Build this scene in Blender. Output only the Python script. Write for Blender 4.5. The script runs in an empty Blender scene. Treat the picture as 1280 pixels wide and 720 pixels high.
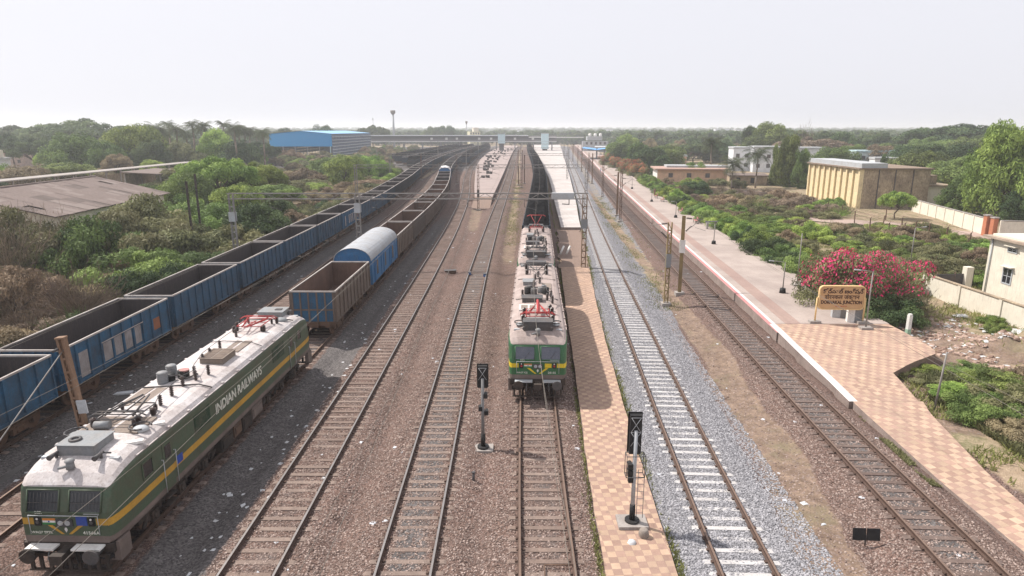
import bpy, math, random
import numpy as np
from mathutils import Vector, Matrix
R = math.radians
rnd = random.Random(7)
scene = bpy.context.scene
COL = scene.collection

# ------------------------------------------------------------------ camera, light, exposure
CAM_H, F, PITCH = 13.5, 816.0, 13.57
cd = bpy.data.cameras.new('camera'); cam = bpy.data.objects.new('camera', cd); COL.objects.link(cam)
cam.location = (0, 0, CAM_H); cam.rotation_euler = (R(90 - PITCH), 0, 0)
cd.sensor_width = 36; cd.lens = 36 * F / 1280; cd.clip_end = 20000; cd.clip_start = 0.1
scene.camera = cam
SUN_EL = 52
HAZE = 0.00042
sv = Vector((-0.88 * math.cos(R(SUN_EL)), 0.475 * math.cos(R(SUN_EL)), math.sin(R(SUN_EL))))
w = bpy.data.worlds.new('World'); scene.world = w; w.use_nodes = True
nt = w.node_tree; nt.nodes.clear()
wo = nt.nodes.new('ShaderNodeOutputWorld'); bg = nt.nodes.new('ShaderNodeBackground')
sky = nt.nodes.new('ShaderNodeTexSky'); sky.sky_type = 'NISHITA'; sky.sun_disc = False
sky.sun_elevation = R(SUN_EL); sky.sun_rotation = math.atan2(-0.88, 0.475)
sky.air_density = 1.0; sky.dust_density = 4.0; sky.ozone_density = 1.5
hs = nt.nodes.new('ShaderNodeHueSaturation'); hs.inputs['Saturation'].default_value = 0.22
tn = nt.nodes.new('ShaderNodeMixRGB'); tn.blend_type = 'MULTIPLY'; tn.inputs[0].default_value = 1; tn.inputs[2].default_value = (1.0, 0.985, 1.03, 1)
hzm = nt.nodes.new('ShaderNodeMixRGB'); hzm.inputs[0].default_value = .90; hzm.inputs[2].default_value = (3.95, 3.97, 4.28, 1)   # thin even veil of dusty air over the blue
nt.links.new(sky.outputs[0], hs.inputs['Color']); nt.links.new(hs.outputs[0], tn.inputs[1]); nt.links.new(tn.outputs[0], hzm.inputs[1]); nt.links.new(hzm.outputs[0], bg.inputs[0])
bg.inputs[1].default_value = 0.15
nt.links.new(bg.outputs[0], wo.inputs[0])
sd = bpy.data.lights.new('sun', 'SUN'); sd.energy = 4.1; sd.angle = R(0.9); sd.color = (1, 0.945, 0.87)
so = bpy.data.objects.new('sun', sd); COL.objects.link(so); so.rotation_euler = (-sv).to_track_quat('-Z', 'Y').to_euler()
scene.view_settings.view_transform = 'Standard'; scene.view_settings.look = 'None'
scene.view_settings.gamma = 1; scene.view_settings.exposure = 0.55
try: scene.view_settings.use_curve_mapping = False
except Exception: pass
scene.render.engine = 'CYCLES'
scene.cycles.max_bounces = 5; scene.cycles.diffuse_bounces = 2; scene.cycles.glossy_bounces = 2
scene.cycles.volume_bounces = 1; scene.cycles.transparent_max_bounces = 4
scene.cycles.use_denoising = True
scene.cycles.sample_clamp_indirect = 4
try: scene.cycles.volume_step_rate = 4
except Exception: pass

# ------------------------------------------------------------------ helpers
def G(px, py, z=0.0):
    """photo pixel -> world point on the plane at height z"""
    a = R(PITCH) + math.atan((py - 360) / F)
    g = (CAM_H - z) / math.tan(a)
    zc = g * math.cos(R(PITCH)) + (CAM_H - z) * math.sin(R(PITCH))
    return ((px - 640) / F * zc, g, z)
def PX(px, g, z=0.0):
    """world x seen at pixel column px at ground distance g, height z"""
    return (px - 640) / F * (g * math.cos(R(PITCH)) + (CAM_H - z) * math.sin(R(PITCH)))

class MB:
    def __init__(s): s.v = []; s.f = []; s.m = []; s.sm = []
    def face(s, pts, m=0, sm=False):
        n = len(s.v); s.v += [tuple(p) for p in pts]; s.f.append(tuple(range(n, n + len(pts)))); s.m.append(m); s.sm.append(sm)
    def box(s, c, d, m=0, rz=0, rx=0, ry=0):
        x, y, z = d[0] / 2, d[1] / 2, d[2] / 2
        P = [Vector((a * x, b * y, e * z)) for a in (-1, 1) for b in (-1, 1) for e in (-1, 1)]
        if rz or rx or ry:
            M = Matrix.Rotation(rz, 3, 'Z') @ Matrix.Rotation(ry, 3, 'Y') @ Matrix.Rotation(rx, 3, 'X')
            P = [M @ p for p in P]
        c = Vector(c); n = len(s.v); s.v += [tuple(p + c) for p in P]
        for q in ((0, 1, 3, 2), (4, 6, 7, 5), (0, 4, 5, 1), (2, 3, 7, 6), (0, 2, 6, 4), (1, 5, 7, 3)):
            s.f.append(tuple(n + i for i in q)); s.m.append(m); s.sm.append(False)
        return s
    def b2(s, x0, x1, y0, y1, z0, z1, m=0):
        return s.box(((x0 + x1) / 2, (y0 + y1) / 2, (z0 + z1) / 2), (x1 - x0, y1 - y0, z1 - z0), m)
    def cyl(s, p0, p1, r0, r1=None, n=10, m=0, caps=True, sm=True):
        r1 = r0 if r1 is None else r1
        p0 = Vector(p0); p1 = Vector(p1); d = (p1 - p0)
        if d.length < 1e-6: return s
        d.normalize(); a = d.orthogonal().normalized(); b = d.cross(a); k = len(s.v)
        for p, r in ((p0, r0), (p1, r1)):
            for i in range(n):
                t = 2 * math.pi * i / n; s.v.append(tuple(p + a * (r * math.cos(t)) + b * (r * math.sin(t))))
        for i in range(n):
            j = (i + 1) % n; s.f.append((k + i, k + j, k + n + j, k + n + i)); s.m.append(m); s.sm.append(sm)
        if caps:
            s.f.append(tuple(k + i for i in range(n))[::-1]); s.m.append(m); s.sm.append(False)
            s.f.append(tuple(k + n + i for i in range(n))); s.m.append(m); s.sm.append(False)
        return s
    def path(s, pts, r, n=6, m=0):
        for a, b in zip(pts, pts[1:]): s.cyl(a, b, r, r, n, m)
        return s
    def lathe(s, c, prof, n=12, m=0):
        k = len(s.v)
        for (r, z) in prof:
            for i in range(n):
                t = 2 * math.pi * i / n; s.v.append((c[0] + r * math.cos(t), c[1] + r * math.sin(t), c[2] + z))
        for q in range(len(prof) - 1):
            for i in range(n):
                j = (i + 1) % n; a = k + q * n; s.f.append((a + i, a + j, a + n + j, a + n + i)); s.m.append(m); s.sm.append(True)
        return s
    def dome(s, c, rx, ry, rz, m=0, n=10, k=5):
        prof = [(math.cos(R(90 * i / k)), math.sin(R(90 * i / k))) for i in range(k + 1)]
        st = len(s.v); s.lathe((0, 0, 0), [(max(a, .001), b) for a, b in prof], n, m)
        for i in range(st, len(s.v)):
            x, y, z = s.v[i]; s.v[i] = (c[0] + x * rx, c[1] + y * ry, c[2] + z * rz)
        return s
    def build(s, name, mats, parent=None):
        me = bpy.data.meshes.new(name)
        me.from_pydata(s.v, [], s.f)
        if not isinstance(mats, (list, tuple)): mats = [mats]
        for m in mats: me.materials.append(m)
        me.polygons.foreach_set('material_index', s.m); me.polygons.foreach_set('use_smooth', s.sm)
        me.update()
        o = bpy.data.objects.new(name, me); COL.objects.link(o)
        if parent: o.parent = parent
        return o

def raw(name, V, Fq, mats, parent=None, smooth=False):
    """fast mesh of quads from numpy"""
    me = bpy.data.meshes.new(name); V = np.asarray(V, dtype=np.float32); Fq = np.asarray(Fq, dtype=np.int32)
    me.vertices.add(len(V)); me.vertices.foreach_set('co', V.ravel())
    me.loops.add(Fq.size); me.loops.foreach_set('vertex_index', Fq.ravel())
    me.polygons.add(len(Fq)); k = Fq.shape[1]
    me.polygons.foreach_set('loop_start', np.arange(0, Fq.size, k, dtype=np.int32))
    me.polygons.foreach_set('use_smooth', np.full(len(Fq), smooth))
    me.update(calc_edges=True)
    if not isinstance(mats, (list, tuple)): mats = [mats]
    for m in mats: me.materials.append(m)
    o = bpy.data.objects.new(name, me); COL.objects.link(o)
    if parent: o.parent = parent
    return o

def tag(o, label=None, cat=None, group=None, kind=None):
    if label: o['label'] = label
    if cat: o['category'] = cat
    if group: o['group'] = group
    if kind: o['kind'] = kind
    return o
def empty(name, loc=(0, 0, 0), rz=0, label=None, cat=None, group=None):
    o = bpy.data.objects.new(name, None); COL.objects.link(o); o.location = loc; o.rotation_euler = (0, 0, rz); o.empty_display_size = .3
    return tag(o, label, cat, group)
KIDS = {}
def copy_tree(o, parent=None):
    c = o.copy(); COL.objects.link(c)
    if parent: c.parent = parent
    for ch in list(o.children): copy_tree(ch, c)
    return c
ORD = ['first', 'second', 'third', 'fourth', 'fifth', 'sixth', 'seventh', 'eighth', 'ninth', 'tenth', 'eleventh', 'twelfth', 'thirteenth', 'fourteenth',
       'fifteenth', 'sixteenth', 'seventeenth', 'eighteenth', 'nineteenth']
TENS = {2: 'twenty', 3: 'thirty', 4: 'forty', 5: 'fifty', 6: 'sixty', 7: 'seventy', 8: 'eighty', 9: 'ninety'}
def ordw(i):
    n = i + 1
    if n == 100: return 'hundredth'
    if n < 20: return ORD[n - 1]
    t, u = divmod(n, 10)
    return (TENS[t][:-1] + 'ieth') if u == 0 else TENS[t] + '-' + ORD[u - 1]

# ------------------------------------------------------------------ materials
def nodes(m):
    m.use_nodes = True; nt = m.node_tree; return nt, nt.nodes.get('Principled BSDF')
def N(nt, t, **kw):
    n = nt.nodes.new(t)
    for k, v in kw.items():
        if k in n.inputs.keys() if hasattr(n.inputs, 'keys') else False: n.inputs[k].default_value = v
        else: setattr(n, k, v)
    return n
def ramp(nt, src, stops, interp='LINEAR'):
    r = nt.nodes.new('ShaderNodeValToRGB'); r.color_ramp.interpolation = interp
    e = r.color_ramp.elements
    while len(e) < len(stops): e.new(0.5)
    for i, (p, c) in enumerate(stops):
        e[i].position = p; e[i].color = (c, c, c, 1) if isinstance(c, (int, float)) else (*c, 1)
    nt.links.new(src, r.inputs[0]); return r.outputs[0]
def mix(nt, f, a, b, mode='MIX'):
    n = nt.nodes.new('ShaderNodeMixRGB'); n.blend_type = mode
    for i, x in enumerate((f, a, b)):
        if isinstance(x, bpy.types.NodeSocket): nt.links.new(x, n.inputs[i])
        elif isinstance(x, (int, float)): n.inputs[i].default_value = x if i == 0 else (x, x, x, 1)
        else: n.inputs[i].default_value = (*x, 1)
    return n.outputs[0]
def noise(nt, vec, scale, detail=4, rough=.6):
    n = nt.nodes.new('ShaderNodeTexNoise'); n.inputs['Scale'].default_value = scale; n.inputs['Detail'].default_value = detail; n.inputs['Roughness'].default_value = rough
    if vec is not None: nt.links.new(vec, n.inputs['Vector'])
    return n.outputs[0]
def mapping(nt, vec, scale=(1, 1, 1), rot=(0, 0, 0), loc=(0, 0, 0)):
    n = nt.nodes.new('ShaderNodeMapping'); n.inputs['Scale'].default_value = scale; n.inputs['Rotation'].default_value = rot; n.inputs['Location'].default_value = loc
    nt.links.new(vec, n.inputs[0]); return n.outputs[0]
def math_(nt, op, a, b=0.0, clamp=False):
    n = nt.nodes.new('ShaderNodeMath'); n.operation = op; n.use_clamp = clamp
    for i, x in enumerate((a, b)):
        if isinstance(x, bpy.types.NodeSocket): nt.links.new(x, n.inputs[i])
        else: n.inputs[i].default_value = x
    return n.outputs[0]
def objvec(nt):
    """object coordinates shifted by a per-object random amount"""
    tc = nt.nodes.new('ShaderNodeTexCoord'); oi = nt.nodes.new('ShaderNodeObjectInfo')
    s = math_(nt, 'MULTIPLY', oi.outputs['Random'], 37.0)
    a = nt.nodes.new('ShaderNodeVectorMath'); a.operation = 'ADD'; nt.links.new(tc.outputs['Object'], a.inputs[0]); nt.links.new(s, a.inputs[1])
    return a.outputs[0], oi.outputs['Random']
MATS = {}
def mk(name, col, rough=.75, dirt=(.22, .17, .13), amt=.35, scale=1.5, fine=12, var=.18, streak=0, metal=0, bump=0, alt=None, spec=.3, dark=None):
    if name in MATS: return MATS[name]
    m = bpy.data.materials.new(name); nt, b = nodes(m)
    vec, rn = objvec(nt)
    base = col
    if alt: base = mix(nt, ramp(nt, rn, [(.3, 0.0), (.7, 1.0)]), col, alt)
    n1 = noise(nt, vec, scale, 5, .65)
    c = mix(nt, ramp(nt, n1, [(.5 - amt * .3, 0.0), (.5 + .35, min(1, amt * 2.2))]), base, dirt)
    if streak:
        v2 = mapping(nt, vec, (6, 6, .5))
        n3 = noise(nt, v2, 2.2, 4, .7)
        c = mix(nt, ramp(nt, n3, [(.5, 0.0), (.72, streak)]), c, dark or tuple(x * .5 for x in dirt))
    n2 = noise(nt, vec, fine, 3, .7)
    c = mix(nt, 1.0, c, ramp(nt, n2, [(.25, 1 - var), (.75, 1 + var)]), 'MULTIPLY')
    nt.links.new(c, b.inputs['Base Color'])
    b.inputs['Roughness'].default_value = rough; b.inputs['Metallic'].default_value = metal
    b.inputs['Specular IOR Level'].default_value = spec
    if bump:
        bp = nt.nodes.new('ShaderNodeBump'); bp.inputs['Strength'].default_value = bump; bp.inputs['Distance'].default_value = .02
        nt.links.new(n2, bp.inputs['Height']); nt.links.new(bp.outputs[0], b.inputs['Normal'])
    MATS[name] = m; return m

M_green = mk('loco_green', (.068, .105, .066), .5, dirt=(.085, .08, .055), amt=.45, streak=.55, dark=(.10, .085, .06), spec=.4)
M_green2 = mk('loco_bright_green', (.03, .14, .055), .45, dirt=(.07, .11, .06), amt=.4, streak=.5, dark=(.09, .08, .05), spec=.4)
M_yellow = mk('loco_yellow', (.52, .29, .04), .5, dirt=(.25, .16, .06), amt=.3, spec=.4)
M_yellow2 = mk('loco_bright_yellow', (.68, .50, .03), .5, dirt=(.35, .24, .05), amt=.2)
M_skirt = mk('loco_skirt', (.20, .155, .135), .8, dirt=(.10, .08, .07), amt=.5)
M_roofw = mk('loco_roof_white', (.60, .565, .56), .75, dirt=(.27, .205, .18), amt=.52, streak=.5, dark=(.17, .13, .11), scale=.8, fine=7, var=.14)
M_roofp = mk('loco_roof_dusty', (.43, .355, .33), .85, dirt=(.22, .165, .145), amt=.65, streak=.35, dark=(.12, .10, .09), scale=.9, fine=7, var=.12)
M_under = mk('underframe_black', (.035, .03, .027), .75, dirt=(.10, .07, .055), amt=.5, fine=6)
M_rust = mk('rusty_steel', (.16, .095, .065), .85, dirt=(.07, .05, .04), amt=.5)
M_black = mk('black_paint', (.015, .015, .016), .6, dirt=(.05, .045, .04), amt=.3)
M_dgrey = mk('dark_grey_metal', (.07, .07, .075), .6, dirt=(.14, .11, .09), amt=.4)
M_grey = mk('grey_metal', (.22, .23, .24), .6, dirt=(.22, .18, .15), amt=.35)
M_lgrey = mk('pale_grey_paint', (.42, .44, .46), .6, dirt=(.30, .26, .22), amt=.3)
M_red = mk('red_paint', (.40, .045, .045), .6, dirt=(.25, .06, .05), amt=.3)
M_insul = mk('insulator_brown', (.045, .025, .02), .3, dirt=(.1, .07, .05), amt=.2, spec=.5)
M_white = mk('white_paint', (.74, .72, .69), .7, dirt=(.45, .40, .35), amt=.3)
M_mesh = mk('roof_mesh_panel', (.25, .205, .175), .9, dirt=(.16, .12, .1), amt=.4, fine=30, var=.3)
M_lett = mk('lettering_white', (.66, .66, .58), .6, dirt=(.4, .4, .35), amt=.25)
M_blueplate = mk('blue_plate', (.03, .07, .32), .5, dirt=(.08, .1, .2), amt=.3)
M_orange = mk('saffron', (.6, .22, .05), .6, amt=.2)
M_fgreen = mk('flag_green', (.03, .22, .06), .6, amt=.2)
M_wblue = mk('wagon_blue', (.04, .095, .16), .75, dirt=(.045, .05, .06), amt=.5, streak=.5, dark=(.09, .065, .05), alt=(.03, .13, .25), fine=9, scale=.8)
M_wrust = mk('wagon_rust', (.185, .14, .115), .9, dirt=(.12, .09, .075), amt=.5, streak=.4, dark=(.06, .05, .045), alt=(.14, .115, .10))
M_wdark = mk('wagon_grime', (.055, .058, .066), .85, dirt=(.03, .03, .032), amt=.5, streak=.4, dark=(.09, .075, .065), alt=(.035, .06, .09))
M_winner = mk('wagon_inside', (.062, .052, .054), .95, dirt=(.05, .043, .042), amt=.6, streak=.5, dark=(.13, .10, .085), scale=.7)
M_winner2 = mk('wagon_inside_rusty', (.17, .105, .08), .95, dirt=(.08, .055, .045), amt=.5, streak=.5, dark=(.05, .04, .035), scale=.7)
M_rim = mk('wagon_rim', (.42, .39, .37), .8, dirt=(.24, .19, .16), amt=.45)
M_panel = mk('wagon_pale_panel', (.33, .31, .31), .85, dirt=(.17, .14, .13), amt=.4, streak=.4)
M_coal = mk('coal', (.009, .009, .010), 1.0, dirt=(.02, .02, .022), amt=.3, fine=8, var=.5, bump=1.0, spec=.03)
M_vblue = mk('van_blue', (.03, .15, .34), .65, dirt=(.07, .13, .2), amt=.35, streak=.4, dark=(.09, .08, .08))
M_vroof = mk('van_roof', (.36, .38, .41), .8, dirt=(.29, .27, .26), amt=.45, streak=.2)
M_rail = mk('rail_side_rust', (.085, .052, .04), .8, dirt=(.08, .055, .045), amt=.4, fine=5)
M_railtop = mk('rail_head_polished', (.30, .28, .27), .4, dirt=(.25, .2, .17), amt=.3, metal=.7)
M_railtop2 = mk('rail_head_brown', (.19, .13, .10), .55, dirt=(.2, .13, .1), amt=.3, metal=.3)
M_slp = mk('sleeper_concrete', (.25, .19, .16), .95, dirt=(.14, .105, .09), amt=.55, fine=14, var=.25, alt=(.20, .145, .12), bump=.4)
M_slpd = mk('sleeper_grimy', (.175, .13, .112), .95, dirt=(.10, .072, .062), amt=.7, fine=10, var=.3, alt=(.14, .10, .085), bump=.5)
M_slpn = mk('sleeper_concrete_new', (.47, .455, .45), .95, dirt=(.33, .30, .28), amt=.35, fine=14, var=.15, bump=.3)
M_conc = mk('concrete', (.34, .31, .29), .9, dirt=(.2, .17, .15), amt=.4, streak=.2, bump=.3)
M_cwhite = mk('cream_wall', (.70, .65, .55), .9, dirt=(.52, .45, .36), amt=.25, streak=.3, dark=(.16, .14, .12), fine=6, var=.08)
M_yglow = mk('yellow_wall', (.76, .62, .38), .9, dirt=(.52, .40, .25), amt=.28, streak=.75, dark=(.13, .10, .08), fine=6, var=.1)
M_stain = mk('stained_wall', (.46, .36, .25), .95, dirt=(.15, .115, .095), amt=.55, streak=.9, dark=(.06, .05, .042), fine=3, var=.3, scale=.45)
M_glass = mk('dark_glass', (.02, .022, .026), .15, dirt=(.05, .05, .05), amt=.2, spec=.6)
M_glass2 = mk('windscreen_glass', (.06, .07, .10), .12, dirt=(.13, .13, .16), amt=.35, spec=.7)
M_steelgalv = mk('galvanised_steel', (.26, .25, .24), .6, dirt=(.17, .13, .1), amt=.4)
M_mastrust = mk('mast_rust', (.24, .155, .095), .85, dirt=(.11, .075, .055), amt=.5)
M_masttan = mk('mast_tan', (.22, .14, .095), .85, dirt=(.20, .12, .075), amt=.45)
M_mastyel = mk('mast_yellow', (.30, .22, .10), .85, dirt=(.14, .10, .07), amt=.5)
M_wire = mk('overhead_wire_metal', (.16, .14, .12), .6, amt=.1)
M_bluesheet = mk('blue_sheet', (.012, .28, .62), .5, dirt=(.04, .2, .5), amt=.15, fine=3, var=.05)
M_blueroof = mk('blue_roof_pale', (.20, .42, .66), .5, dirt=(.25, .4, .55), amt=.2, fine=3, var=.05)
M_louv = mk('louvre_slate', (.10, .13, .19), .6, amt=.2)
M_louvp = mk('louvre_pale', (.42, .46, .52), .6, amt=.2)
M_liftblue = mk('pale_blue_panel', (.55, .72, .76), .6, amt=.1)
M_asb = mk('asbestos_roof', (.175, .135, .122), .95, dirt=(.15, .115, .10), amt=.6, streak=.3, scale=.35, fine=3, var=.2, bump=.3)
M_pinkroof = mk('pinkish_roof', (.42, .27, .22), .9, dirt=(.28, .2, .17), amt=.4)
M_signy = mk('sign_yellow', (.54, .34, .18), .7, dirt=(.50, .27, .11), amt=.25, fine=5, var=.06)
M_signe = mk('sign_edge_yellow', (.72, .50, .24), .7, amt=.15)
M_signb = mk('sign_letters_dark', (.05, .02, .015), .7, amt=.1)
M_signr = mk('sign_letters_red', (.42, .09, .05), .7, amt=.1)
M_trunk = mk('bark', (.13, .10, .08), .95, dirt=(.07, .055, .045), amt=.5, fine=8, var=.3, bump=.5)
M_ppl = mk('palm_bark', (.26, .21, .17), .95, dirt=(.14, .11, .09), amt=.5)
M_brick = mk('orange_brick', (.45, .17, .09), .9, dirt=(.3, .13, .08), amt=.3)
M_litter = mk('litter_white', (.52, .52, .52), .8, dirt=(.4, .38, .36), amt=.3, alt=(.5, .52, .56))
M_stone = mk('grey_stone', (.25, .22, .2), .9, amt=.4)
M_pinkp = mk('pink_edge_paint', (.45, .19, .19), .85, dirt=(.4, .26, .23), amt=.4)
M_whitel = mk('white_edge_line', (.60, .56, .54), .85, dirt=(.5, .43, .4), amt=.3)
M_tank = mk('aqua_tank', (.35, .58, .6), .6, amt=.2)

def leaf_mat(name, dark, light, alt=None, trans=.25):
    m = bpy.data.materials.new(name); nt, b = nodes(m)
    at = nt.nodes.new('ShaderNodeAttribute'); at.attribute_name = 'tint'
    oi = nt.nodes.new('ShaderNodeObjectInfo')
    c = mix(nt, at.outputs['Fac'], dark, light)
    hs = nt.nodes.new('ShaderNodeHueSaturation'); nt.links.new(c, hs.inputs['Color'])
    nt.links.new(ramp(nt, oi.outputs['Random'], [(0, .475), (1, .515)]), hs.inputs['Hue'])
    o2 = math_(nt, 'FRACT', math_(nt, 'MULTIPLY', oi.outputs['Random'], 7.31))
    nt.links.new(math_(nt, 'ADD', math_(nt, 'MULTIPLY', o2, .55), .72), hs.inputs['Value'])
    nt.links.new(hs.outputs[0], b.inputs['Base Color']); b.inputs['Roughness'].default_value = .7
    b.inputs['Specular IOR Level'].default_value = .2
    tr = nt.nodes.new('ShaderNodeBsdfTranslucent'); nt.links.new(hs.outputs[0], tr.inputs[0])
    ms = nt.nodes.new('ShaderNodeMixShader'); ms.inputs[0].default_value = trans
    out = nt.nodes.get('Material Output'); nt.links.new(b.outputs[0], ms.inputs[1]); nt.links.new(tr.outputs[0], ms.inputs[2]); nt.links.new(ms.outputs[0], out.inputs[0])
    return m
L_green = leaf_mat('leaf_green', (.07, .11, .035), (.23, .31, .09))
L_bright = leaf_mat('leaf_bright', (.11, .18, .04), (.34, .45, .11))
L_dark = leaf_mat('leaf_dark', (.035, .065, .028), (.11, .165, .06))
L_olive = leaf_mat('leaf_olive', (.09, .10, .045), (.27, .27, .13))
L_dry = leaf_mat('leaf_dry', (.15, .115, .085), (.32, .25, .18))
L_brown = leaf_mat('leaf_brown', (.15, .115, .07), (.36, .29, .18))
L_far = leaf_mat('leaf_far', (.045, .08, .035), (.13, .18, .07))
L_pink = leaf_mat('flower_pink', (.55, .02, .11), (.90, .10, .27))
L_redfl = leaf_mat('flower_red', (.38, .08, .06), (.60, .18, .12))
L_palm = leaf_mat('leaf_palm', (.035, .05, .025), (.10, .125, .055))
L_grass = leaf_mat('leaf_grass', (.12, .14, .045), (.26, .27, .10))
# ------------------------------------------------------------------ track alignments (x of the centre line against distance y)
def smooth_curve(pts):
    ys = np.array([p[0] for p in pts], float); xs = np.array([p[1] for p in pts], float)
    Y = np.arange(-10, 720, 2.0)
    Xs = np.interp(Y, ys, xs)
    # keep the far end going on in its last direction
    sl = (xs[-1] - xs[-2]) / (ys[-1] - ys[-2]); Xs = np.where(Y > ys[-1], xs[-1] + sl * (Y - ys[-1]), Xs)
    k = np.hanning(17); k /= k.sum(); P = np.pad(Xs, 8, mode='reflect', reflect_type='odd'); Xs = np.convolve(P, k, 'valid')
    return lambda y: np.interp(y, Y, Xs)
TR = {
 1: smooth_curve([(-10, -23.3), (112, -23.3), (127, -24.0), (157, -25.3), (200, -28.3), (240, -30), (300, -31), (380, -30), (470, -25), (700, -8)]),
 2: smooth_curve([(-10, -18.43), (55, -18.5), (80, -18.9), (110, -19.3), (157, -20.8), (200, -23.8), (240, -25.9), (300, -27.2), (380, -26.2), (470, -21), (700, -4)]),
 3: smooth_curve([(-10, -13.9), (15, -13.68), (30, -13.38), (45, -13.08), (95, -13.0), (108, -13.25), (122, -13.7), (137, -14.6), (158, -16.3), (176, -17.9), (205, -20), (262, -22.6), (310, -23.2), (376, -22), (470, -17), (700, 0)]),
 4: smooth_curve([(-10, -8.35), (60, -8.3), (90, -8.5), (124, -9.3), (155, -10.8), (188, -12.9), (240, -15.2), (309, -16.6), (400, -16.3), (497, -13.5), (700, 4)]),
 5: smooth_curve([(-10, -3.45), (60, -3.4), (100, -2.8), (150, -1.7), (212, -.7), (317, .8), (450, 3), (700, 12)]),
 6: smooth_curve([(-10, 1.1), (24, 1.12), (39, 1.5), (68, 2.5), (92, 3.6), (117, 4.8), (155, 6.5), (194, 7.8), (260, 9.2), (397, 10.8), (470, 12), (700, 20)]),
 7: smooth_curve([(-10, 6.6), (20, 7.5), (29, 7.98), (38, 8.5), (50, 9.15), (64, 9.95), (81, 11.0), (95, 11.9), (117, 13.5), (150, 15.9), (199, 19.3), (348, 29), (470, 37), (700, 52)]),
 8: smooth_curve([(-10, 13.3), (20, 14.8), (38, 15.6), (50, 16.35), (95, 18.9), (139, 21.6), (172, 24), (274, 31.5), (436, 43), (700, 62)]),
}
def tdir(f, y): 
    d = float(f(y + .5) - f(y - .5)); return math.atan2(-d, 1.0)
RAILH = 0.17
Z0 = -RAILH            # sleeper tops; rail heads lie on z = 0
XR = 0
PXR = smooth_curve([(10, 17.2), (20, 17.15), (32.3, 17.25), (36, 17.35), (54, 18.7), (95, 21.25), (144, 24.6), (172, 26.2), (229, 30.2), (274, 33.7), (436, 45.4), (700, 64)])   # edge of the long right platform
PXB = smooth_curve([(10, 27), (43, 26.4), (70, 27.1), (79, 27.6), (94, 28.3), (115, 29.5), (147, 31.6), (200, 36), (274, 43), (436, 56), (700, 76)])    # its back edge
SPL = smooth_curve([(5, 2.75), (20, 2.9), (33, 3.6), (50, 4.25), (63, 4.9), (88, 6.2), (100, 6.6), (117, 7.1), (155, 8.7), (194, 10), (260, 11.3), (397, 13.0), (700, 22)])
SPR = smooth_curve([(5, 4.9), (20, 5.33), (33, 5.75), (54, 7.05), (63, 7.75), (88, 9.6), (100, 10.2), (117, 11.6), (150, 13.9), (199, 17.3), (348, 27), (470, 35), (700, 50)])
IPL = smooth_curve([(125, -7.0), (134, -7.6), (155, -8.9), (200, -11.1), (240, -13.1), (309, -14.6), (400, -14.3), (497, -11.5), (600, -5)])
IPR = smooth_curve([(125, -4.0), (134, -3.9), (150, -3.6), (212, -2.6), (317, -1.1), (450, 1.1), (600, 6)])

nprng = np.random.default_rng(3)
def vnoise(x, y, s, seed=0):
    """value noise, numpy"""
    x = np.asarray(x, float) / s + seed * 17.3; y = np.asarray(y, float) / s + seed * 9.1
    xi = np.floor(x).astype(int); yi = np.floor(y).astype(int); fx = x - xi; fy = y - yi
    fx = fx * fx * (3 - 2 * fx); fy = fy * fy * (3 - 2 * fy)
    def h(a, b):
        n = (a * 374761393 + b * 668265263 + seed * 1013) & 0x7fffffff
        n = (n ^ (n >> 13)) * 1274126177 & 0x7fffffff
        return ((n ^ (n >> 16)) & 0xffff) / 65535.0
    return (h(xi, yi) * (1 - fx) + h(xi + 1, yi) * fx) * (1 - fy) + (h(xi, yi + 1) * (1 - fx) + h(xi + 1, yi + 1) * fx) * fy
def sstep(a, b, x):
    t = np.clip((x - a) / (b - a), 0, 1); return t * t * (3 - 2 * t)

def ground_z(x, y):
    x = np.asarray(x, float); y = np.asarray(y, float)
    z = np.full(np.broadcast(x, y).shape, -.48)
    z = z + .09 * (vnoise(x, y, 3.1, 1) - .5) + .05 * (vnoise(x, y, .9, 2) - .5)
    for k, f in TR.items():
        d = np.abs(x - f(y)); top, w0, w1 = (-.205, 1.45, 2.6) if k != 7 else (-.195, 1.55, 3.3)
        base = z if k != 7 else z - .12 * sstep(3.4, 1.5, d)
        t = sstep(w0, w1, d); bed = top * (1 - t) + base * t
        z = np.maximum(z, bed + .02 * (vnoise(x, y, .5, 3) - .5))
    # the vegetated sides lie a little lower and roll gently
    side = sstep(-26, -32, x) + sstep(2, 7, x - PXB(y))
    z = z - .25 * np.clip(side, 0, 1) + side * .5 * (vnoise(x, y, 14, 4) - .5)
    # rubble heap beside the compound wall
    z = z + 1.1 * np.exp(-(((x - 33.5) / 3.2) ** 2 + ((y - 40.5) / 2.2) ** 2)) * (.6 + .8 * vnoise(x, y, .7, 8))
    # under the paved strips the ground stays low
    for a, b, y0, y1 in ((SPL, SPR, 0, 700), (PXR, PXB, 31, 700), (IPL, IPR, 125, 600)):
        ins = (x > a(y) + .1) & (x < b(y) - .1) & (y > y0) & (y < y1)
        z = np.where(ins, np.minimum(z, -.5), z)
    ins = (x > 17.3) & (x < 19.9 + .08 * np.clip(y - 24, 0, 99)) & (y < 33)
    z = np.where(ins, np.minimum(z, -.5), z)
    return z

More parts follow.
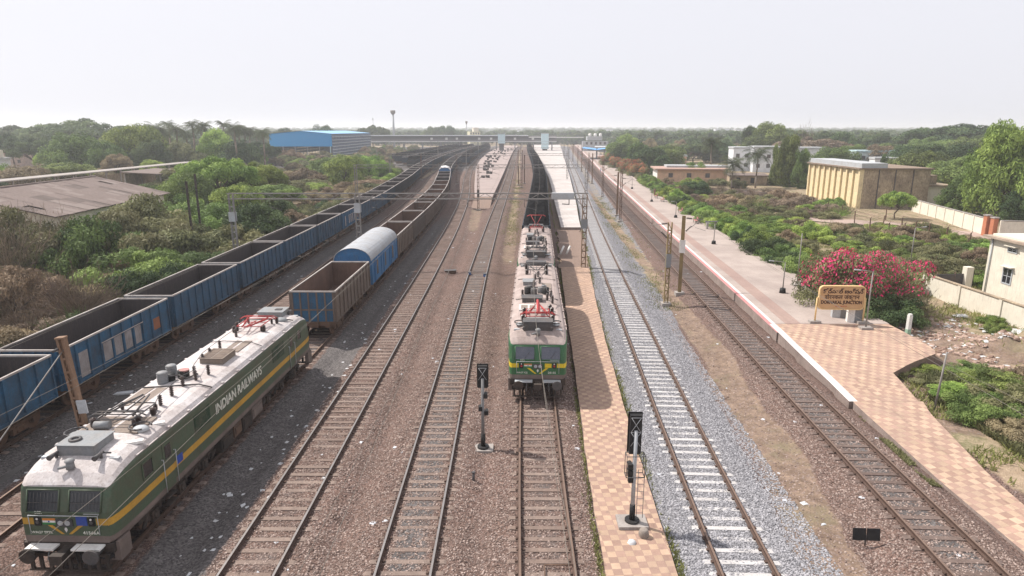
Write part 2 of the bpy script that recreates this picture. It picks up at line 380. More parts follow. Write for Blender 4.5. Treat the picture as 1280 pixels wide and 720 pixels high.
def build_ground():
    xs = np.concatenate([[-6000, -3000, -1500, -800, -450, -300, -220, -160], np.arange(-130, -30, 2.0), np.arange(-30, 42, .3), np.arange(42, 130, 2.0), [160, 220, 300, 450, 800, 1500, 3000, 6000]])
    ys = [-60, -20, 0, 6]; y = 9.0
    while y < 640: ys.append(y); y += max(.3, y * .011)
    ys = np.array(ys + [760, 900, 1200, 1800, 2800, 4500, 8000, 12000])
    X, Y = np.meshgrid(xs, ys); Z = ground_z(X, Y)
    V = np.stack([X.ravel(), Y.ravel(), Z.ravel()], 1)
    nx = len(xs); a = np.arange(len(ys) - 1)[:, None] * nx + np.arange(nx - 1)[None]; a = a.ravel()
    Fq = np.stack([a, a + 1, a + nx + 1, a + nx], 1)
    m = bpy.data.materials.new('ground_mix'); nt, b = nodes(m)
    o = raw('ground', V, Fq, m, smooth=True); tag(o, kind='structure')
    me = o.data
    def att(name, val):
        t = me.attributes.new(name, 'FLOAT', 'POINT'); t.data.foreach_set('value', np.asarray(val, np.float32).ravel())
    d7 = X - TR[7](Y)
    grayR = np.interp(Y, [10, 20, 26, 34, 45, 60, 95, 700], [1.9, 2.0, 2.3, 2.8, 3.2, 4.4, 5.0, 5.0])
    gray = sstep(.5, -.5, np.abs(d7 - (grayR - 3.2) / 2) - (grayR + 3.2) / 2)
    att('m_gray', gray)
    def band(x, lo, hi, s=.5): return sstep(lo - s, lo + s, x) * (1 - sstep(hi - s, hi + s, x))
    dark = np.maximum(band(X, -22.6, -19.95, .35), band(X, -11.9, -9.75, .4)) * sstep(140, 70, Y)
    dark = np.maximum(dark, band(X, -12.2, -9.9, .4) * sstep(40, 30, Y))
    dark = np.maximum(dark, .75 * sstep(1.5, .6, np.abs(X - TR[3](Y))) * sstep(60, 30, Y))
    dark = np.maximum(dark, .62 * sstep(1.9, .8, np.abs(X - TR[1](Y))))
    dark = np.maximum(dark, .55 * band(X - TR[6](Y), -1.6, 1.6, .5) * sstep(20, 60, Y))
    dark = np.maximum(dark, .9 * band(X, -110, -9, 4) * sstep(200, 260, Y) * sstep(640, 560, Y))
    grime = np.zeros_like(X)
    for q, a_ in ((4, .38), (5, .62), (6, .42), (8, .62)): grime = np.maximum(grime, a_ * sstep(.85, .5, np.abs(X - TR[q](Y))))
    dark = np.maximum(dark, grime)
    oil = .55 * sstep(.75, .2, np.abs(X - TR[8](Y))) * sstep(34, 18, Y)
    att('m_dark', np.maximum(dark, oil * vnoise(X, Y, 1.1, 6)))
    dc = np.interp(Y, [10, 20, 26, 34, 38, 52, 100, 160], [9.9, 10.6, 11.8, 12.1, 12.9, 13.5, 15.6, 18.5]); dw = np.interp(Y, [10, 20, 26, 34, 45, 60], [1.3, 1.0, 1.0, 1.0, .8, .55])
    dirt = sstep(1.35, .75, np.abs(X - dc) / dw) * sstep(190, 120, Y)
    dirt = np.maximum(dirt, band(X, -1.0, 1.0, .7) * 0 + .8 * band(X - TR[5](Y), 2.1, 3.6, .5) * sstep(62, 75, Y) * sstep(200, 120, Y))
    dirt = np.maximum(dirt, .8 * band(X - TR[4](Y), 1.9, 3.8, .5) * sstep(85, 100, Y))
    dirt = np.maximum(dirt, band(X, SPL(Y) - .1, SPR(Y) + .1, .3) * sstep(55, 62, Y))
    dirt = np.maximum(dirt, .95 * sstep(1.15, .6, np.hypot((X - 29.5) / 4.6, (Y - 42) / 6)))
    dirt = np.maximum(dirt, .9 * sstep(1.3, .8, np.hypot((X - 21.6) / 1.6, (Y - 33) / 5)))
    dirt = dirt * (.72 + .5 * vnoise(X, Y, 2.2, 31)); att('m_dirt', dirt)
    veg = np.maximum(sstep(-25.3, -27, X), sstep(-.2, .8, X - np.where(Y < 31, 19.9 + .08 * np.clip(Y - 24, 0, 99), PXB(Y))))
    veg = np.maximum(veg, .45 * band(X - TR[8](Y), -4.2, -2.2, .5) * sstep(50, 60, Y))
    veg = np.maximum(veg, .55 * band(X - TR[5](Y), 2.0, 3.4, .5) * sstep(75, 100, Y))
    veg = np.maximum(veg, sstep(560, 640, Y))
    veg = veg * (1 - .9 * dirt * (X > 20)); att('m_veg', veg)
    burn = sstep(1.15, .7, np.hypot((X - 51) / 11, (Y - 150) / 19)); att('m_burn', burn)
    # --- shader
    geo = nt.nodes.new('ShaderNodeNewGeometry'); pos = geo.outputs['Position']
    def A(n): q = nt.nodes.new('ShaderNodeAttribute'); q.attribute_name = n; return q.outputs['Fac']
    n_lo = noise(nt, pos, .35, 5, .65); n_mid = noise(nt, pos, 1.7, 5, .7); n_hi = noise(nt, pos, 9, 3, .7)
    vo = nt.nodes.new('ShaderNodeTexVoronoi'); vo.inputs['Scale'].default_value = 17; nt.links.new(pos, vo.inputs['Vector'])
    sep = nt.nodes.new('ShaderNodeSeparateColor'); nt.links.new(vo.outputs['Color'], sep.inputs[0])
    cell = sep.outputs[0]; cell2 = sep.outputs[1]
    gap = ramp(nt, vo.outputs['Distance'], [(.25, 1.0), (.75, .45)])
    brown = mix(nt, cell, (.094, .057, .047), (.28, .188, .158))
    brown = mix(nt, ramp(nt, cell2, [(.84, 0), (.97, .55)]), brown, (.38, .33, .31))
    brown = mix(nt, ramp(nt, n_lo, [(.38, 0), (.62, .45)]), brown, (.15, .108, .092))
    brown = mix(nt, ramp(nt, n_mid, [(.5, 0), (.72, .45)]), brown, (.29, .19, .15))
    gray_ = mix(nt, cell, (.145, .142, .152), (.345, .338, .36))
    gray_ = mix(nt, ramp(nt, n_mid, [(.45, 0), (.8, .4)]), gray_, (.30, .27, .26))
    stones_b = mix(nt, 1.0, brown, gap, 'MULTIPLY'); stones_g = mix(nt, 1.0, gray_, gap, 'MULTIPLY')
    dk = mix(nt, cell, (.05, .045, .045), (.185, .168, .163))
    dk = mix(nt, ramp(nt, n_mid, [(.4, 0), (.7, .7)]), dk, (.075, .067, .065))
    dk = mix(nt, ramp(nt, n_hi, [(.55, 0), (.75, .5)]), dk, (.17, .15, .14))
    di = mix(nt, ramp(nt, n_mid, [(.35, 0), (.65, 1)]), (.155, .108, .08), (.29, .21, .155))
    di = mix(nt, ramp(nt, n_hi, [(.45, 0), (.7, .75)]), di, (.15, .11, .085))
    di = mix(nt, ramp(nt, cell2, [(.72, 0), (.9, .8)]), di, brown)
    di = mix(nt, 1.0, di, ramp(nt, noise(nt, pos, 3.3, 6, .8), [(.3, .72), (.7, 1.22)]), 'MULTIPLY')
    di = mix(nt, ramp(nt, n_lo, [(.52, 0), (.64, .5)]), di, (.19, .17, .10))
    ve = mix(nt, ramp(nt, n_lo, [(.40, 0), (.60, 1)]), (.29, .215, .15), (.155, .15, .075))
    ve = mix(nt, ramp(nt, n_mid, [(.40, 0), (.62, .85)]), ve, (.36, .275, .195))
    ve = mix(nt, 1.0, ve, ramp(nt, n_hi, [(.2, .7), (.8, 1.25)]), 'MULTIPLY')
    nn = math_(nt, 'SUBTRACT', noise(nt, pos, 1.2, 6, .75), .5)
    def msk(a, k=1.4): return ramp(nt, math_(nt, 'ADD', a, math_(nt, 'MULTIPLY', nn, k)), [(.36, 0), (.64, 1)])
    c = stones_b
    c = mix(nt, msk(A('m_gray')), c, stones_g)
    c = mix(nt, msk(A('m_dirt')), c, di)
    c = mix(nt, msk(A('m_veg')), c, ve)
    c = mix(nt, msk(A('m_burn')), c, mix(nt, n_mid, (.05, .037, .033), (.13, .095, .08)))
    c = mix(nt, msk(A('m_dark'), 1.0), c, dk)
    nt.links.new(c, b.inputs['Base Color']); b.inputs['Roughness'].default_value = .95; b.inputs['Specular IOR Level'].default_value = .15
    hgt = mix(nt, .35, gap, n_hi)
    bp = nt.nodes.new('ShaderNodeBump'); bp.inputs['Strength'].default_value = .9; bp.inputs['Distance'].default_value = .035
    nt.links.new(hgt, bp.inputs['Height']); nt.links.new(bp.outputs[0], b.inputs['Normal'])
build_ground()

# ------------------------------------------------------------------ tracks
SLW = 2.55
def make_track(k, label, y0, y1, smat, headmat, nparts=100, spacing=.62, slh=.03):
    f = TR[k]; t = empty('railway_track', (float(f(max(y0, 8))), max(y0, 8), Z0), 0, label, 'railway track', 'parallel railway tracks')
    off = Vector(t.location)
    for s in (-1, 1):
        ys = list(np.arange(y0, min(y1, 140), 2.0)) + list(np.arange(min(y1, 140), y1 + 1, 6.0))
        prof = [(-.075, 0), (-.075, .02), (-.012, .045), (-.012, .125), (-.036, .135), (-.036, RAILH), (.036, RAILH), (.036, .135), (.012, .125), (.012, .045), (.075, .02), (.075, 0)]
        V = []; Fq = []; n = len(prof); M = []
        for i, y in enumerate(ys):
            a = tdir(f, y); cx = float(f(y)); ca, sa = math.cos(a), math.sin(a)
            for (px, pz) in prof:
                dx = s * .872 + px; V.append((cx + dx * ca - off.x, y + dx * sa - off.y, pz))
        for i in range(len(ys) - 1):
            for j in range(n - 1):
                q = i * n + j; Fq.append((q, q + 1, q + n + 1, q + n)); M.append(1 if j == 5 else 0)
        o = raw('rail', V, Fq, [M_rail, headmat], t); o.data.polygons.foreach_set('material_index', M)
    # one sleeper mesh, chamfered like a cast concrete one, copied; then the rest together
    def sl_pts(cx, y, a, dz=0, sc=1):
        P = []
        for xx in (-SLW / 2, -SLW / 2 + .08, SLW / 2 - .08, SLW / 2):
            for (yy, zz) in ((-.14, -.16), (-.105, 0 if abs(xx) < SLW / 2 - .01 else -.03), (.105, 0 if abs(xx) < SLW / 2 - .01 else -.03), (.14, -.16)):
                P.append((cx + (xx * math.cos(a) - yy * math.sin(a)) * sc, y + xx * math.sin(a) + yy * math.cos(a), zz + dz))
        return P
    SF = []
    for i in range(3):
        for j in range(3): SF.append((i * 4 + j, i * 4 + 4 + j, i * 4 + 5 + j, i * 4 + 1 + j))
    SF += [(0, 1, 2, 3), (12, 15, 14, 13)]
    def fast(name, pts, faces, parent):
        return raw(name, pts, faces, [smat], parent)
    proto = None; rr = random.Random(k); V = []; Fq = []; i = 0
    y = y0 + .3
    while y < y1 and y < 330:
        a = tdir(f, y) + rr.uniform(-.008, .008); cx = float(f(y)) + rr.uniform(-.03, .03)
        if y > 8 and i < nparts:
            if proto is None: proto = fast('sleeper', sl_pts(0, 0, 0), SF, t); o = proto
            else: o = proto.copy(); COL.objects.link(o)
            # fastenings come with the sleeper mesh; a slight unevenness in level
            o.location = (cx - off.x, y - off.y, rr.uniform(-.012, .006)); o.rotation_euler = (0, 0, a); i += 1
        else:
            n = len(V); V += [(p[0] - off.x, p[1] - off.y, p[2]) for p in sl_pts(cx, y, a, rr.uniform(-.012, .006))]; Fq += [tuple(n + q for q in fc) for fc in SF]
        y += spacing + rr.uniform(-.015, .015)
    r = fast('sleeper_run', V, Fq, t); r['kind'] = 'stuff'
    # rail clips: small dark fastenings on both sides of each rail, near part only
    mb = MB(); y = y0 + .3; rr = random.Random(k)
    while y < 60:
        a = tdir(f, y) + rr.uniform(-.008, .008); cx = float(f(y)) + rr.uniform(-.03, .03)
        for s in (-1, 1):
            for q in (-.1, .1):
                mb.box((cx + s * .872 + q - off.x, y - off.y, .025), (.075, .12, .05), 0)
        rr.uniform(0, 1); y += spacing + rr.uniform(-.015, .015)
    c = mb.build('rail_clips', M_rail, t); c['kind'] = 'stuff'
    return t
make_track(1, 'rusty track under the long left row of blue open wagons', 6, 520, M_slp, M_railtop2, 60)
make_track(2, 'empty siding between the left blue wagon row and the olive green locomotive', 8, 520, M_slp, M_railtop2, 90)
make_track(3, 'track carrying the olive green locomotive and the covered blue van', 9, 520, M_slp, M_railtop2, 90)
make_track(4, 'empty brown track just right of the olive green locomotive', 9, 560, M_slp, M_railtop, 100)
make_track(5, 'empty brown track left of the short signal and the twin locomotives', 9, 640, M_slp, M_railtop, 100)
make_track(6, 'brown track carrying the twin locomotives and the coal train', 9, 640, M_slp, M_railtop2, 100)
make_track(7, 'track with pale new sleepers on light grey ballast', 9, 640, M_slpn, M_railtop2, 100)
make_track(8, 'curving dark track beside the long right platform', 9, 640, M_slpd, M_railtop2, 100)

# ------------------------------------------------------------------ paved strips and platforms
def checker_mat(name, c1, c2, size, rot=0, dirt=.3):
    m = bpy.data.materials.new(name); nt, b = nodes(m)
    geo = nt.nodes.new('ShaderNodeNewGeometry')
    v = mapping(nt, geo.outputs['Position'], rot=(0, 0, rot), loc=(.013, .007, .37))
    ch = nt.nodes.new('ShaderNodeTexChecker'); ch.inputs['Scale'].default_value = 1 / size; nt.links.new(v, ch.inputs['Vector'])
    ch.inputs['Color1'].default_value = (*c1, 1); ch.inputs['Color2'].default_value = (*c2, 1)
    # every tile has its own tone
    sn = nt.nodes.new('ShaderNodeVectorMath'); sn.operation = 'SNAP'; nt.links.new(v, sn.inputs[0]); sn.inputs[1].default_value = (size, size, 1000)
    wn = nt.nodes.new('ShaderNodeTexWhiteNoise'); nt.links.new(sn.outputs[0], wn.inputs['Vector'])
    c = mix(nt, 1.0, ch.outputs['Color'], ramp(nt, wn.outputs['Value'], [(0, .82), (1, 1.1)]), 'MULTIPLY')
    n1 = noise(nt, geo.outputs['Position'], .55, 5, .65); c = mix(nt, ramp(nt, n1, [(.38, 0), (.66, dirt + .15)]), c, (.30, .215, .18))
    n2 = noise(nt, geo.outputs['Position'], 5, 4, .7); c = mix(nt, 1.0, c, ramp(nt, n2, [(.25, .86), (.75, 1.1)]), 'MULTIPLY')
    n3 = noise(nt, geo.outputs['Position'], 1.3, 6, .75); c = mix(nt, ramp(nt, n3, [(.62, 0), (.70, .5)]), c, (.17, .13, .11))
    br = nt.nodes.new('ShaderNodeTexBrick'); br.offset = 0; br.inputs['Scale'].default_value = 1; nt.links.new(v, br.inputs['Vector'])
    br.inputs['Brick Width'].default_value = size; br.inputs['Row Height'].default_value = size; br.inputs['Mortar Size'].default_value = .007
    c = mix(nt, math_(nt, 'MULTIPLY', br.outputs['Fac'], .45), c, (.20, .14, .12))
    nt.links.new(c, b.inputs['Base Color']); b.inputs['Roughness'].default_value = .9; b.inputs['Specular IOR Level'].default_value = .2
    return m
M_chk = checker_mat('checker_paving', (.47, .33, .235), (.345, .225, .175), .30, R(-4))
M_chk2 = checker_mat('checker_paving_ramp', (.48, .345, .25), (.38, .25, .195), .36, R(-16), .35)
def plat_mat(name, a, b_, stripes=False):
    m = bpy.data.materials.new(name); nt, b = nodes(m)
    geo = nt.nodes.new('ShaderNodeNewGeometry'); p = geo.outputs['Position']
    c = mix(nt, ramp(nt, noise(nt, p, .25, 5, .65), [(.35, 0), (.65, 1)]), a, b_)
    c = mix(nt, 1.0, c, ramp(nt, noise(nt, p, 4, 5, .75), [(.25, .82), (.75, 1.12)]), 'MULTIPLY')
    c = mix(nt, ramp(nt, noise(nt, p, 1.1, 6, .75), [(.58, 0), (.72, .5)]), c, (.26, .20, .175))
    v = mapping(nt, p, rot=(0, 0, R(-5)))
    br = nt.nodes.new('ShaderNodeTexBrick'); br.offset = 0; nt.links.new(v, br.inputs['Vector']); br.inputs['Scale'].default_value = 1
    br.inputs['Brick Width'].default_value = 3; br.inputs['Row Height'].default_value = 3; br.inputs['Mortar Size'].default_value = .03
    c = mix(nt, math_(nt, 'MULTIPLY', br.outputs['Fac'], .4), c, (.25, .19, .17))
    nt.links.new(c, b.inputs['Base Color']); b.inputs['Roughness'].default_value = .92; b.inputs['Specular IOR Level'].default_value = .2
    return m
M_plat = plat_mat('platform_concrete', (.40, .335, .30), (.31, .255, .23))
M_platw = plat_mat('platform_white', (.52, .48, .46), (.40, .36, .34))
M_plati = plat_mat('platform_pink', (.36, .29, .27), (.29, .235, .22))
M_kerb = mk('platform_kerb', (.30, .24, .215), .9, dirt=(.15, .115, .1), amt=.5, streak=.4, scale=.8)
M_soil = mk('reddish_soil', (.22, .155, .125), .95, dirt=(.2, .14, .11), amt=.6, scale=.5, fine=6, var=.25, bump=.5)
M_redtile = plat_mat('platform_red_tile', (.34, .245, .21), (.29, .205, .18))

def strip(name, fa, fb, ys, za, zb, mtop, mside, wob=0, label=None, cat=None, kind='structure', ends=True, thick=.8):
    """paved slab between two curves with vertical sides going into the ground"""
    V = []; Fq = []; M = []
    for i, y in enumerate(ys):
        z1 = za(y) if callable(za) else za
        xa = float(fa(y)) + (wob * float(vnoise(y, 0, 1.3, 5) - .5)); xb = float(fb(y)) + (wob * float(vnoise(y, 9, 1.3, 6) - .5))
        V += [(xa, y, z1 - thick), (xa, y, z1), (xb, y, z1), (xb, y, z1 - thick)]
    for i in range(len(ys) - 1):
        q = i * 4
        for j in range(3): Fq.append((q + j, q + j + 1, q + j + 5, q + j + 4)); M.append(0 if j == 1 else 1)
    if ends:
        Fq.append((0, 3, 2, 1)); M.append(1); q = (len(ys) - 1) * 4; Fq.append((q, q + 1, q + 2, q + 3)); M.append(1)
    o = raw(name, V, Fq, [mtop, mside]); o.data.polygons.foreach_set('material_index', M)
    return tag(o, label, cat, kind=kind)
YS = lambda a, b, s=1.5: list(np.arange(a, b, s)) + [b]
# strip between the coal train and the pale track
strip('paved_path', SPL, SPR, YS(8, 66, .8), -.20, 0, M_chk, M_kerb, wob=.10)
strip('dirt_path', lambda y: SPL(y), lambda y: SPR(y), YS(66, 92.4, 1), -.29, 0, M_soil, M_soil, wob=.7)
strip('middle_platform', lambda y: SPL(y) + .65, SPR, YS(92.5, 640, 4), lambda y: min(.42, -.05 + .02 * (y - 86)), 0, M_platw, M_kerb)
strip('island_platform', IPL, IPR, YS(132, 590, 4), .55, 0, M_plati, M_kerb)
strip('island_platform_ramp', lambda y: IPL(132), IPR, YS(118, 131.9, 2), lambda y: -.3 + .84 * (y - 118) / 14, 0, M_soil, M_kerb)
# long right platform: concrete, red tile band, white line, pink edge
ZR = .30
def ZEND(y): return float(np.interp(y, [31.4, 34, 42, 44], [-.10, .05, .29, .30]))
strip('right_platform', lambda y: PXR(y) + 2.35, PXB, YS(44, 640, 3), ZR, 0, M_plat, M_kerb)
strip('platform_tile_band', lambda y: PXR(y) + 1.25, lambda y: PXR(y) + 2.345, YS(44, 640, 3), ZR, 0, M_redtile, M_kerb)
strip('platform_coping', lambda y: PXR(y) + .55, lambda y: PXR(y) + 1.245, YS(44, 640, 3), ZR, 0, M_plat, M_kerb)
strip('platform_white_line', lambda y: PXR(y) + .30, lambda y: PXR(y) + .545, YS(43.95, 640, 2), ZR + .002, 0, M_whitel, M_whitel)
strip('platform_pink_edge', lambda y: PXR(y), lambda y: PXR(y) + (.295 if y > 43.9 else .095), YS(42, 640, 2), lambda y: ZR if y > 43.9 else ZEND(y) - .004, 0, M_pinkp, M_kerb)
strip('platform_edge_end', lambda y: PXR(y) + .10, lambda y: PXR(y) + .545, YS(31.4, 43.9, .8), ZEND, 0, M_whitel, M_kerb)
def chk_back(y): return np.interp(y, [31.4, 35, 36.5, 38.2, 40, 44], [21.0, 21.7, 23.6, 26.3, 26.5, 26.4])
strip('paved_platform_end', lambda y: PXR(y) + .55, chk_back, YS(31.4, 43.95, .6), ZEND, 0, M_chk2, M_soil, wob=0)
RL = lambda y: np.interp(y, [8, 21, 31, 32.5], [17.15, 17.35, 17.55, 17.8])
RRt = lambda y: np.interp(y, [8, 21, 24.5, 30, 32.5], [19.0, 19.35, 19.75, 20.75, 21.6])
strip('paved_ramp', RL, RRt, YS(8, 31.39, .7), lambda y: -.36 + .26 * max(0, (y - 24) / 7.4), 0, M_chk2, M_kerb, wob=0)
# service path of worn concrete between the wagon rows
strip('service_path', lambda y: -21.35 + .0 * y, lambda y: -20.35 + .0 * y, YS(10, 100, 1.0), -.395, 0, mk('grimy_concrete', (.13, .12, .115), .9, dirt=(.06, .055, .05), amt=.55, scale=.6), M_kerb, wob=.25)
# access road in front of the old yellow building
RC = [(46, 100), (56, 100), (64, 96), (70, 84), (72, 70), (66, 62)]
rd = []
road_mb = MB()
def road_strip(name, pts, width, mat, z):
    V = []; Fq = []
    pts = [Vector((a, b, 0)) for a, b in pts]
    dense = []
    for a, b in zip(pts, pts[1:]):
        n = max(2, int((b - a).length / 2))
        for i in range(n): dense.append(a.lerp(b, i / n))
    dense.append(pts[-1])
    for i, p in enumerate(dense):
        d = (dense[min(i + 1, len(dense) - 1)] - dense[max(i - 1, 0)]).normalized(); q = Vector((-d.y, d.x, 0)) * width / 2
        zz = max(float(ground_z(p.x, p.y)), float(ground_z((p + q).x, (p + q).y)), float(ground_z((p - q).x, (p - q).y))) + z
        V += [(*(p + q).xy, zz), (*(p - q).xy, zz)]
    for i in range(len(dense) - 1): q = 2 * i; Fq.append((q, q + 1, q + 3, q + 2))
    return tag(raw(name, V, Fq, mat), kind='structure')
road_strip('road', [(47, 108), (52, 103), (58, 100), (64, 92), (66, 84), (66.5, 72), (66, 55)], 5.5, plat_mat('dusty_road', (.40, .30, .26), (.33, .25, .21)), .03)
# ------------------------------------------------------------------ rolling stock
def wheelset(y, z=.5, r=.5, parent=None):
    mb = MB()
    for s in (-1, 1): mb.cyl((s * .80, y, z), (s * .93, y, z), r, r, 16, 0); mb.cyl((s * .93, y, z), (s * .96, y, z), r * .55, r * .5, 12, 0)
    mb.cyl((-.8, y, z), (.8, y, z), .09, .09, 8, 0)
    return mb.build('wheelset', M_rust, parent)
def wagon_bogie(yc, parent):
    mb = MB()
    for s in (-1, 1):
        mb.b2(s * 1.0 - .07, s * 1.0 + .07, yc - 1.25, yc + 1.25, .55, .72)
        mb.b2(s * 1.0 - .09, s * 1.0 + .09, yc - .45, yc + .45, .25, .55)
        for q in (-1, 1): mb.b2(s * 1.0 - .1, s * 1.0 + .1, yc + q * 1.0 - .18, yc + q * 1.0 + .18, .35, .66)
        for q in (-.2, .2): mb.cyl((s * 1.02, yc + q, .3), (s * 1.02, yc + q, .6), .09, .09, 8)
    mb.b2(-1.0, 1.0, yc - .22, yc + .22, .5, .78)
    b = mb.build('bogie', M_rust, parent)
    wheelset(yc - 1.0, parent=b); wheelset(yc + 1.0, parent=b)
    return b
def make_wagon(name, mouter, minner, mrim, load=False, detail=True, doors=True, hw=1.52, L=10.0):
    t = empty(name)
    y0, y1 = -L / 2, L / 2; zb, zt = 1.12, 3.2
    mb = MB(); th = .05
    for s in (-1, 1):
        # skin: outer, inner
        mb.face([(s * hw, y0, zb), (s * hw, y1, zb), (s * hw, y1, zt), (s * hw, y0, zt)][::s], 0)
        xi = s * (hw - th); mb.face([(xi, y0, zb + .1), (xi, y1, zb + .1), (xi, y1, zt), (xi, y0, zt)][::-s], 1)
        n = 10
        for i in range(n + 1):
            y = y0 + .05 + (L - .1) * i / n; wd = .13 if 0 < i < n else .1
            mb.b2(min(s * hw, s * (hw + .085)), max(s * hw, s * (hw + .085)), y - wd / 2, y + wd / 2, zb - .02, zt - .06, 0)
        mb.b2(min(s * hw, s * (hw + .05)), max(s * hw, s * (hw + .05)), y0, y1, zb, zb + .13, 0)
    for yy, s in ((y0, -1), (y1, 1)):
        mb.face([(-hw, yy, zb), (hw, yy, zb), (hw, yy, zt), (-hw, yy, zt)][::-s], 0)
        yi = yy - s * th; mb.face([(-hw, yi, zb + .1), (hw, yi, zb + .1), (hw, yi, zt), (-hw, yi, zt)][::s], 1)
        for x in (-1.35, -.82, -.28, .28, .82, 1.35): mb.b2(x - .05, x + .05, min(yy, yy + s * .09), max(yy, yy + s * .09), zb, zt - .06, 0)
        mb.b2(-hw, hw, min(yy, yy + s * .06), max(yy, yy + s * .06), 1.9, 2.0, 0)
    mb.b2(-hw + th, hw - th, y0 + th, y1 - th, zb, zb + .1, 1)
    mb.build('body', [mouter, minner], t)
    rm = MB()
    for s in (-1, 1): rm.b2(s * hw - .045, s * hw + .05, y0 - .05, y1 + .05, zt - .06, zt + .035)
    for yy in (y0, y1): rm.b2(-hw + .046, hw - .046, yy - .055, yy + .055, zt - .06, zt + .03)
    rm.build('rim', mrim, t)
    if load:
        nx, ny = 14, 44; V = []; Fq = []
        sd = rnd.random() * 90
        for j in range(ny + 1):
            for i in range(nx + 1):
                u, v = i / nx, j / ny; x = (u - .5) * 2 * (hw + .03); y = y0 + v * L
                e = min(1, 5 * min(u, 1 - u)) * min(1, 9 * min(v, 1 - v))
                hump = .35 + .65 * abs(math.sin(v * math.pi * 3 + .4)) 
                V.append((x, y, zt - .05 + e * (.95 * hump + .34 * float(vnoise(x + sd, y, .9, 3)) + .16 * float(vnoise(x + sd, y, .3, 4)))))
        for j in range(ny):
            for i in range(nx): q = j * (nx + 1) + i; Fq.append((q, q + 1, q + nx + 2, q + nx + 1))
        raw('coal_load', V, Fq, M_coal, t)
    uf = MB(); uf.b2(-.3, .3, y0 - .25, y1 + .25, .8, zb - .002); uf.b2(-1.35, 1.35, y0 - .02, y0 + .12, .85, zb - .002); uf.b2(-1.35, 1.35, y1 - .12, y1 + .02, .85, zb - .002)
    for x in (-1.2, 1.2): uf.b2(x - .06, x + .06, y0 + .13, y1 - .13, .95, zb - .002)
    if detail:
        for s in (-1, 1):
            for q in (-.5, .5): uf.cyl((q * 1.9, s * (L / 2), 1.03), (q * 1.9, s * (L / 2 + .33), 1.03), .09, .09, 8); uf.cyl((q * 1.9, s * (L / 2 + .33), 1.03), (q * 1.9, s * (L / 2 + .36), 1.03), .21, .21, 12)
        uf.cyl((.6, -.6, .75), (.6, .5, .75), .22, .22, 12); uf.b2(-.9, -.4, -.5, .5, .55, .9)
    uf.build('underframe', M_rust, t)
    if detail:
        for s in (-1, 1):
            cp = MB(); cp.b2(-.12, .12, s * (L / 2 + .2) - .14, s * (L / 2 + .2) + .15, .9, 1.12); cp.build('coupler', M_rust, t)
        wagon_bogie(y0 + 1.95, t); wagon_bogie(y1 - 1.95, t)
        if doors:
            for (a, s) in ((-1.9, 1), (-.95, 1), (0.0, 1), (.95, 1)):
                d = MB(); x = hw + .012; d.b2(x - .01, x + .015, a + .09, a + .82, zb + .35, zb + 1.35); d.build('door', M_panel, t)
            for (a, z0, z1, mm) in ((3.05, .55, 1.25, 'wagon_rust_patch'), (-3.9, .2, 1.5, 'wagon_pale_panel')):
                d = MB(); d.b2(hw + .002, hw + .02, a + .09, a + .82, zb + z0, zb + z1); d.build('repair_patch', mk(mm, (.33, .13, .07), .9, dirt=(.15, .09, .06), amt=.5), t)
            g = MB(); g.b2(hw + .087, hw + .11, -2.0, 1.95, 2.55, 2.6); g.build('door_rod', M_rim, t)
    else:
        bg_ = MB(); 
        for q in (y0 + 1.9, y1 - 1.9): bg_.b2(-1.05, 1.05, q - 1.4, q + 1.4, .05, .8)
        bg_.build('bogie', M_rust, t)
    return t
PITCHW = 10.713
def ordn_lbl(pattern, i): return pattern % ordw(i)
def place_row(f, y_first_end, count, protos, label, cat, group, skip=lambda k: False, bump=0):
    """protos: function k -> source wagon; wagons laid end to end, copies share mesh data"""
    used = set(); n = 0
    for k in range(count):
        if skip(k): continue
        yc = y_first_end + PITCHW * (k + .5)
        src = protos(k)
        if src.name in used or src.get('placed'): o = copy_tree(src)
        else: o = src; src['placed'] = 1
        a = math.atan2(-float(f(yc + 3.5) - f(yc - 3.5)), 7.0)
        o.location = (float(f(yc)), yc, 0); o.rotation_euler = (0, 0, a)
        tag(o, label(n) if callable(label) else label % ordw(n), cat, group); n += 1
W_blue = make_wagon('open_wagon', M_wblue, M_winner, M_rim)
W_blue2 = make_wagon('open_wagon', M_wblue, M_winner, M_rim, doors=False)
W_rust = make_wagon('open_wagon', M_wrust, M_winner2, M_rim, doors=False, hw=1.46)
W_grim = make_wagon('open_wagon', M_wdark, M_winner, M_rim, detail=False, doors=False)
W_brn = make_wagon('open_wagon', M_wrust, M_winner2, M_rim, doors=False, hw=1.48)
# the brown end wagon has blue painted end panels
ep = MB()
for a in range(5): 
    xs_ = (-1.35, -.82, -.28, .28, .82, 1.35); ep.b2(xs_[a] + .052, xs_[a + 1] - .052, -5.03, -5.005, 1.15, 1.89); ep.b2(xs_[a] + .052, xs_[a + 1] - .052, -5.03, -5.005, 2.01, 3.12)
ep.build('end_panel', M_wblue, W_brn)
place_row(TR[1], 29.5 - 2 * PITCHW, 44, lambda k: W_blue if k in (2, 7) else (W_blue2 if k < 10 else W_grim),
          'empty blue open wagon, %s from the camera end of the long leftmost row', 'wagon', 'open wagons in the leftmost row')
place_row(TR[3], 41.35, 1, lambda k: W_brn, lambda n: 'brown open wagon with blue end panels behind the olive green locomotive', 'wagon', 'wagons in the row behind the olive locomotive')
place_row(TR[3], 64.9, 32, lambda k: W_rust if k < 7 else W_grim,
          'weathered open wagon, %s beyond the round roofed blue van', 'wagon', 'wagons in the row behind the olive locomotive', skip=lambda k: k == 10)
Wc = [make_wagon('coal_wagon', M_wdark, M_winner, M_wdark, load=True, doors=False), make_wagon('coal_wagon', M_wdark, M_winner, M_wdark, load=True, detail=False),
      make_wagon('coal_wagon', M_wdark, M_winner, M_wdark, load=True, detail=False)]
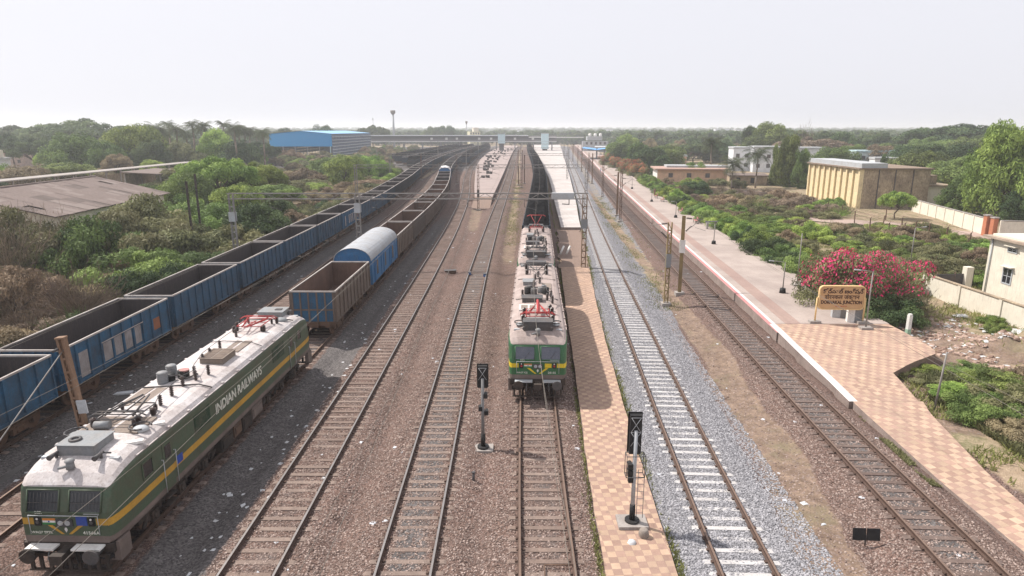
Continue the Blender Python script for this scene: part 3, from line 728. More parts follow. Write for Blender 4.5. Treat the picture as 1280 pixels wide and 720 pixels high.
place_row(TR[6], 71.9, 40, lambda k: Wc[0] if k < 6 else Wc[1 + k % 2],
          'open wagon heaped with black coal, %s behind the twin locomotives', 'wagon', 'coal wagons behind the twin locomotives')
# parked rakes of dark wagons far away in the yard
YB = smooth_curve([(220, -35.5), (260, -36.5), (320, -36), (400, -33), (470, -28), (560, -20)])
YC = smooth_curve([(220, -41), (260, -42), (320, -41), (400, -37.5), (470, -32.5), (560, -24)])
YD = smooth_curve([(220, -47), (260, -47.5), (320, -46), (400, -42), (470, -37), (560, -29)])
YF = smooth_curve([(220, -53), (260, -54), (320, -52), (400, -47), (470, -42), (560, -34)])
YE = smooth_curve([(220, -17), (260, -18.6), (309, -20.0), (400, -19.6), (497, -17), (600, -9)])
place_row(YB, 236, 22, lambda k: Wc[1] if k % 3 else Wc[2], 'dark loaded wagon, %s in the yard row next to the leftmost train', 'wagon', 'dark wagons parked far in the yard')
place_row(YC, 262, 20, lambda k: W_grim, 'dark empty wagon, %s in the second distant yard row', 'wagon', 'dark wagons parked far in the yard')
place_row(YD, 275, 19, lambda k: Wc[2], 'dark loaded wagon, %s in the outermost distant yard row', 'wagon', 'dark wagons parked far in the yard')
place_row(YF, 300, 17, lambda k: W_grim, 'dark wagon, %s in the extra rake behind the outermost yard row', 'wagon', 'dark wagons parked far in the yard')
place_row(YE, 262, 21, lambda k: Wc[1], 'dark coal wagon, %s in the short row left of the island platform', 'wagon', 'dark wagons parked far in the yard')

def make_van(L=11.9, mroof=None, mbody=None):
    mroof = mroof or M_vroof; mbody = mbody or M_vblue
    t = empty('covered_van'); hw = 1.52; zb, zs, zr = 1.1, 3.1, 4.15; y0, y1 = -L / 2, L / 2
    mb = MB()
    arc = [(hw * math.cos(R(a)), zs + (zr - zs) * math.sin(R(a))) for a in np.linspace(0, 180, 17)]
    for s in (-1, 1):
        mb.face([(s * hw, y0, zb), (s * hw, y1, zb), (s * hw, y1, zs), (s * hw, y0, zs)][::s], 0)
        for i in range(13):
            y = y0 + .06 + (L - .12) * i / 12
            if abs(y) < 1.2: continue
            mb.b2(min(s * hw, s * (hw + .06)), max(s * hw, s * (hw + .06)), y - .05, y + .05, zb, zs - .02, 0)
    for yy, s in ((y0, -1), (y1, 1)):
        mb.face(([(-hw, yy, zb), (hw, yy, zb)] + [(x, yy, z) for x, z in arc])[::-s], 0)
        for x in (-1.1, -.4, .4, 1.1): mb.b2(x - .05, x + .05, min(yy, yy + s * .07), max(yy, yy + s * .07), zb, zs + .35, 0)
        mb.b2(-.55, .55, min(yy, yy + s * .06), max(yy, yy + s * .06), zs + .38, zs + .7, 0)
        mb.b2(-hw, hw, min(yy, yy + s * .08), max(yy, yy + s * .08), zs - .1, zs + .04, 0)
    mb.build('body', mbody, t)
    rf = MB(); k = 1.03; arc2 = [(x * k, z + .03) for x, z in arc]
    for i in range(len(arc2) - 1):
        (x0, z0), (x1, z1) = arc2[i], arc2[i + 1]; rf.face([(x0, y0 - .12, z0), (x0, y1 + .12, z0), (x1, y1 + .12, z1), (x1, y0 - .12, z1)], 0, True)
        for yy, s in ((y0 - .12, 1), (y1 + .12, -1)):
            (u0, w0), (u1, w1) = arc[i], arc[i + 1]; rf.face([(x0, yy, z0), (x1, yy, z1), (u1, yy, w1), (u0, yy, w0)][::s], 0)
    for q in np.linspace(y0 + 1, y1 - 1, 6):
        for i in range(len(arc2) - 1):
            (x0, z0), (x1, z1) = arc2[i], arc2[i + 1]; rf.cyl((x0, q, z0 - .004), (x1, q, z1 - .004), .015, .015, 5, caps=False)
    rf.build('roof', mroof, t)
    for s in (-1, 1):
        for q in (-3.6, 0, 3.6):
            d = MB(); x = s * (hw + .03); d.b2(x - .03, x + .03, q - .95, q + .95, zb + .05, zs - .15)
            dd = d.build('door', mbody, t)
            e = MB(); e.b2(x + s * .03 - .012, x + s * .03 + .012, q - .55, q + .05, zb + .5, zs - .3); e.build('door_panel', M_glass if q else M_dgrey, dd)
    uf = MB(); uf.b2(-1.35, 1.35, y0, y1, .85, zb - .002)
    for s in (-1, 1):
        for q in (-.95, .95): uf.cyl((q, s * L / 2, .98), (q, s * (L / 2 + .3), .98), .09, .09, 8); uf.cyl((q, s * (L / 2 + .3), .98), (q, s * (L / 2 + .33), .98), .2, .2, 12)
    uf.build('underframe', M_rust, t)
    wagon_bogie(y0 + 2, t); wagon_bogie(y1 - 2, t)
    return t
def put(o, f, yc):
    o.location = (float(f(yc)), yc, 0); o.rotation_euler = (0, 0, math.atan2(-float(f(yc + 3.5) - f(yc - 3.5)), 7.0)); return o
v1 = put(make_van(), TR[3], 58.5); tag(v1, 'covered blue van with pale rounded roof behind the brown open wagon', 'wagon', 'wagons in the row behind the olive locomotive')
v2 = put(make_van(9.9, mk('van_roof_white', (.62, .61, .62), .8, amt=.3)), TR[3], 64.9 + PITCHW * 10.5); tag(v2, 'distant covered van with white rounded roof among open wagons', 'wagon', 'wagons in the row behind the olive locomotive')

# ---- text
def text_mesh(body, size, mat, M, parent, name='lettering', extrude=.004, shear=0, spacing=1.0, align='LEFT', bold=0, xscale=1):
    cu = bpy.data.curves.new(name, 'FONT'); cu.body = body; cu.size = size; cu.extrude = extrude; cu.shear = shear; cu.space_character = spacing
    cu.align_x = align; cu.offset = bold; cu.resolution_u = 3
    o = bpy.data.objects.new(name + '_src', cu); COL.objects.link(o)
    dg = bpy.context.evaluated_depsgraph_get(); dg.update()
    me = bpy.data.meshes.new_from_object(o.evaluated_get(dg)); COL.objects.unlink(o); bpy.data.objects.remove(o)
    me.materials.clear(); me.materials.append(mat); me.transform(Matrix.Diagonal((xscale, 1, 1, 1)))
    me.transform(M); r = bpy.data.objects.new(name, me); COL.objects.link(r)
    if parent: r.parent = parent
    return r
def frame(o, x, y):
    """matrix with local x along x, local y along y, at origin o"""
    x = Vector(x).normalized(); y = Vector(y).normalized(); z = x.cross(y)
    return Matrix.Translation(o) @ Matrix((x, y, z)).transposed().to_4x4()

def pantograph(t, yc, z, mat, way=1, up=0.0, name='pantograph'):
    """folded (or partly raised) pantograph on four insulators, arms lying along the roof"""
    mb = MB()
    w_ = .62
    for s in (-1, 1):
        mb.path([(s * w_, yc - .75, z + .28), (s * w_, yc + .75, z + .28)], .028, 6)
    for q in (-.75, 0, .75): mb.path([(-w_, yc + q, z + .28), (w_, yc + q, z + .28)], .025, 6)
    k = way
    zt = z + .42 + up
    knee = (0, yc + k * 1.25, z + .40 + up * .5)
    for s in (-1, 1):
        mb.path([(s * .5, yc - k * .5, z + .32), (s * .12, knee[1], knee[2])], .035, 6)
        mb.path([(s * .12, knee[1], knee[2]), (s * .55, yc - k * .55, zt)], .024, 6)
    mb.path([(0, yc - k * .2, z + .30), (0, knee[1] - .1, knee[2] - .02)], .03, 6)
    for q in (-.68, -.46):
        mb.path([(-.95, yc + k * q, zt - .09), (-.72, yc + k * q, zt + .03), (.72, yc + k * q, zt + .03), (.95, yc + k * q, zt - .09)], .026, 6)
    for s in (-.55, .55): mb.path([(s, yc - k * .68, zt + .02), (s, yc - k * .46, zt + .02)], .02, 5)
    p = mb.build(name, mat, t)
    for sx in (-.62, .62):
        for q in (-.7, .7): insulator(p, sx, yc + q, z, .26, .075)
    return p
def insulator(t, x, y, z, h=.42, r=.085, name='insulator'):
    mb = MB(); prof = [(r * .7, 0), (r * .7, .03)]; n = 5
    for i in range(n):
        a = .04 + (h - .06) * i / n; st = (h - .06) / n; prof += [(r * .5, a), (r, a + st * .35), (r * .95, a + st * .5), (r * .5, a + st * .8)]
    prof += [(r * .45, h - .01), (.001, h)]
    mb.lathe((x, y, z), prof, 10); return mb.build(name, M_insul, t)

def make_loco(style):
    """style 0: olive engine on the left; style 1: bright green engine; style 2: its twin behind"""
    L = 19.3; t = empty('electric_locomotive')
    mg = M_green if style == 0 else M_green2; my = M_yellow if style == 0 else M_yellow2; mr = M_roofw if style == 0 else M_roofp
    #   y, half width, shoulder z, roof z, rake
    S = [(0, 1.33, 2.86, 3.02, 1), (.10, 1.42, 2.90, 3.10, .8), (.38, 1.48, 3.02, 3.32, .5), (.85, 1.515, 3.14, 3.55, .2), (1.5, 1.525, 3.22, 3.68, 0), (2.4, 1.53, 3.25, 3.72, 0)]
    st = S + [(L / 2, 1.53, 3.25, 3.72, 0)] + [(L - a, b, c, d, -e) for (a, b, c, d, e) in reversed(S)]
    def rake(z): return .30 * max(0, z - 2.15)
    V = []; rings = []
    body = MB(); ring_pts = []
    for (y, hw, zs, zr, rk) in st:
        P = [(hw - .05, 1.12), (hw, 1.18), (hw, 1.36), (hw, 1.74), (hw, 2.0), (hw, 2.2), (hw, zs), (hw - .035, zs + .10), (hw - .16, zs + .10 + (zr - zs - .1) * .45), (hw * .72, zs + .1 + (zr - zs - .1) * .8), (hw * .38, zr - .02), (0, zr)]
        P = [(x, y + rk * rake(z), z) for x, z in P]; ring_pts.append(P)
    NP = len(ring_pts[0]); mats_ = [M_skirt, M_skirt, mg, my, mg, mg, mg, mr, mr, mr, mr]
    bm_s, bm_r = MB(), MB()
    for a, b in zip(ring_pts, ring_pts[1:]):
        for j in range(NP - 1):
            for s in (1, -1):
                q = [a[j], b[j], b[j + 1], a[j + 1]]; q = [(s * x, y, z) for x, y, z in q]
                if s < 0: q = q[::-1]
                mi = 0 if j < 2 else 2 if j == 3 else 1
                (bm_r if j >= 7 else bm_s).face(q, 0 if j >= 7 else mi, j >= 6)
    for P, s in ((ring_pts[0], 1), (ring_pts[-1], -1)):
        for j in range(NP - 1):
            a, b = P[j], P[j + 1]; q = [(-a[0], a[1], a[2]), (a[0], a[1], a[2]), (b[0], b[1], b[2]), (-b[0], b[1], b[2])]
            (bm_r if j >= 7 else bm_s).face(q[::s], 0 if j >= 7 or j < 2 else 1, False)
    bm_s.b2(-1.4, 1.4, .3, L - .3, 1.0, 1.118, 0)
    bd = bm_s.build('body', [M_skirt, mg, my], t)
    rf = bm_r
    # drip rail with small brackets along both roof edges
    for s in (-1, 1):
        rf.b2(s * 1.515 - .02, s * 1.515 + .02, 1.6, L - 1.6, 3.355, 3.385)
        for q in np.arange(2.2, L - 1.5, 1.45): rf.b2(s * 1.5 - .05, s * 1.5 + .05, q - .06, q + .06, 3.38, 3.46)
    roof = rf.build('roof', mr, t)
    for s in (-1, 1): # panel joints across the roof
        pass
    # front faces
    for E, s in ((0, 1), (L, -1)):
        fy = lambda z, o=0: E + s * (rake(z) - o) if E == 0 else E + s * (rake(z) - o)
        def plate(name, x0, x1, z0, z1, mat, o=.012, par=None):
            mb = MB(); A = [(x0, fy(z0, o), z0), (x1, fy(z0, o), z0), (x1, fy(z1, o), z1), (x0, fy(z1, o), z1)]; B = [(x0, fy(z0, -.01), z0), (x1, fy(z0, -.01), z0), (x1, fy(z1, -.01), z1), (x0, fy(z1, -.01), z1)]
            mb.face(A[::s]); 
            for i in range(4): j = (i + 1) % 4; mb.face([A[i], B[i], B[j], A[j]][::s])
            return mb.build(name, mat, par or t)
        for c in (-1, 1):
            x0, x1 = (c * .66 - .50, c * .66 + .50)
            ws = plate('windscreen', x0, x1, 2.22, 2.86, M_glass2 if style else M_glass, .015)
            g = MB()
            for (a, b) in (((x0, 2.20), (x1, 2.20)), ((x0, 2.88), (x1, 2.88)), ((x0, 2.20), (x0, 2.88)), ((x1, 2.20), (x1, 2.88))):
                g.cyl((a[0], fy(a[1], .03), a[1]), (b[0], fy(b[1], .03), b[1]), .022, .022, 6)
            g.build('window_frame', mg, ws)
            if style == 0:
                g = MB()
                for i in range(1, 9): x = x0 + (x1 - x0) * i / 9; g.cyl((x, fy(2.29, .045), 2.29), (x, fy(2.80, .045), 2.80), .004, .004, 4)
                for z in (2.5,): g.cyl((x0, fy(z, .045), z), (x1, fy(z, .045), z), .007, .007, 4)
                g.build('window_grille', M_dgrey, ws)
            else:
                g = MB(); g.cyl((c * .66, fy(2.27, .04), 2.27), (c * .66 + .25, fy(2.6, .04), 2.62), .009, .009, 4); g.build('wiper', M_black, ws)
        # handrails
        h = MB(); h.cyl((-1.08, fy(2.12, .08), 2.12), (1.08, fy(2.12, .08), 2.12), .014, .014, 6)
        for x in (-1.08, -.3, .3, 1.08): h.cyl((x, fy(2.12, .08), 2.12), (x, fy(2.12, -.01), 2.12), .012, .012, 5)
        for x in (-1.08, 1.08): h.cyl((x, fy(1.45, .07), 1.45), (x, fy(2.12, .07), 2.12), .012, .012, 5)
        h.build('handrail', M_lgrey, t)
        for c in (-1, 1):
            plate('yellow_patch', min(c * .98, c * 1.325), max(c * .98, c * 1.325), 1.76, 1.99, my, .011)
            lb = plate('marker_lamp', c * .84 - .09, c * .84 + .09, 1.73, 2.03, M_black, .04)
            k = MB(); k.cyl((c * .84, fy(1.86, .04), 1.86), (c * .84, fy(1.86, .06), 1.86), .055, .055, 12); k.build('lens', M_red if style else M_dgrey, lb)
            k = MB(); k.cyl((c * .84, fy(1.97, .04), 1.975), (c * .84, fy(1.97, .055), 1.975), .035, .035, 10); k.build('lens', M_white, lb)
        hp = plate('headlamp', -.24, .24, 1.72, 1.97, M_dgrey, .06)
        k = MB(); 
        for c in (-.11, .11): k.cyl((c, fy(1.85, .06), 1.85), (c, fy(1.85, .075), 1.85), .085, .085, 14)
        k.build('lens', M_lgrey, hp)
        # national flag, left as seen from outside
        q = s
        fx = (-.70 * q, -.30 * q); fx = (min(fx), max(fx))
        plate('flag_band', *fx, 1.905, 1.98, M_orange, .014); plate('flag_band', *fx, 1.835, 1.904, M_white, .014); plate('flag_band', *fx, 1.765, 1.834, M_fgreen, .014)
        k = MB(); k.cyl((sum(fx) / 2, fy(1.87, .016), 1.87), (sum(fx) / 2, fy(1.87, .018), 1.87), .028, .028, 12); k.build('flag_wheel', M_blueplate, t)
        bx = (.36 * q, .70 * q); bx = (min(bx), max(bx))
        if style == 0: plate('blue_plate', *bx, 1.74, 2.05, M_blueplate, .02)
        else: plate('yellow_patch', *bx, 1.76, 1.99, my, .011)
        k = MB()
        for c in (-1, 1):
            A = [(c * .06, 1.42), (c * .16, 1.42), (c * .56, 1.74), (c * .40, 1.74)]
            A = [(x, fy(z, .013), z) for x, z in A]; k.face(A[::c * s])
        k.build('chevron', my, t)
        k = MB(); k.face([(-.05, fy(1.5, .016), 1.58), (0, fy(1.5, .016), 1.48), (.05, fy(1.5, .016), 1.58), (.03, fy(1.6, .016), 1.66), (-.03, fy(1.6, .016), 1.66)][::s]); k.build('crest', M_white, t)
        if s > 0:
            num = '41566A' if style == 0 else '28155'
            text_mesh(num, .15, M_lett, frame((.52, -.018, 1.43), (1, 0, 0), (0, 0, 1)), t, spacing=1.1, bold=.004)
            text_mesh('WAG7 TPTK' if style == 0 else 'WAG7 KZJ', .12, M_lett, frame((-1.1, -.018, 1.44), (1, 0, 0), (0, 0, 1)), t, bold=.002)
            text_mesh('SCR', .13, M_lett, frame((-.9, -.02, 2.15), (1, 0, 0), (0, 0, 1)), t, bold=.003)
            plate('name_strip', .62, 1.1, 2.145, 2.215, M_lgrey, .02)
        # headstock, steps, buffers, coupler, pilot
        k = MB(); k.b2(-1.42, 1.42, min(E - s * .02, E + s * .22), max(E - s * .02, E + s * .22), .78, 1.10)
        hs_ = k.build('headstock', M_under, t)
        for c in (-1, 1):
            k = MB(); k.b2(c * .72 - .45, c * .72 + .45, min(E - s * .03, E - s * .34), max(E - s * .03, E - s * .34), 1.03, 1.09); k.build('footplate', M_lgrey if style else M_white, hs_)
            k = MB(); k.cyl((c * .98, E - s * .02, .93), (c * .98, E - s * .46, .93), .13, .13, 14); k.cyl((c * .98, E - s * .46, .93), (c * .98, E - s * .53, .93), .25, .25, 20)
            k.build('buffer', M_under if c * s < 0 else M_dgrey, t)
            for xx in (.30, .42, .56): # hoses
                k = MB(); k.path([(c * xx, E - s * .02, .9), (c * xx, E - s * .16, .85), (c * (xx + .03), E - s * .2, .62), (c * xx, E - s * .12, .45)], .022, 6); k.build('air_hose', M_black if xx < .5 else M_grey, t)
            k = MB(); k.b2(c * 1.42 - .1, c * 1.42 + .1, min(E + s * .1, E + s * .7), max(E + s * .1, E + s * .7), .45, 1.1); k.b2(c * 1.38 - .18, c * 1.38 + .16, min(E + s * .1, E + s * .55), max(E + s * .1, E + s * .55), .42, .46); k.build('cab_steps', M_skirt, t)
        k = MB(); k.b2(-.13, .13, min(E - s * .02, E - s * .42), max(E - s * .02, E - s * .42), .82, 1.02); k.b2(-.2, .2, min(E - s * .42, E - s * .66), max(E - s * .42, E - s * .66), .74, 1.06); k.build('coupler', M_under, t)
        k = MB()
        for i in range(9): x = -1.2 + .3 * i; k.b2(x - .05, x + .05, min(E - s * .05, E - s * .12), max(E - s * .05, E - s * .12), .16, .72)
        k.b2(-1.3, 1.3, min(E - s * .04, E - s * .13), max(E - s * .04, E - s * .13), .14, .2); k.b2(-1.3, 1.3, min(E - s * .04, E - s * .13), max(E - s * .04, E - s * .13), .68, .78)
        k.build('cow_catcher', M_under, t)
    # side details
    for s in (-1, 1):
        X = s * 1.53
        def sp(name, y0, y1, z0, z1, mat, o=.012, par=None):
            mb = MB(); mb.b2(min(X - s * .01, X + s * o), max(X - s * .01, X + s * o), y0, y1, z0, z1); return mb.build(name, mat, par or t)
        for e, q in ((0, 1), (L, -1)):
            ya, yb = sorted((e + q * 1.75, e + q * 2.35)); wn = sp('cab_window', ya, yb, 2.38, 2.92, M_glass, .015)
            k = MB()
            for a in (ya, yb): k.b2(min(X, X + s * .035), max(X, X + s * .035), a - .025, a + .025, 2.34, 2.96)
            for a in (2.36, 2.94): k.b2(min(X, X + s * .033), max(X, X + s * .033), ya + .03, yb - .03, a - .025, a + .025)
            k.build('window_frame', mg, wn)
            ya, yb = sorted((e + q * 3.0, e + q * 3.62)); dr = sp('cab_door', ya, yb, 1.2, 3.1, mg, .02)
            k = MB(); k.b2(min(X, X + s * .03), max(X, X + s * .03), ya + .12, yb - .12, 2.4, 2.9); k.build('door_window', M_glass, dr)
            sp('door_stripe', ya, yb, 1.745, 1.995, my, .023, dr)
            for a in (ya - .1, yb + .1):
                k = MB(); k.cyl((X + s * .07, a, 1.2), (X + s * .07, a, 2.5), .014, .014, 6); k.b2(min(X, X + s * .07), max(X, X + s * .07), a - .01, a + .01, 2.47, 2.5); k.build('grab_rail', M_lgrey, t)
            k = MB()
            for zz in (.55, .85): k.b2(min(X - s * .25, X + s * .02), max(X - s * .25, X + s * .02), ya, yb, zz, zz + .04)
            k.build('step', M_under, t)
        sp('number_plate', 3.85, 4.25, 1.80, 2.12, M_blueplate, .015)
        # louvres
        for (ya, yb) in ((5.35, 6.55), (13.4, 14.9)):
            lv = MB()
            for i in range(9): z = 2.38 + .075 * i; lv.b2(min(X, X + s * .03), max(X, X + s * .03), ya, yb, z, z + .045)
            lv.b2(min(X - s * .005, X + s * .012), max(X - s * .005, X + s * .012), ya - .05, yb + .05, 2.33, 3.07); lv.build('louvre', M_dgrey if style else mk('louvre_green', (.03, .06, .035), .7, amt=.3), t)
    text_mesh('INDIAN RAILWAYS', .62, M_lett, frame((1.548, 7.05, 2.36), (0, 1, 0), (0, 0, 1)), t, bold=.012, spacing=.98, xscale=.93)
    # bogies: two six-wheeled
    for yc in (4.4, L - 4.4):
        mb = MB()
        for s in (-1, 1):
            x = s * 1.12; mb.b2(x - .09, x + .09, yc - 2.75, yc + 2.75, .62, .88); mb.b2(x - .1, x + .1, yc - 2.2, yc - 1.4, .42, .62); mb.b2(x - .1, x + .1, yc + 1.0, yc + 1.7, .42, .62)
            for q in (-1.85, 0, 1.85):
                mb.b2(x - .16, x + .18, yc + q - .22, yc + q + .22, .32, .72); mb.cyl((x + s * .16, yc + q, .52), (x + s * .24, yc + q, .52), .14, .12, 12)
                for d in (-.42, .42): mb.cyl((x + s * .05, yc + q + d, .5), (x + s * .05, yc + q + d, .85), .1, .1, 8)
            for d in (-2.55, -.92, .92, 2.5): mb.cyl((x + s * .1, yc + d, .38), (x + s * .1, yc + d + .3, .7), .07, .07, 8)
            mb.path([(x + s * .2, yc - 2.6, .95), (x + s * .22, yc - 1, .9), (x + s * .2, yc + 1, .97), (x + s * .22, yc + 2.6, .9)], .025, 5)
        mb.b2(-1.0, 1.0, yc - .9, yc - .6, .55, .95); mb.b2(-1.0, 1.0, yc + .6, yc + .9, .55, .95)
        b = mb.build('bogie', M_under, t)
        for q in (-1.85, 0, 1.85): wheelset(yc + q, .546, .546, b)
    for i, (a, b_, z0, mm) in enumerate(((7.5, 8.6, .35, M_under), (8.75, 9.5, .45, M_rust), (9.65, 10.6, .3, M_under), (10.75, 11.9, .42, M_skirt))):
        for s in (-1, 1):
            k = MB(); k.b2(min(s * .6, s * 1.42), max(s * .6, s * 1.42), a, b_, z0, 1.0); k.b2(min(s * .7, s * 1.46), max(s * .7, s * 1.46), a + .08, b_ - .08, z0 + .12, .88); k.build('equipment_box', mm, t)
    # ------------- roof equipment (z of roof about 3.70)
    zr = 3.70
    def rbox(name, x, y, dx, dy, h, mat, lip=True, z=zr, par=None):
        mb = MB(); mb.box((x, y, z + h / 2 - .12), (dx, dy, h + .24))
        if lip: mb.box((x, y, z + h + .012), (dx + .08, dy + .08, .025))
        return mb.build(name, mat, par or t)
    def disc(name, x, y, r, h, mat, ring=True):
        mb = MB(); mb.dome((x, y, zr - .03), r, r, h + .03, 0, 16, 4)
        o = mb.build(name, mat, t)
        if ring:
            k = MB()
            for i in range(10):
                a0 = R(20 + 32 * i * .9); a1 = R(20 + 32 * (i + 1) * .9); k.cyl((x + 1.3 * r * math.cos(a0), y + 1.3 * r * math.sin(a0), zr + .12), (x + 1.3 * r * math.cos(a1), y + 1.3 * r * math.sin(a1), zr + .12), .035, .035, 6)
            k.build('hose_loop', M_dgrey, o)
        return o
    def busbar(pts, r=.02, mat=None):
        mb = MB(); mb.path(pts, r, 6); return mb.build('bus_bar', mat or M_dgrey, t)
    def meshpanel(x0, x1, y0, y1):
        mb = MB(); mb.b2(x0, x1, y0, y1, zr - .05, zr + .018); return mb.build('roof_grille', M_mesh, t)
    # horn & lamp at both cab roofs
    for e, q in ((0, 1), (L, -1)):
        k = MB(); k.cyl((0, e + q * .62, 3.40), (0, e + q * .62, 3.66), .13, .11, 12); k.dome((0, e + q * .62, 3.66), .15, .15, .10, 0, 12, 4); k.cyl((-.02, e + q * .62, 3.5), (-.32, e + q * .5, 3.46), .05, .05, 8); k.build('roof_lamp', M_grey, t)
        for c in (-1, 1):
            k = MB(); zb_ = 3.56; k.cyl((c * .72, e + q * 1.05, zb_), (c * .72, e + q * 1.05, zb_ + .18), .05, .05, 8); k.cyl((c * .72, e + q * 1.2, zb_ + .16), (c * .72, e + q * .72, zb_ + .13), .03, .09, 10); k.cyl((c * .72 - .1, e + q * 1.2, zb_ + .12), (c * .72 + .25, e + q * 1.18, zb_ + .12), .03, .03, 6); k.build('horn', M_dgrey, t)
            k = MB(); k.box((c * 1.1, e + q * 1.15, 3.50), (.3, .16, .1)); k.build('roof_step', M_lgrey, t)
    if style == 0:
        h = rbox('roof_hatch', -.12, 2.25, 1.2, 1.05, .24, M_grey); k = MB(); k.lathe((-.35, 2.1, zr + .27), [(.2, 0), (.2, .05), (.12, .06), (.11, .02)], 16); k.build('vent_ring', M_dgrey, h)
        disc('roof_vent', -.95, 3.05, .26, .10, M_grey); disc('roof_vent', .95, 3.6, .27, .13, M_lgrey)
        for (x, y) in ((1.2, 2.75), (1.15, 4.3)):
            k = MB(); k.box((x, y, 3.60), (.5, .2, .1), rz=.5); k.build('roof_bracket', M_white, t)
        meshpanel(-1.05, 1.0, 3.3, 4.6)
        pantograph(t, 4.55, zr, M_dgrey, 1)
        k = MB(); k.cyl((-.6, 3.55, zr + .14), (-.1, 3.6, zr + .14), .15, .15, 12); k.build('servo_motor', M_grey, t)
        insulator(t, -.75, 3.75, zr, .35, .13); insulator(t, .62, 4.1, zr, .3, .12); insulator(t, .75, 4.85, zr, .3, .12)
        meshpanel(-1.0, -.62, 5.6, 7.4); meshpanel(-.5, -.12, 5.6, 7.4)
        for i, (x, y) in enumerate(((.55, 5.7), (.50, 6.6), (.42, 7.6), (.60, 8.3), (.28, 8.85), (.8, 9.0), (-.1, 10.4), (-.15, 11.2), (-.2, 12.3), (-.25, 14.2))): insulator(t, x, y, zr, .44, .085)
        busbar([(.75, 4.85, zr + .3), (.55, 5.7, zr + .46), (.50, 6.6, zr + .46), (.42, 7.6, zr + .46), (.60, 8.3, zr + .46), (.28, 8.85, zr + .46), (-.1, 10.4, zr + .46), (-.15, 11.2, zr + .46), (-.2, 12.3, zr + .46), (-.25, 14.2, zr + .46), (-.2, 15.5, zr + .35)], .014)
        # breaker drums
        for (x, y, r, hh, mm) in ((-.55, 7.9, .2, .5, M_grey), (-.62, 8.75, .2, .5, M_grey), (0, 8.5, .22, .38, M_black), (-.38, 8.2, .16, .3, M_black)):
            k = MB(); k.lathe((x, y, zr - .02), [(r, 0), (r, hh), (r * .85, hh + .03), (.001, hh + .04)], 16)
            for zz in np.arange(.08, hh - .03, .09): k.lathe((x, y, zr + zz), [(r, 0), (r + .02, .015), (r + .02, .03), (r, .045)], 16)
            k.build('breaker_drum', mm, t)
        k = MB(); k.cyl((.05, 8.5, zr + .34), (.05, 8.5, zr + .40), .2, .2, 14); k.build('drum_cap', mk('faded_red', (.42, .2, .2), .7), t)
        busbar([(-.62, 7.9, zr + .25), (0, 8.1, zr + .3), (.28, 8.2, zr + .12), (.5, 8.7, zr + .12)], .035); busbar([(-1.35, 7.25, zr - .05), (-1.1, 7.3, zr + .04), (1.0, 7.75, zr + .04), (1.45, 7.9, zr - .16)], .03)
        busbar([(-1.2, 13.3, zr), (-.5, 13.35, zr + .07), (.9, 13.2, zr + .07), (1.4, 13.2, zr - .12)], .02)
        g = rbox('roof_grille_box', .35, 10.9, 1.0, 1.35, .26, mk('brown_vent', (.2, .165, .14), .8, amt=.4)); k = MB()
        for a in (-.25, .25):
            for b_ in (-.33, .33): k.box((.35 + a, 10.9 + b_, zr + .29), (.42, .58, .012))
        k.build('vent_mesh', mk('vent_mesh_dark', (.12, .09, .075), .9, amt=.4, fine=40, var=.4), g)
        meshpanel(-.05, .32, 11.9, 13.6); meshpanel(.42, .80, 11.9, 13.6)
        p = pantograph(t, 15.9, zr, M_red, -1); 
        for (x, y) in ((-.7, 15.0), (-.85, 15.7), (.75, 15.2), (.85, 16.6)): insulator(t, x, y, zr, .36, .11)
        busbar([(-.95, 16.9, zr + .05), (0, 16.8, zr + .12), (1.0, 17.1, zr + .06), (1.4, 17.4, zr - .1)], .035)
        disc('roof_vent', .85, 17.1, .33, .14, M_grey, False)
        h = rbox('roof_hatch', 0, 18.1, 1.35, 1.1, .24, M_grey); k = MB(); k.box((.3, 18.1, zr + .29), (.35, .3, .03)); k.build('hatch_handle', M_dgrey, h)
    else:
        h = rbox('roof_hatch', 0, 2.2, 1.5, .7, .3, M_dgrey); h2 = rbox('roof_hatch', 0, 2.85, 1.15, .5, .22, M_grey)
        for c in (-1, 1): disc('roof_vent', c * .95, 2.6, .22, .1, M_lgrey)
        pantograph(t, 4.2, zr, M_red if style == 1 else M_dgrey, 1)
        k = MB(); k.path([(0, 3.6, zr + .45), (0, 5.9, zr + .55)], .07, 8); k.path([(.12, 3.6, zr + .4), (.08, 5.8, zr + .5)], .03, 6); k.build('pantograph_arm', M_red if style == 1 else M_dgrey, t)
        for (x, y) in ((-.8, 3.3), (.8, 3.3), (-.75, 4.9), (.8, 5.0), (.7, 5.6)): insulator(t, x, y, zr, .38, .13)
        k = rbox('roof_tray', -.5, 6.1, 1.1, 1.1, .06, M_white, False); meshpanel(-.95, -.6, 5.7, 6.5); 
        for (x0, x1) in ((-.95, -.56), (-.46, -.1)):
            q = MB(); q.b2(x0, x1, 5.7, 6.5, zr + .062, zr + .075); q.build('tray_mesh', M_mesh, k)
        g = rbox('roof_grille_box', -.3, 7.7, 1.2, .8, .26, M_dgrey)
        for i, (x, y, r, hh) in enumerate(((-.6, 9.2, .2, .45), (-.2, 9.0, .2, .4), (.2, 9.35, .18, .4), (.55, 9.1, .2, .45), (-.45, 9.9, .18, .35), (.45, 9.95, .16, .35))):
            k = MB(); k.lathe((x, y, zr - .02), [(r, 0), (r, hh), (r * .8, hh + .03), (.001, hh + .04)], 14); k.build('breaker_drum', (M_black, M_dgrey, M_grey)[i % 3], t)
        for (x, y) in ((.9, 7.2), (.6, 7.8), (.85, 8.5), (-.9, 8.6), (-.2, 10.8), (.2, 11.6), (-.1, 12.6), (.1, 13.4)): insulator(t, x, y, zr, .46, .1)
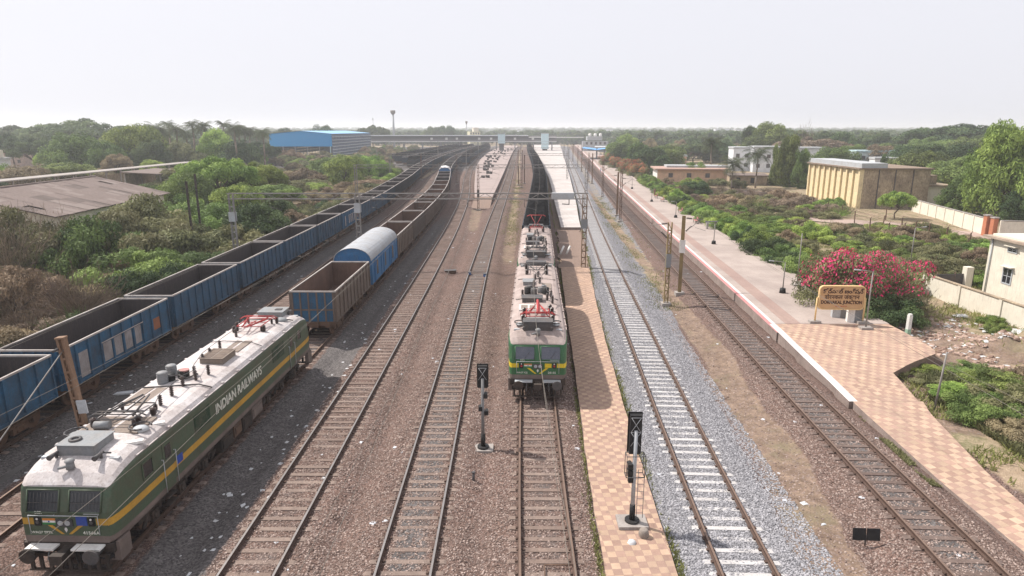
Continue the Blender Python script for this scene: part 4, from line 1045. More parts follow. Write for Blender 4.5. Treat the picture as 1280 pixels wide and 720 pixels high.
        busbar([(.7, 5.6, zr + .45), (.9, 7.2, zr + .5), (.6, 7.8, zr + .5), (.55, 9.1, zr + .5), (-.2, 10.8, zr + .5), (.2, 11.6, zr + .5), (-.1, 12.6, zr + .5), (.1, 13.4, zr + .5), (0, 15, zr + .4)], .018)
        busbar([(-1.3, 8.1, zr - .05), (0, 8.2, zr + .06), (1.3, 8.15, zr - .08)], .03); busbar([(-1.3, 12.9, zr - .05), (0, 12.8, zr + .06), (1.3, 12.9, zr - .08)], .03)
        busbar([(-.6, 9.2, zr + .35), (.2, 9.35, zr + .4), (.55, 9.95, zr + .3)], .04)
        meshpanel(.35, .95, 10.2, 11.8); rbox('roof_grille_box', -.55, 11.6, .7, 1.0, .22, M_grey)
        for (x, y) in ((-.7, 14.2), (.7, 14.2), (-.75, 15.8), (.75, 15.8)): insulator(t, x, y, zr, .38, .13)
        pantograph(t, 15.1, zr, M_red if style == 2 else M_dgrey, -1, up=1.1 if style == 2 else 0)
        for c in (-1, 1): disc('roof_vent', c * .95, 16.9, .24, .1, M_grey)
        rbox('roof_hatch', 0, 17.3, 1.4, .8, .25, M_dgrey)
    D = ([0, 2.25, 4.5, 8, 11, 16, 18.1], [0, -.6, -.75, -.7, -.7, -.65, -.2]) if style == 0 else ([1.2, 2.0, 2.85, 4.2, 7.7, 9.5, 12, 15, 17], [0, -.9, -1.1, -1.4, -1.3, -1.0, -.6, -.3, 0])
    for o in list(t.children):
        if o.name.split('.')[0] in ('roof_hatch', 'roof_vent', 'pantograph', 'pantograph_arm', 'insulator', 'bus_bar', 'breaker_drum', 'drum_cap', 'roof_grille', 'roof_grille_box', 'roof_tray', 'servo_motor', 'roof_bracket'):
            m_ = float(np.mean([v.co.y for v in o.data.vertices])); o.location.y += float(np.interp(m_, *D))
    return t
def put_loco(o, f, yfront):
    xf = float(f(yfront)); xb = float(f(yfront + 19.3)); a = math.atan2(-(xb - xf), 19.3); o.location = (xf, yfront, 0); o.rotation_euler = (0, 0, a); return o
l0 = put_loco(make_loco(0), TR[3], 17.85); l0.scale = (1, .962, .96); l0.location.x -= .15; l0.rotation_euler.z -= .008; tag(l0, 'olive green locomotive with white roof and INDIAN RAILWAYS lettering, near left', 'locomotive')
l1 = put_loco(make_loco(1), TR[6], 31.55); l1.scale = (1, 1, .96); tag(l1, 'bright green locomotive with yellow band and pinkish dusty roof, leading the coal train', 'locomotive', 'twin locomotives of the coal train')
l2 = put_loco(make_loco(2), TR[6], 51.6); l2.scale = (1, 1, .96); tag(l2, 'second dusty roofed locomotive with raised red pantograph, coupled ahead of the coal wagons', 'locomotive', 'twin locomotives of the coal train')
# ------------------------------------------------------------------ buildings
def gz(x, y): return float(ground_z(x, y))
def building(name, label, cat, x, y, rz=0, group=None): return empty(name, (x, y, 0), rz, label, cat, group)
def wall_box(t, name, x0, x1, y0, y1, z0, z1, mat):
    mb = MB(); mb.b2(x0, x1, y0, y1, z0, z1); return mb.build(name, mat, t)
# -- old warehouse with brown sheet roof, left
t = building('warehouse', 'old low warehouse with patched brown sheet roof and pale wall, left', 'warehouse', -62.4, 73.2, R(3.6))
wall_box(t, 'wall', -10.4, 10.3, .4, 27.6, -.9, 4.0, M_cwhite)
rf = MB(); rr = random.Random(4)
for s in (-1, 1):
    nrow, ncol = 5, 22
    for j in range(nrow):
        for i in range(ncol):
            y0 = -.6 + 29.2 * i / ncol; y1 = y0 + 29.2 / ncol + .05
            u0, u1 = j / nrow, (j + 1) / nrow + .02
            xa, za = s * 11 * (1 - u0), 4.0 + 2.6 * u0; xb, zb_ = s * 11 * (1 - min(u1, 1)), 4.0 + 2.6 * min(u1, 1)
            d = .03 * (j + 1) * 0 + rr.uniform(0, .05) - .04 * u0 + (.02 if (i % 2) else 0)
            if rr.random() < .015: continue
            q = [(xa, y0, za + d), (xa, y1, za + d + .01), (xb, y1, zb_ + d + .03), (xb, y0, zb_ + d + .02)]
            rf.face(q[::s], 0 if rr.random() < .72 else (1 if rr.random() < .6 else 2))
for s in (-1, 1): rf.face([(s * 10.9, -.5, 3.93), (s * 10.9, 28.5, 3.93), (0, 28.5, 6.5), (0, -.5, 6.5)][::s], 2)
rf.cyl((0, -.7, 6.63), (0, 28.7, 6.63), .16, .16, 8)
rf.build('roof', [M_asb, mk('roof_sheet_pale', (.205, .165, .15), .95, dirt=(.2, .16, .14), amt=.5, streak=.3, scale=.4), mk('roof_sheet_dark', (.13, .10, .09), .95, dirt=(.09, .07, .06), amt=.5, scale=.5)], t)
g = MB()
for y in (.385, 27.615): g.face([(-10.4, y, 4.0), (10.3, y, 4.0), (0, y, 6.4)])
g.build('gable', M_cwhite, t)
# -- long covered walkway behind it
t = building('covered_walkway', 'long low covered walkway with thin pale roof beyond the warehouse', 'walkway', -101, 118)
k = MB(); k.b2(-2.2, 2.2, 0, 100, 3.75, 3.95); k.build('roof', M_conc, t)
for i in range(17):
    k = MB(); 
    for x in (-1.7, 1.7): k.b2(x - .12, x + .12, 1 + 6.1 * i - .12, 1 + 6.1 * i + .12, -.9, 3.75)
    k.build('column', M_conc, t)
wall_box(t, 'wall', -1.6, -1.4, .5, 99, -.9, 2.6, M_stain)
t = building('shed', 'small flat roofed open shed beside the long covered walkway', 'shed', -83, 148)
k = MB(); k.box((0, 7, 4.2), (9, 15, .18), ry=.05); k.build('roof', M_asb, t)
for (x, y) in ((-4, .5), (4, .5), (-4, 7), (4, 7), (-4, 13.5), (4, 13.5)):
    k = MB(); k.b2(x - .15, x + .15, y - .15, y + .15, -.9, 4.1); k.build('column', M_conc, t)
wall_box(t, 'wall', -4.2, -4.0, .6, 13.4, -.9, 4.0, M_stain)
# -- white house at left edge
t = building('house', 'small white flat roofed house at the far left edge', 'house', -150, 186, R(10))
wall_box(t, 'wall', -8, 4, 0, 9, -1, 5.2, mk('house_white', (.62, .64, .68), .9, dirt=(.4, .38, .38), amt=.4, streak=.4)); wall_box(t, 'parapet', -8.2, 4.2, -.2, 9.2, 5.2, 5.9, M_lgrey)
wall_box(t, 'stair_room', 0, 3.5, 3, 7, 5.9, 8, M_cwhite); 
for x in (-5.5, -1, 2): k = MB(); k.b2(x, x + 1.2, -.03, .05, 2.4, 3.9); k.build('window', M_glass, t)
t = building('warehouse', 'dull red long roofed shed beside the small white house', 'shed', -132, 196)
wall_box(t, 'wall', -8, 14, 0, 7, -1, 3.2, M_stain); k = MB(); k.box((3, 3.5, 3.5), (23, 8, .2), rx=.08); k.build('roof', mk('red_brown_roof', (.25, .12, .09), .9, amt=.4), t)
# -- big blue train shed
t = building('train_shed', 'big blue gabled train shed with striped louvred side', 'shed', -105.4, 334, R(.8))
W2, LS, HE, HP = 15.5, 98, 11.9, 13.35
rf = MB()
for s in (-1, 1): rf.face([(s * (W2 + .3), -.6, HE), (s * (W2 + .3), LS, HE), (0, LS, HP), (0, -.6, HP)][::s])
for s in (-1, 1): rf.face([(s * (W2 + .3), -.6, HE - .15), (s * (W2 + .3), LS, HE - .15), (0, LS, HP - .15), (0, -.6, HP - .15)][::-s])
rf.build('roof', M_blueroof, t)
k = MB(); k.face([(-W2, -.3, 5.7), (W2, -.3, 5.7), (W2, -.3, HE - .02), (0, -.3, HP - .02), (-W2, -.3, HE - .02)]); k.face([(-W2, 0, 5.7), (W2, 0, 5.7), (W2, 0, HE - .02), (0, 0, HP - .02), (-W2, 0, HE - .02)][::-1]); k.build('gable_sheet', M_bluesheet, t)
for s in (-1, 1):
    k = MB()
    for i in range(7):
        z = .9 + i * 1.55; xo = s * (W2 + .15); a = [(xo, .5, z), (xo, LS, z), (xo - s * .5, LS, z + 1.45), (xo - s * .5, .5, z + 1.45)]; k.face(a[::s], i % 1); k.box((xo + s * .12, LS / 2, z + .12), (.5, LS, .28), 1)
        # sawtooth ends
        k.face([(xo + s * .35, .4, z), (xo - s * .5, .4, z + 1.45), (xo - s * .5, .4, z)], 1)
    for y in np.arange(0, LS, 6.1): k.b2(xo - .35 if s > 0 else xo + .05, xo - .05 if s > 0 else xo + .35, y - .12, y + .12, 0, 10.8, 0)
    k.build('louvre_wall', [M_louv, M_louvp], t)
for x in (-14.5, -9, -3, 3, 9, 14.5):
    k = MB(); k.b2(x - .2, x + .2, -.15, .2, -.5, 5.7); k.build('column', M_liftblue if abs(x) > 14 else M_grey, t)
wall_box(t, 'end_wall', -15, 15, LS - .5, LS, -.5, HE, M_louv)
# -- footbridge across the yard
t = building('footbridge', 'long covered footbridge spanning all the tracks in the distance', 'footbridge', -22, 452)
k = MB(); k.b2(-80, 52, -2.2, 2.2, 5.9, 6.6); k.build('deck', M_white, t)
k = MB(); k.b2(-80, 33, -2.6, 2.6, 9.9, 10.45); k.build('roof', mk('bridge_roof', (.75, .76, .78), .6, amt=.1), t)
k = MB(); k.b2(33.2, 70, -2.6, 2.6, 8.7, 9.2); k.build('roof', M_white, t)
k = MB(); k.b2(-80, 52, -2.25, -2.205, 6.6, 7.7); k.b2(-80, 52, 2.205, 2.25, 6.6, 10.0); k.build('side_panels', mk('bridge_mesh', (.27, .25, .26), .8, amt=.3), t)
k = MB()
for x in np.arange(-80, 52, 1.6): k.b2(x - .05, x + .05, -2.3, -2.26, 6.6, 10.1)
for z in (8.0, 8.7, 9.4): k.b2(-80, 52, -2.34, -2.305, z, z + .1)
k.build('railing', M_grey, t)
for x in np.arange(-76, 52, 12.5):
    k = MB(); k.b2(x - .3, x + .3, -1.8, -1.3, -.5, 6.1); k.b2(x - .3, x + .3, 1.3, 1.8, -.5, 6.1); k.build('pier', M_grey, t)
for x in (-32, -22, -15, 0, 8, 24, 36):
    k = MB(); k.b2(x - .8, x + .8, -2.4, -2.36, 7.4, 8.8); k.build('notice_board', M_white, t)
for x, lab in ((15.0, 'left'), (44.0, 'right')):
    tt = building('lift_tower', 'pale blue lift tower on the footbridge above the %s' % ('island platform' if lab == 'left' else 'white middle platform'), 'lift tower', -22 + x, 447)
    wall_box(tt, 'shaft', -2.4, 2.4, -2.2, 2.1, 5.0 if lab == 'left' else 1.6, 11.0 if lab == 'left' else 11.4, M_liftblue); wall_box(tt, 'cap', -2.6, 2.6, -2.4, 2.3, 11.4, 11.8, M_lgrey); 
    k = MB(); k.b2(-1.6, 1.6, -1.4, 1.4, -.3, 4.98 if lab == 'left' else 1.58); k.build('lobby', M_dgrey, tt)
t = building('station_building', 'white box building with rooftop tanks where the footbridge lands', 'station building', 56, 444)
wall_box(t, 'wall', -9, 8, 0, 8, -.5, 6.4, M_lgrey); wall_box(t, 'upper_storey', -6, 4, 0.5, 7.5, 7.0, 9.6, M_lgrey); 
for x in (-4, -.5, 3): k = MB(); k.cyl((x, 3, 9.6), (x, 3, 11.2), 1.0, 1.0, 12); k.dome((x, 3, 11.2), 1.0, 1.0, .4); k.build('water_tank', M_white, t)
for x in (-7, -4, -1, 2, 5): k = MB(); k.b2(x, x + 1.4, -.04, 0, 4.4, 6.0); k.build('window', M_dgrey, t)
t = building('stairway', 'covered stairway coming down from the footbridge on the right', 'stairway', 66, 440)
k = MB(); k.box((9, 1.5, 7.2), (19, 4, .2), ry=.2); k.build('roof', M_lgrey, t)
k = MB(); k.box((9, 1.5, 3.6), (18, 3, .35), ry=.26); k.build('stair_flight', M_conc, t)
for x in (1, 5, 9, 13, 17): k = MB(); k.b2(x - .1, x + .1, -.2, .1, -.5, 9.0 - .2 * x); k.build('post', M_dgrey, t)
# platform shelter, blue roof
t = building('platform_shelter', 'blue roofed shelter standing on the far right platform', 'shelter', PX(741, 330, 4), 316, R(-9))
k = MB(); k.box((-3.3, 7, 5.0), (6.8, 22, .16), ry=.12); k.box((3.3, 7, 5.0), (6.8, 22, .16), ry=-.12); k.build('roof', mk('shelter_blue', (.10, .34, .68), .5, amt=.2), t)
for y in (0, 5, 10, 15):
    k = MB(); k.b2(-.12, .12, y - .12, y + .12, .2, 5.2); k.box((0, y, 4.3), (9, .12, .12)); k.build('post', M_grey, t)
t = building('platform_shelter', 'white roofed open shelter behind the blue one on the far right platform', 'shelter', PX(752, 385, 4), 375, R(-9))
k = MB(); k.box((0, 12, 4.4), (11, 26, .16)); k.build('roof', M_lgrey, t)
for y in (2, 8, 14, 20): k = MB(); k.b2(-.15, .15, y - .15, y + .15, .2, 4.3); k.build('post', M_grey, t)
# yellowish tower building beyond the bridge
t = building('tower_building', 'pale yellow building rising behind the footbridge', 'building', PX(594, 620, 8), 620, R(20))
wall_box(t, 'wall', -5, 5, 0, 9, -1, 12.5, mk('pale_yellow', (.62, .60, .42), .9, amt=.2)); wall_box(t, 'stair_room', -1, 4, 2, 6, 12.5, 16, M_cwhite)
for i in range(4):
    for zz in (3, 6.5, 10): k = MB(); k.b2(-4.5 + 2.4 * i, -3.3 + 2.4 * i, -.05, 0, zz, zz + 1.6); k.build('window', M_dgrey, t)
# masts on the skyline
def high_mast(px, g, h, w_, label, ring=True):
    x = PX(px, g, h); t = building('light_tower', label, 'light mast', x, g)
    k = MB(); k.cyl((0, 0, -1), (0, 0, h - 3), w_, w_ * .7, 10); k.build('column', M_lgrey, t)
    k = MB(); k.cyl((0, 0, h - 3), (0, 0, h - 1.8), w_ * 1.0, w_ * 1.9, 12); k.cyl((0, 0, h - 1.8), (0, 0, h), w_ * 1.9, w_ * 1.9, 12); k.build('head', M_stone if ring else M_lgrey, t)
high_mast(491, 520, 28.5, 1.0, 'tall slender water tower above the trees left of the footbridge')
high_mast(583, 700, 23, .6, 'distant thin light mast above the footbridge roof')
high_mast(466, 800, 28, .35, 'very thin far mast between the blue shed and the tall tower', False)
# -- low pinkish building behind the platform, right
t = building('low_building', 'low long building with pinkish flat roof behind the right platform', 'building', 40.5, 184, R(-6))
wall_box(t, 'wall', 0, 19, 0, 12, -.8, 2.9, mk('salmon_wall', (.60, .40, .28), .9, amt=.3)); wall_box(t, 'end_wall', -.06, -.003, .1, 11.9, -.8, 2.88, M_white)
k = MB(); k.b2(-.8, 19.8, -1.0, 12.6, 2.9, 3.25); k.build('roof', M_pinkroof, t)
wall_box(t, 'upper_roof', 3, 20, 5, 11.5, 3.25, 3.8, M_lgrey)
for x in (3, 8, 13): k = MB(); k.b2(x, x + 1.2, -.05, 0, .8, 2); k.build('window', M_dgrey, t)
t = building('low_building', 'low mud coloured house with dark doorway beneath the palms', 'house', 58, 176, R(-8))
t.scale = (.6, .6, .7)
wall_box(t, 'wall', 0, 16, 0, 7, -.8, 2.6, M_stain); k = MB(); k.box((8, 3.5, 2.9), (17, 8.4, .2), rx=.06); k.build('roof', M_asb, t)
for x in (3, 9): k = MB(); k.b2(x, x + 1.6, -.06, 0, -.2, 1.9); k.build('door', M_black, t)
# white house block behind trees
def block(px, g, w_, d, h, mat, label, rot=0, wins=3, roofm=None, name='house', z0=-1.0, cat='house'):
    x = PX(px, g, h); t = building(name, label, cat, x, g, R(rot))
    wall_box(t, 'wall', -w_ / 2, w_ / 2, 0, d, z0, h, mat); wall_box(t, 'parapet', -w_ / 2 - .2, w_ / 2 + .2, -.2, d + .2, h, h + .6, roofm or M_lgrey)
    for i in range(wins):
        xx = -w_ / 2 + (i + .5) * w_ / wins
        for zz in ([1.0] if h < 5 else [1.0, 4.2]): k = MB(); k.b2(xx - .6, xx + .6, -.05, 0, zz, zz + 1.3); k.build('window', M_dgrey, t)
    return t
Mhw = mk('house_cool_white', (.70, .72, .76), .9, dirt=(.45, .43, .43), amt=.3, streak=.3)
block(934, 235, 9, 10, 7.2, Mhw, 'white two storey house left end of the white row behind the palms', -8, 3)
block(962, 228, 10, 10, 7.6, Mhw, 'white two storey house with stained wall in the middle of the white row', -8, 3)
block(1005, 232, 14, 9, 7.2, mk('house_grey_white', (.70, .71, .72), .9, amt=.3), 'greyish white block partly hidden by tall green trees', -6, 4)
block(873, 420, 12, 8, 5.5, mk('peach_wall', (.68, .44, .33), .9, amt=.3), 'peach coloured house far among the right hand trees', 5, 2)
block(918, 480, 18, 9, 9, Mhw, 'white building with ledge far beyond the palms', 0, 4)
block(849, 265, 6, 6, 3.4, mk('salmon2', (.62, .40, .30), .9, amt=.3), 'small salmon coloured outbuilding behind the low pinkish building', 0, 1)
block(795, 620, 22, 9, 6, Mhw, 'low white building far away right of the footbridge', 0, 4)
block(836, 700, 18, 9, 8, Mhw, 'distant white house on the horizon right of the station', 0, 3)
block(700, 900, 14, 9, 9, Mhw, 'distant white house on the horizon above the footbridge', 0, 3)
block(1098, 215, 13, 8, 6.6, mk('aqua_white', (.55, .63, .66), .8, amt=.25), 'aqua and white roofed building behind the old yellow building', -10, 3, mk('aqua_roof', (.45, .60, .64), .6))
block(1112, 200, 8, 5, 5.0, Mhw, 'small white house beside the aqua building', -10, 2)
block(218, 262, 16, 8, 3.2, Mhw, 'low white house under the palms on the left', 5, 3)
block(240, 275, 14, 8, 3.6, mk('blue_house', (.20, .30, .50), .9, amt=.3), 'low blue house under the palms on the left', 0, 3)
block(14, 262, 9, 8, 6.5, mk('pinkhouse', (.48, .36, .33), .9, amt=.4), 'pinkish brown house behind the small white house, far left', 0, 2)
# -- the old yellow ribbed building
t = building('old_building', 'old yellow ribbed building with stained side wall and pale parapet', 'building', 64.2, 121.5, R(-2.0))
t.scale = (1, 1, .95)
wall_box(t, 'wall', .15, 12.5, .02, 23, -1, 6.9, M_stain)
for i in range(10):
    y = .28 + i * 2.5; k = MB(); k.b2(-.32, .149, y - .27, y + .27, -1, 6.75); k.build('pilaster', M_yglow, t)
k = MB(); k.b2(.02, .148, .35, 22.9, -1, 6.85); k.build('side_face', M_yglow, t)
k = MB(); k.b2(-.3, .45, -.06, .019, -1, 6.88); k.build('corner_face', M_yglow, t)
k = MB(); k.b2(-.6, 12.9, -.35, 23.4, 6.9, 7.15); k.build('cornice', mk('cornice_dark', (.22, .16, .12), .9, amt=.6), t)
k = MB(); k.b2(-.1, 4.6, .0, 22.9, 7.152, 8.05); k.build('parapet', M_lgrey, t)
for i, x in enumerate((3.2, 6.2, 9.4)):
    k = MB(); k.b2(x - .06, x + .06, -.12, 0.0, -1, 6.9); k.build('drain_pipe', M_dgrey, t)
wall_box(t, 'lean_to', 12.6, 17.5, 1, 9, -1, 3.6, M_cwhite); k = MB(); k.b2(12.55, 17.9, .6, 9.4, 3.6, 3.85); k.build('slab', M_stain, t)
wall_box(t, 'upper_room', 13.2, 15.5, 3, 8, 3.86, 5.6, M_stain)
# -- cream compound wall with brick gate posts
def wall_run(pts, h, th, mat, label, z0=-.9, coping=None, cat='wall'):
    x0, y0 = pts[0]; t = building('compound_wall', label, cat, x0, y0)
    for i, (a, b) in enumerate(zip(pts, pts[1:])):
        a = Vector((*a, 0)); b = Vector((*b, 0)); d = b - a; L_ = d.length; ang = math.atan2(d.y, d.x); n = max(1, int(L_ / 3.2))
        k = MB(); c = (a + b) / 2 - Vector((x0, y0, 0)); k.box((c.x, c.y, (z0 + h) / 2), (L_ - .01, th, h - z0), rz=ang)
        for q in range(n + 1): p = a.lerp(b, q / n) - Vector((x0, y0, 0)); k.box((p.x, p.y, (z0 + h + .05) / 2), (.3, th + .16, h + .05 - z0), rz=ang)
        k.build('panel', mat, t)
        k = MB(); k.box((c.x, c.y, h + .09), (L_ + .1, th + .12, .08), rz=ang); k.build('coping', coping or M_conc, t)
    return t
wall_run([(71.6, 116.5), (70.2, 110), (66.3, 91)], 1.5, .22, M_cwhite, 'cream compound wall running to the orange brick gate post')
for i, (px_, g_) in enumerate(((1232, 90.3), (1241, 89.3))):
    t = building('gate_post', ('left', 'right')[i] + ' orange brick gate post in the cream compound wall', 'gate post', PX(px_, g_, 0), g_)
    wall_box(t, 'shaft', -.32, .32, -.35, .35, -.9, 2.0 - .2 * i, M_brick); wall_box(t, 'cap', -.4, .4, -.42, .42, 2.0 - .2 * i, 2.15 - .2 * i, M_conc)
wall_run([(PX(1248, 88.8), 88.5), (74, 86.3), (80, 84.6)], 1.5, .22, M_cwhite, 'cream compound wall going right from the brick gate posts')
wall_run([(37.0, 57), (37.3, 48), (37.6, 36)], .95, .2, M_cwhite, 'stained cream boundary wall in front of the white two storey house', coping=M_stain)
# -- white house, right edge
t = building('house', 'cream white two storey house at the right edge behind the boundary wall', 'house', 41.8, 56.4)
wall_box(t, 'wall', 0, 9, -18, 0, -.9, 4.45, M_cwhite); k = MB(); k.b2(-.45, 9.4, -18.4, .4, 4.45, 4.63); k.build('roof_slab', mk('roof_slab_brown', (.42, .33, .26), .9, amt=.5), t)
wall_box(t, 'parapet', .1, 9, -18, -.05, 4.63, 4.8, M_cwhite)
def wwin(y0, y1, z0, z1, frame=True):
    k = MB(); k.b2(-.012, .04, y0, y1, z0, z1); wn = k.build('window', M_glass, t)
    k = MB()
    for a in (y0, y1): k.b2(-.05, .02, a - .05, a + .05, z0 - .05, z1 + .05)
    for a in (z0, z1): k.b2(-.048, .02, y0 + .051, y1 - .051, a - .05, a + .05)
    k.b2(-.03, .01, (y0 + y1) / 2 - .03, (y0 + y1) / 2 + .03, z0 + .051, z1 - .051); k.b2(-.028, .01, y0 + .051, y1 - .051, (z0 + z1) / 2 - .02, (z0 + z1) / 2 + .02); k.build('window_frame', M_lgrey, wn)
    k = MB(); k.b2(-.35, 0, y0 - .15, y1 + .15, z1 + .12, z1 + .18); k.build('sun_shade', M_cwhite, wn)
wwin(-3.1, -2.1, .9, 2.2); wwin(-3.2, -2.2, 3.6, 3.95); wwin(-6.6, -5.9, 3.5, 4.2)
k = MB(); k.b2(-.03, .02, -6.4, -5.2, -.3, 2.0); k.build('door', M_lgrey, t)
k = MB(); k.b2(-.05, .02, -5.19, -5.1, -.3, 2.1); k.b2(-.05, .02, -6.5, -6.41, -.3, 2.1); k.b2(-.05, .02, -6.5, -5.1, 2.11, 2.2); k.build('door_frame', M_trunk, t)
k = MB(); k.cyl((-.08, -.4, -.6), (-.08, -.4, 4.4), .05, .05, 8); k.build('drain_pipe', M_lgrey, t)
# dark net fence and motorcycle-like clutter beside the house: a low dark screen
t = building('screen_fence', 'dark mesh screen leaning between boundary wall and white house', 'screen', 39.3, 57)
k = MB(); k.box((.6, .4, .15), (3.6, .06, 1.6), rz=.1); k.build('mesh', M_dgrey, t)
for x in (-1.1, .6, 2.3): k = MB(); k.cyl((x, .35 + .1 * x, -.8), (x, .35 + .1 * x, 1.1), .05, .05, 6); k.build('post', M_rust, t)
wall_box(building('chimney_block', 'small pale block post beside the dark mesh screen', 'block', 41.0, 57.4), 'block', -.3, .3, -.3, .3, -.8, 1.6, M_cwhite)
def motorcycle(x, y, rz, label):
    t = empty('motorcycle', (x, y, gz(x, y)), rz, label, 'motorcycle', 'motorcycles by the white house')
    for yy in (-.62, .62):
        k = MB()
        for i in range(14):
            a0, a1 = R(i * 360 / 14), R((i + 1) * 360 / 14); k.cyl((0, yy + .28 * math.cos(a0), .3 + .28 * math.sin(a0)), (0, yy + .28 * math.cos(a1), .3 + .28 * math.sin(a1)), .045, .045, 6)
        for i in range(4): a0 = R(i * 45); k.cyl((0, yy - .27 * math.cos(a0), .3 - .27 * math.sin(a0)), (0, yy + .27 * math.cos(a0), .3 + .27 * math.sin(a0)), .01, .01, 4)
        k.build('wheel', M_black, t)
    k = MB(); k.cyl((0, -.3, .42), (0, .3, .45), .14, .12, 10); k.path([(0, .62, .3), (0, .45, .95)], .03); k.path([(0, -.62, .3), (0, -.2, .6)], .03); k.build('frame', M_dgrey, t)
    k = MB(); k.cyl((0, 0, .72), (0, .38, .78), .13, .1, 10); k.build('fuel_tank', M_lgrey, t)
    k = MB(); k.box((0, -.3, .76), (.22, .6, .1)); k.build('seat', M_black, t)
    k = MB(); k.cyl((-.33, .42, .98), (.33, .42, .98), .018, .018, 6); k.build('handlebar', M_dgrey, t)
motorcycle(39.6, 52.4, .5, 'parked motorcycle nearest the window of the white house'); motorcycle(39.7, 51.0, .7, 'parked motorcycle nearest the door of the white house')

# ------------------------------------------------------------------ masts, portals and wires
def lattice(mb, x, y, z0, z1, w_=.34, d=.22, step=.6, ch=.035, m=0, taper=1.0):
    n = int((z1 - z0) / step)
    for sx in (-1, 1):
        mb.b2(x + sx * w_ / 2 - ch, x + sx * w_ / 2 + ch, y - d / 2, y + d / 2, z0, z1, m)
    for i in range(n):
        za = z0 + i * step; zb_ = za + step; s = 1 if i % 2 else -1
        for yy in (-d / 2 + .02, d / 2 - .02): mb.path([(x - s * w_ / 2, y + yy, za), (x + s * w_ / 2, y + yy, zb_)], .018, 4, m)
        mb.b2(x - w_ / 2 + ch, x + w_ / 2 - ch, y - d / 2, y + d / 2, za - .03, za + .05, m)
def cantilever(t, x, y, dirx, z, reach=2.4, mat=None):
    """bracket with two insulators holding the contact wire"""
    k = MB(); xe = x + dirx * reach
    k.path([(x + dirx * .2, y, z + 1.2), (xe, y, z + 1.05)], .025, 6); k.path([(x + dirx * .2, y, z + .1), (xe - dirx * .3, y, z + 1.02)], .028, 6); k.path([(x + dirx * 1.0, y, z + .42), (xe + dirx * .2, y, z + .12)], .018, 6)
    b = k.build('bracket', M_steelgalv, t)
    for zz, dz in ((1.2, -.01), (.1, .12)):
        k = MB()
        for i in range(5): q = .25 + .09 * i; k.cyl((x + dirx * q, y, z + zz + dz * i * .8), (x + dirx * (q + .05), y, z + zz + dz * (i + .5) * .8), .085, .05, 10)
        k.build('insulator', M_insul, b)
    return b
def portal(g, xl, xr, zt, label, mat=M_steelgalv, plates=False, mids=()):
    t = building('gantry', label, 'overhead gantry', 0, g)
    mbm = []
    for i, x in enumerate((xl,) + tuple(mids) + (xr,)):
        k = MB(); lattice(k, x, 0, -.5, zt - .1, .42, .34, .65)
        k.box((x, 0, -.42), (1.0, .9, .3)); m = k.build('mast', M_mastrust if plates and x == xr else mat, t)
        if plates:
            q = MB(); zz = 4.3 if x == xr else 5.0 if x == xl else 5.9
            q.box((x, -.24, zz), (.62, .06, .95)); q.box((x, .24, zz), (.62, .06, .95)); q.build('guard_plate', M_grey if x == xr else M_lgrey, m)
    k = MB(); d = .45; zb_ = zt - .55
    for yy in (-d / 2, d / 2):
        for zz in (zb_, zt): k.b2(xl - .3, xr + .3, yy - .035, yy + .035, zz - .035, zz + .035)
    n = int((xr - xl) / .9)
    for i in range(n):
        a = xl + (xr - xl) * i / n; b_ = xl + (xr - xl) * (i + 1) / n
        for yy in (-d / 2, d / 2): k.path([(a, yy, zb_ if i % 2 else zt), (b_, yy, zt if i % 2 else zb_)], .016, 4)
        k.path([(a, -d / 2, zt), (b_, d / 2, zt)], .014, 4)
    k.build('beam', mat, t)
    if plates:
        k = MB(); k.b2(xr - 3.35, xr - 1.1, -d / 2 - .06, d / 2 + .06, zb_ + .0, zt + .06); k.build('covered_beam', M_lgrey, t)
        for s in (-1, 1): k = MB(); k.path([(xr - .9, s * .2, zb_), (xr, s * .2, zb_ - 1.0)], .035, 6); k.path([(xr - 1.6, s * .2, zb_), (xr - 1.6, s * .2, zb_ - .55), (xr - 2.3, s * .2, zb_ - .5)], .03, 6); k.build('brace', mat, t)
    for q, f in TR.items():
        cx = float(f(g))
        if xl < cx < xr:
            k = MB(); k.path([(cx - 1.2, 0, zb_), (cx - 1.2, 0, 6.0), (cx, 0, 5.7)], .025, 6); k.path([(cx - 1.2, 0, 6.6), (cx, 0, 6.65)], .022, 6); dp = k.build('drop_arm', M_dgrey, t)
            k = MB()
            for i in range(4): k.cyl((cx - 1.05 + .1 * i, 0, 6.61), (cx - 1.0 + .1 * i, 0, 6.61), .08, .05, 8)
            k.build('insulator', M_insul, dp)
    return t
portal(66, -28.3, 7.35, 7.35, 'overhead gantry nearest the camera, with a grey plated beam by its right mast', plates=True, mids=(-15.6,))
portal(121, -28.6, 14.2 - .6, 7.4, 'second overhead gantry from the camera, over the bending coal train')
portal(182, -33.5, 15.2, 7.4, 'third overhead gantry from the camera, over the island platform')
portal(246, -50, 21, 7.4, 'fourth overhead gantry from the camera, far in the yard')
portal(320, -52, 25, 7.4, 'fifth overhead gantry from the camera, nearest before the footbridge')
portal(395, -48, 33, 7.4, 'overhead gantry just in front of the distant footbridge')

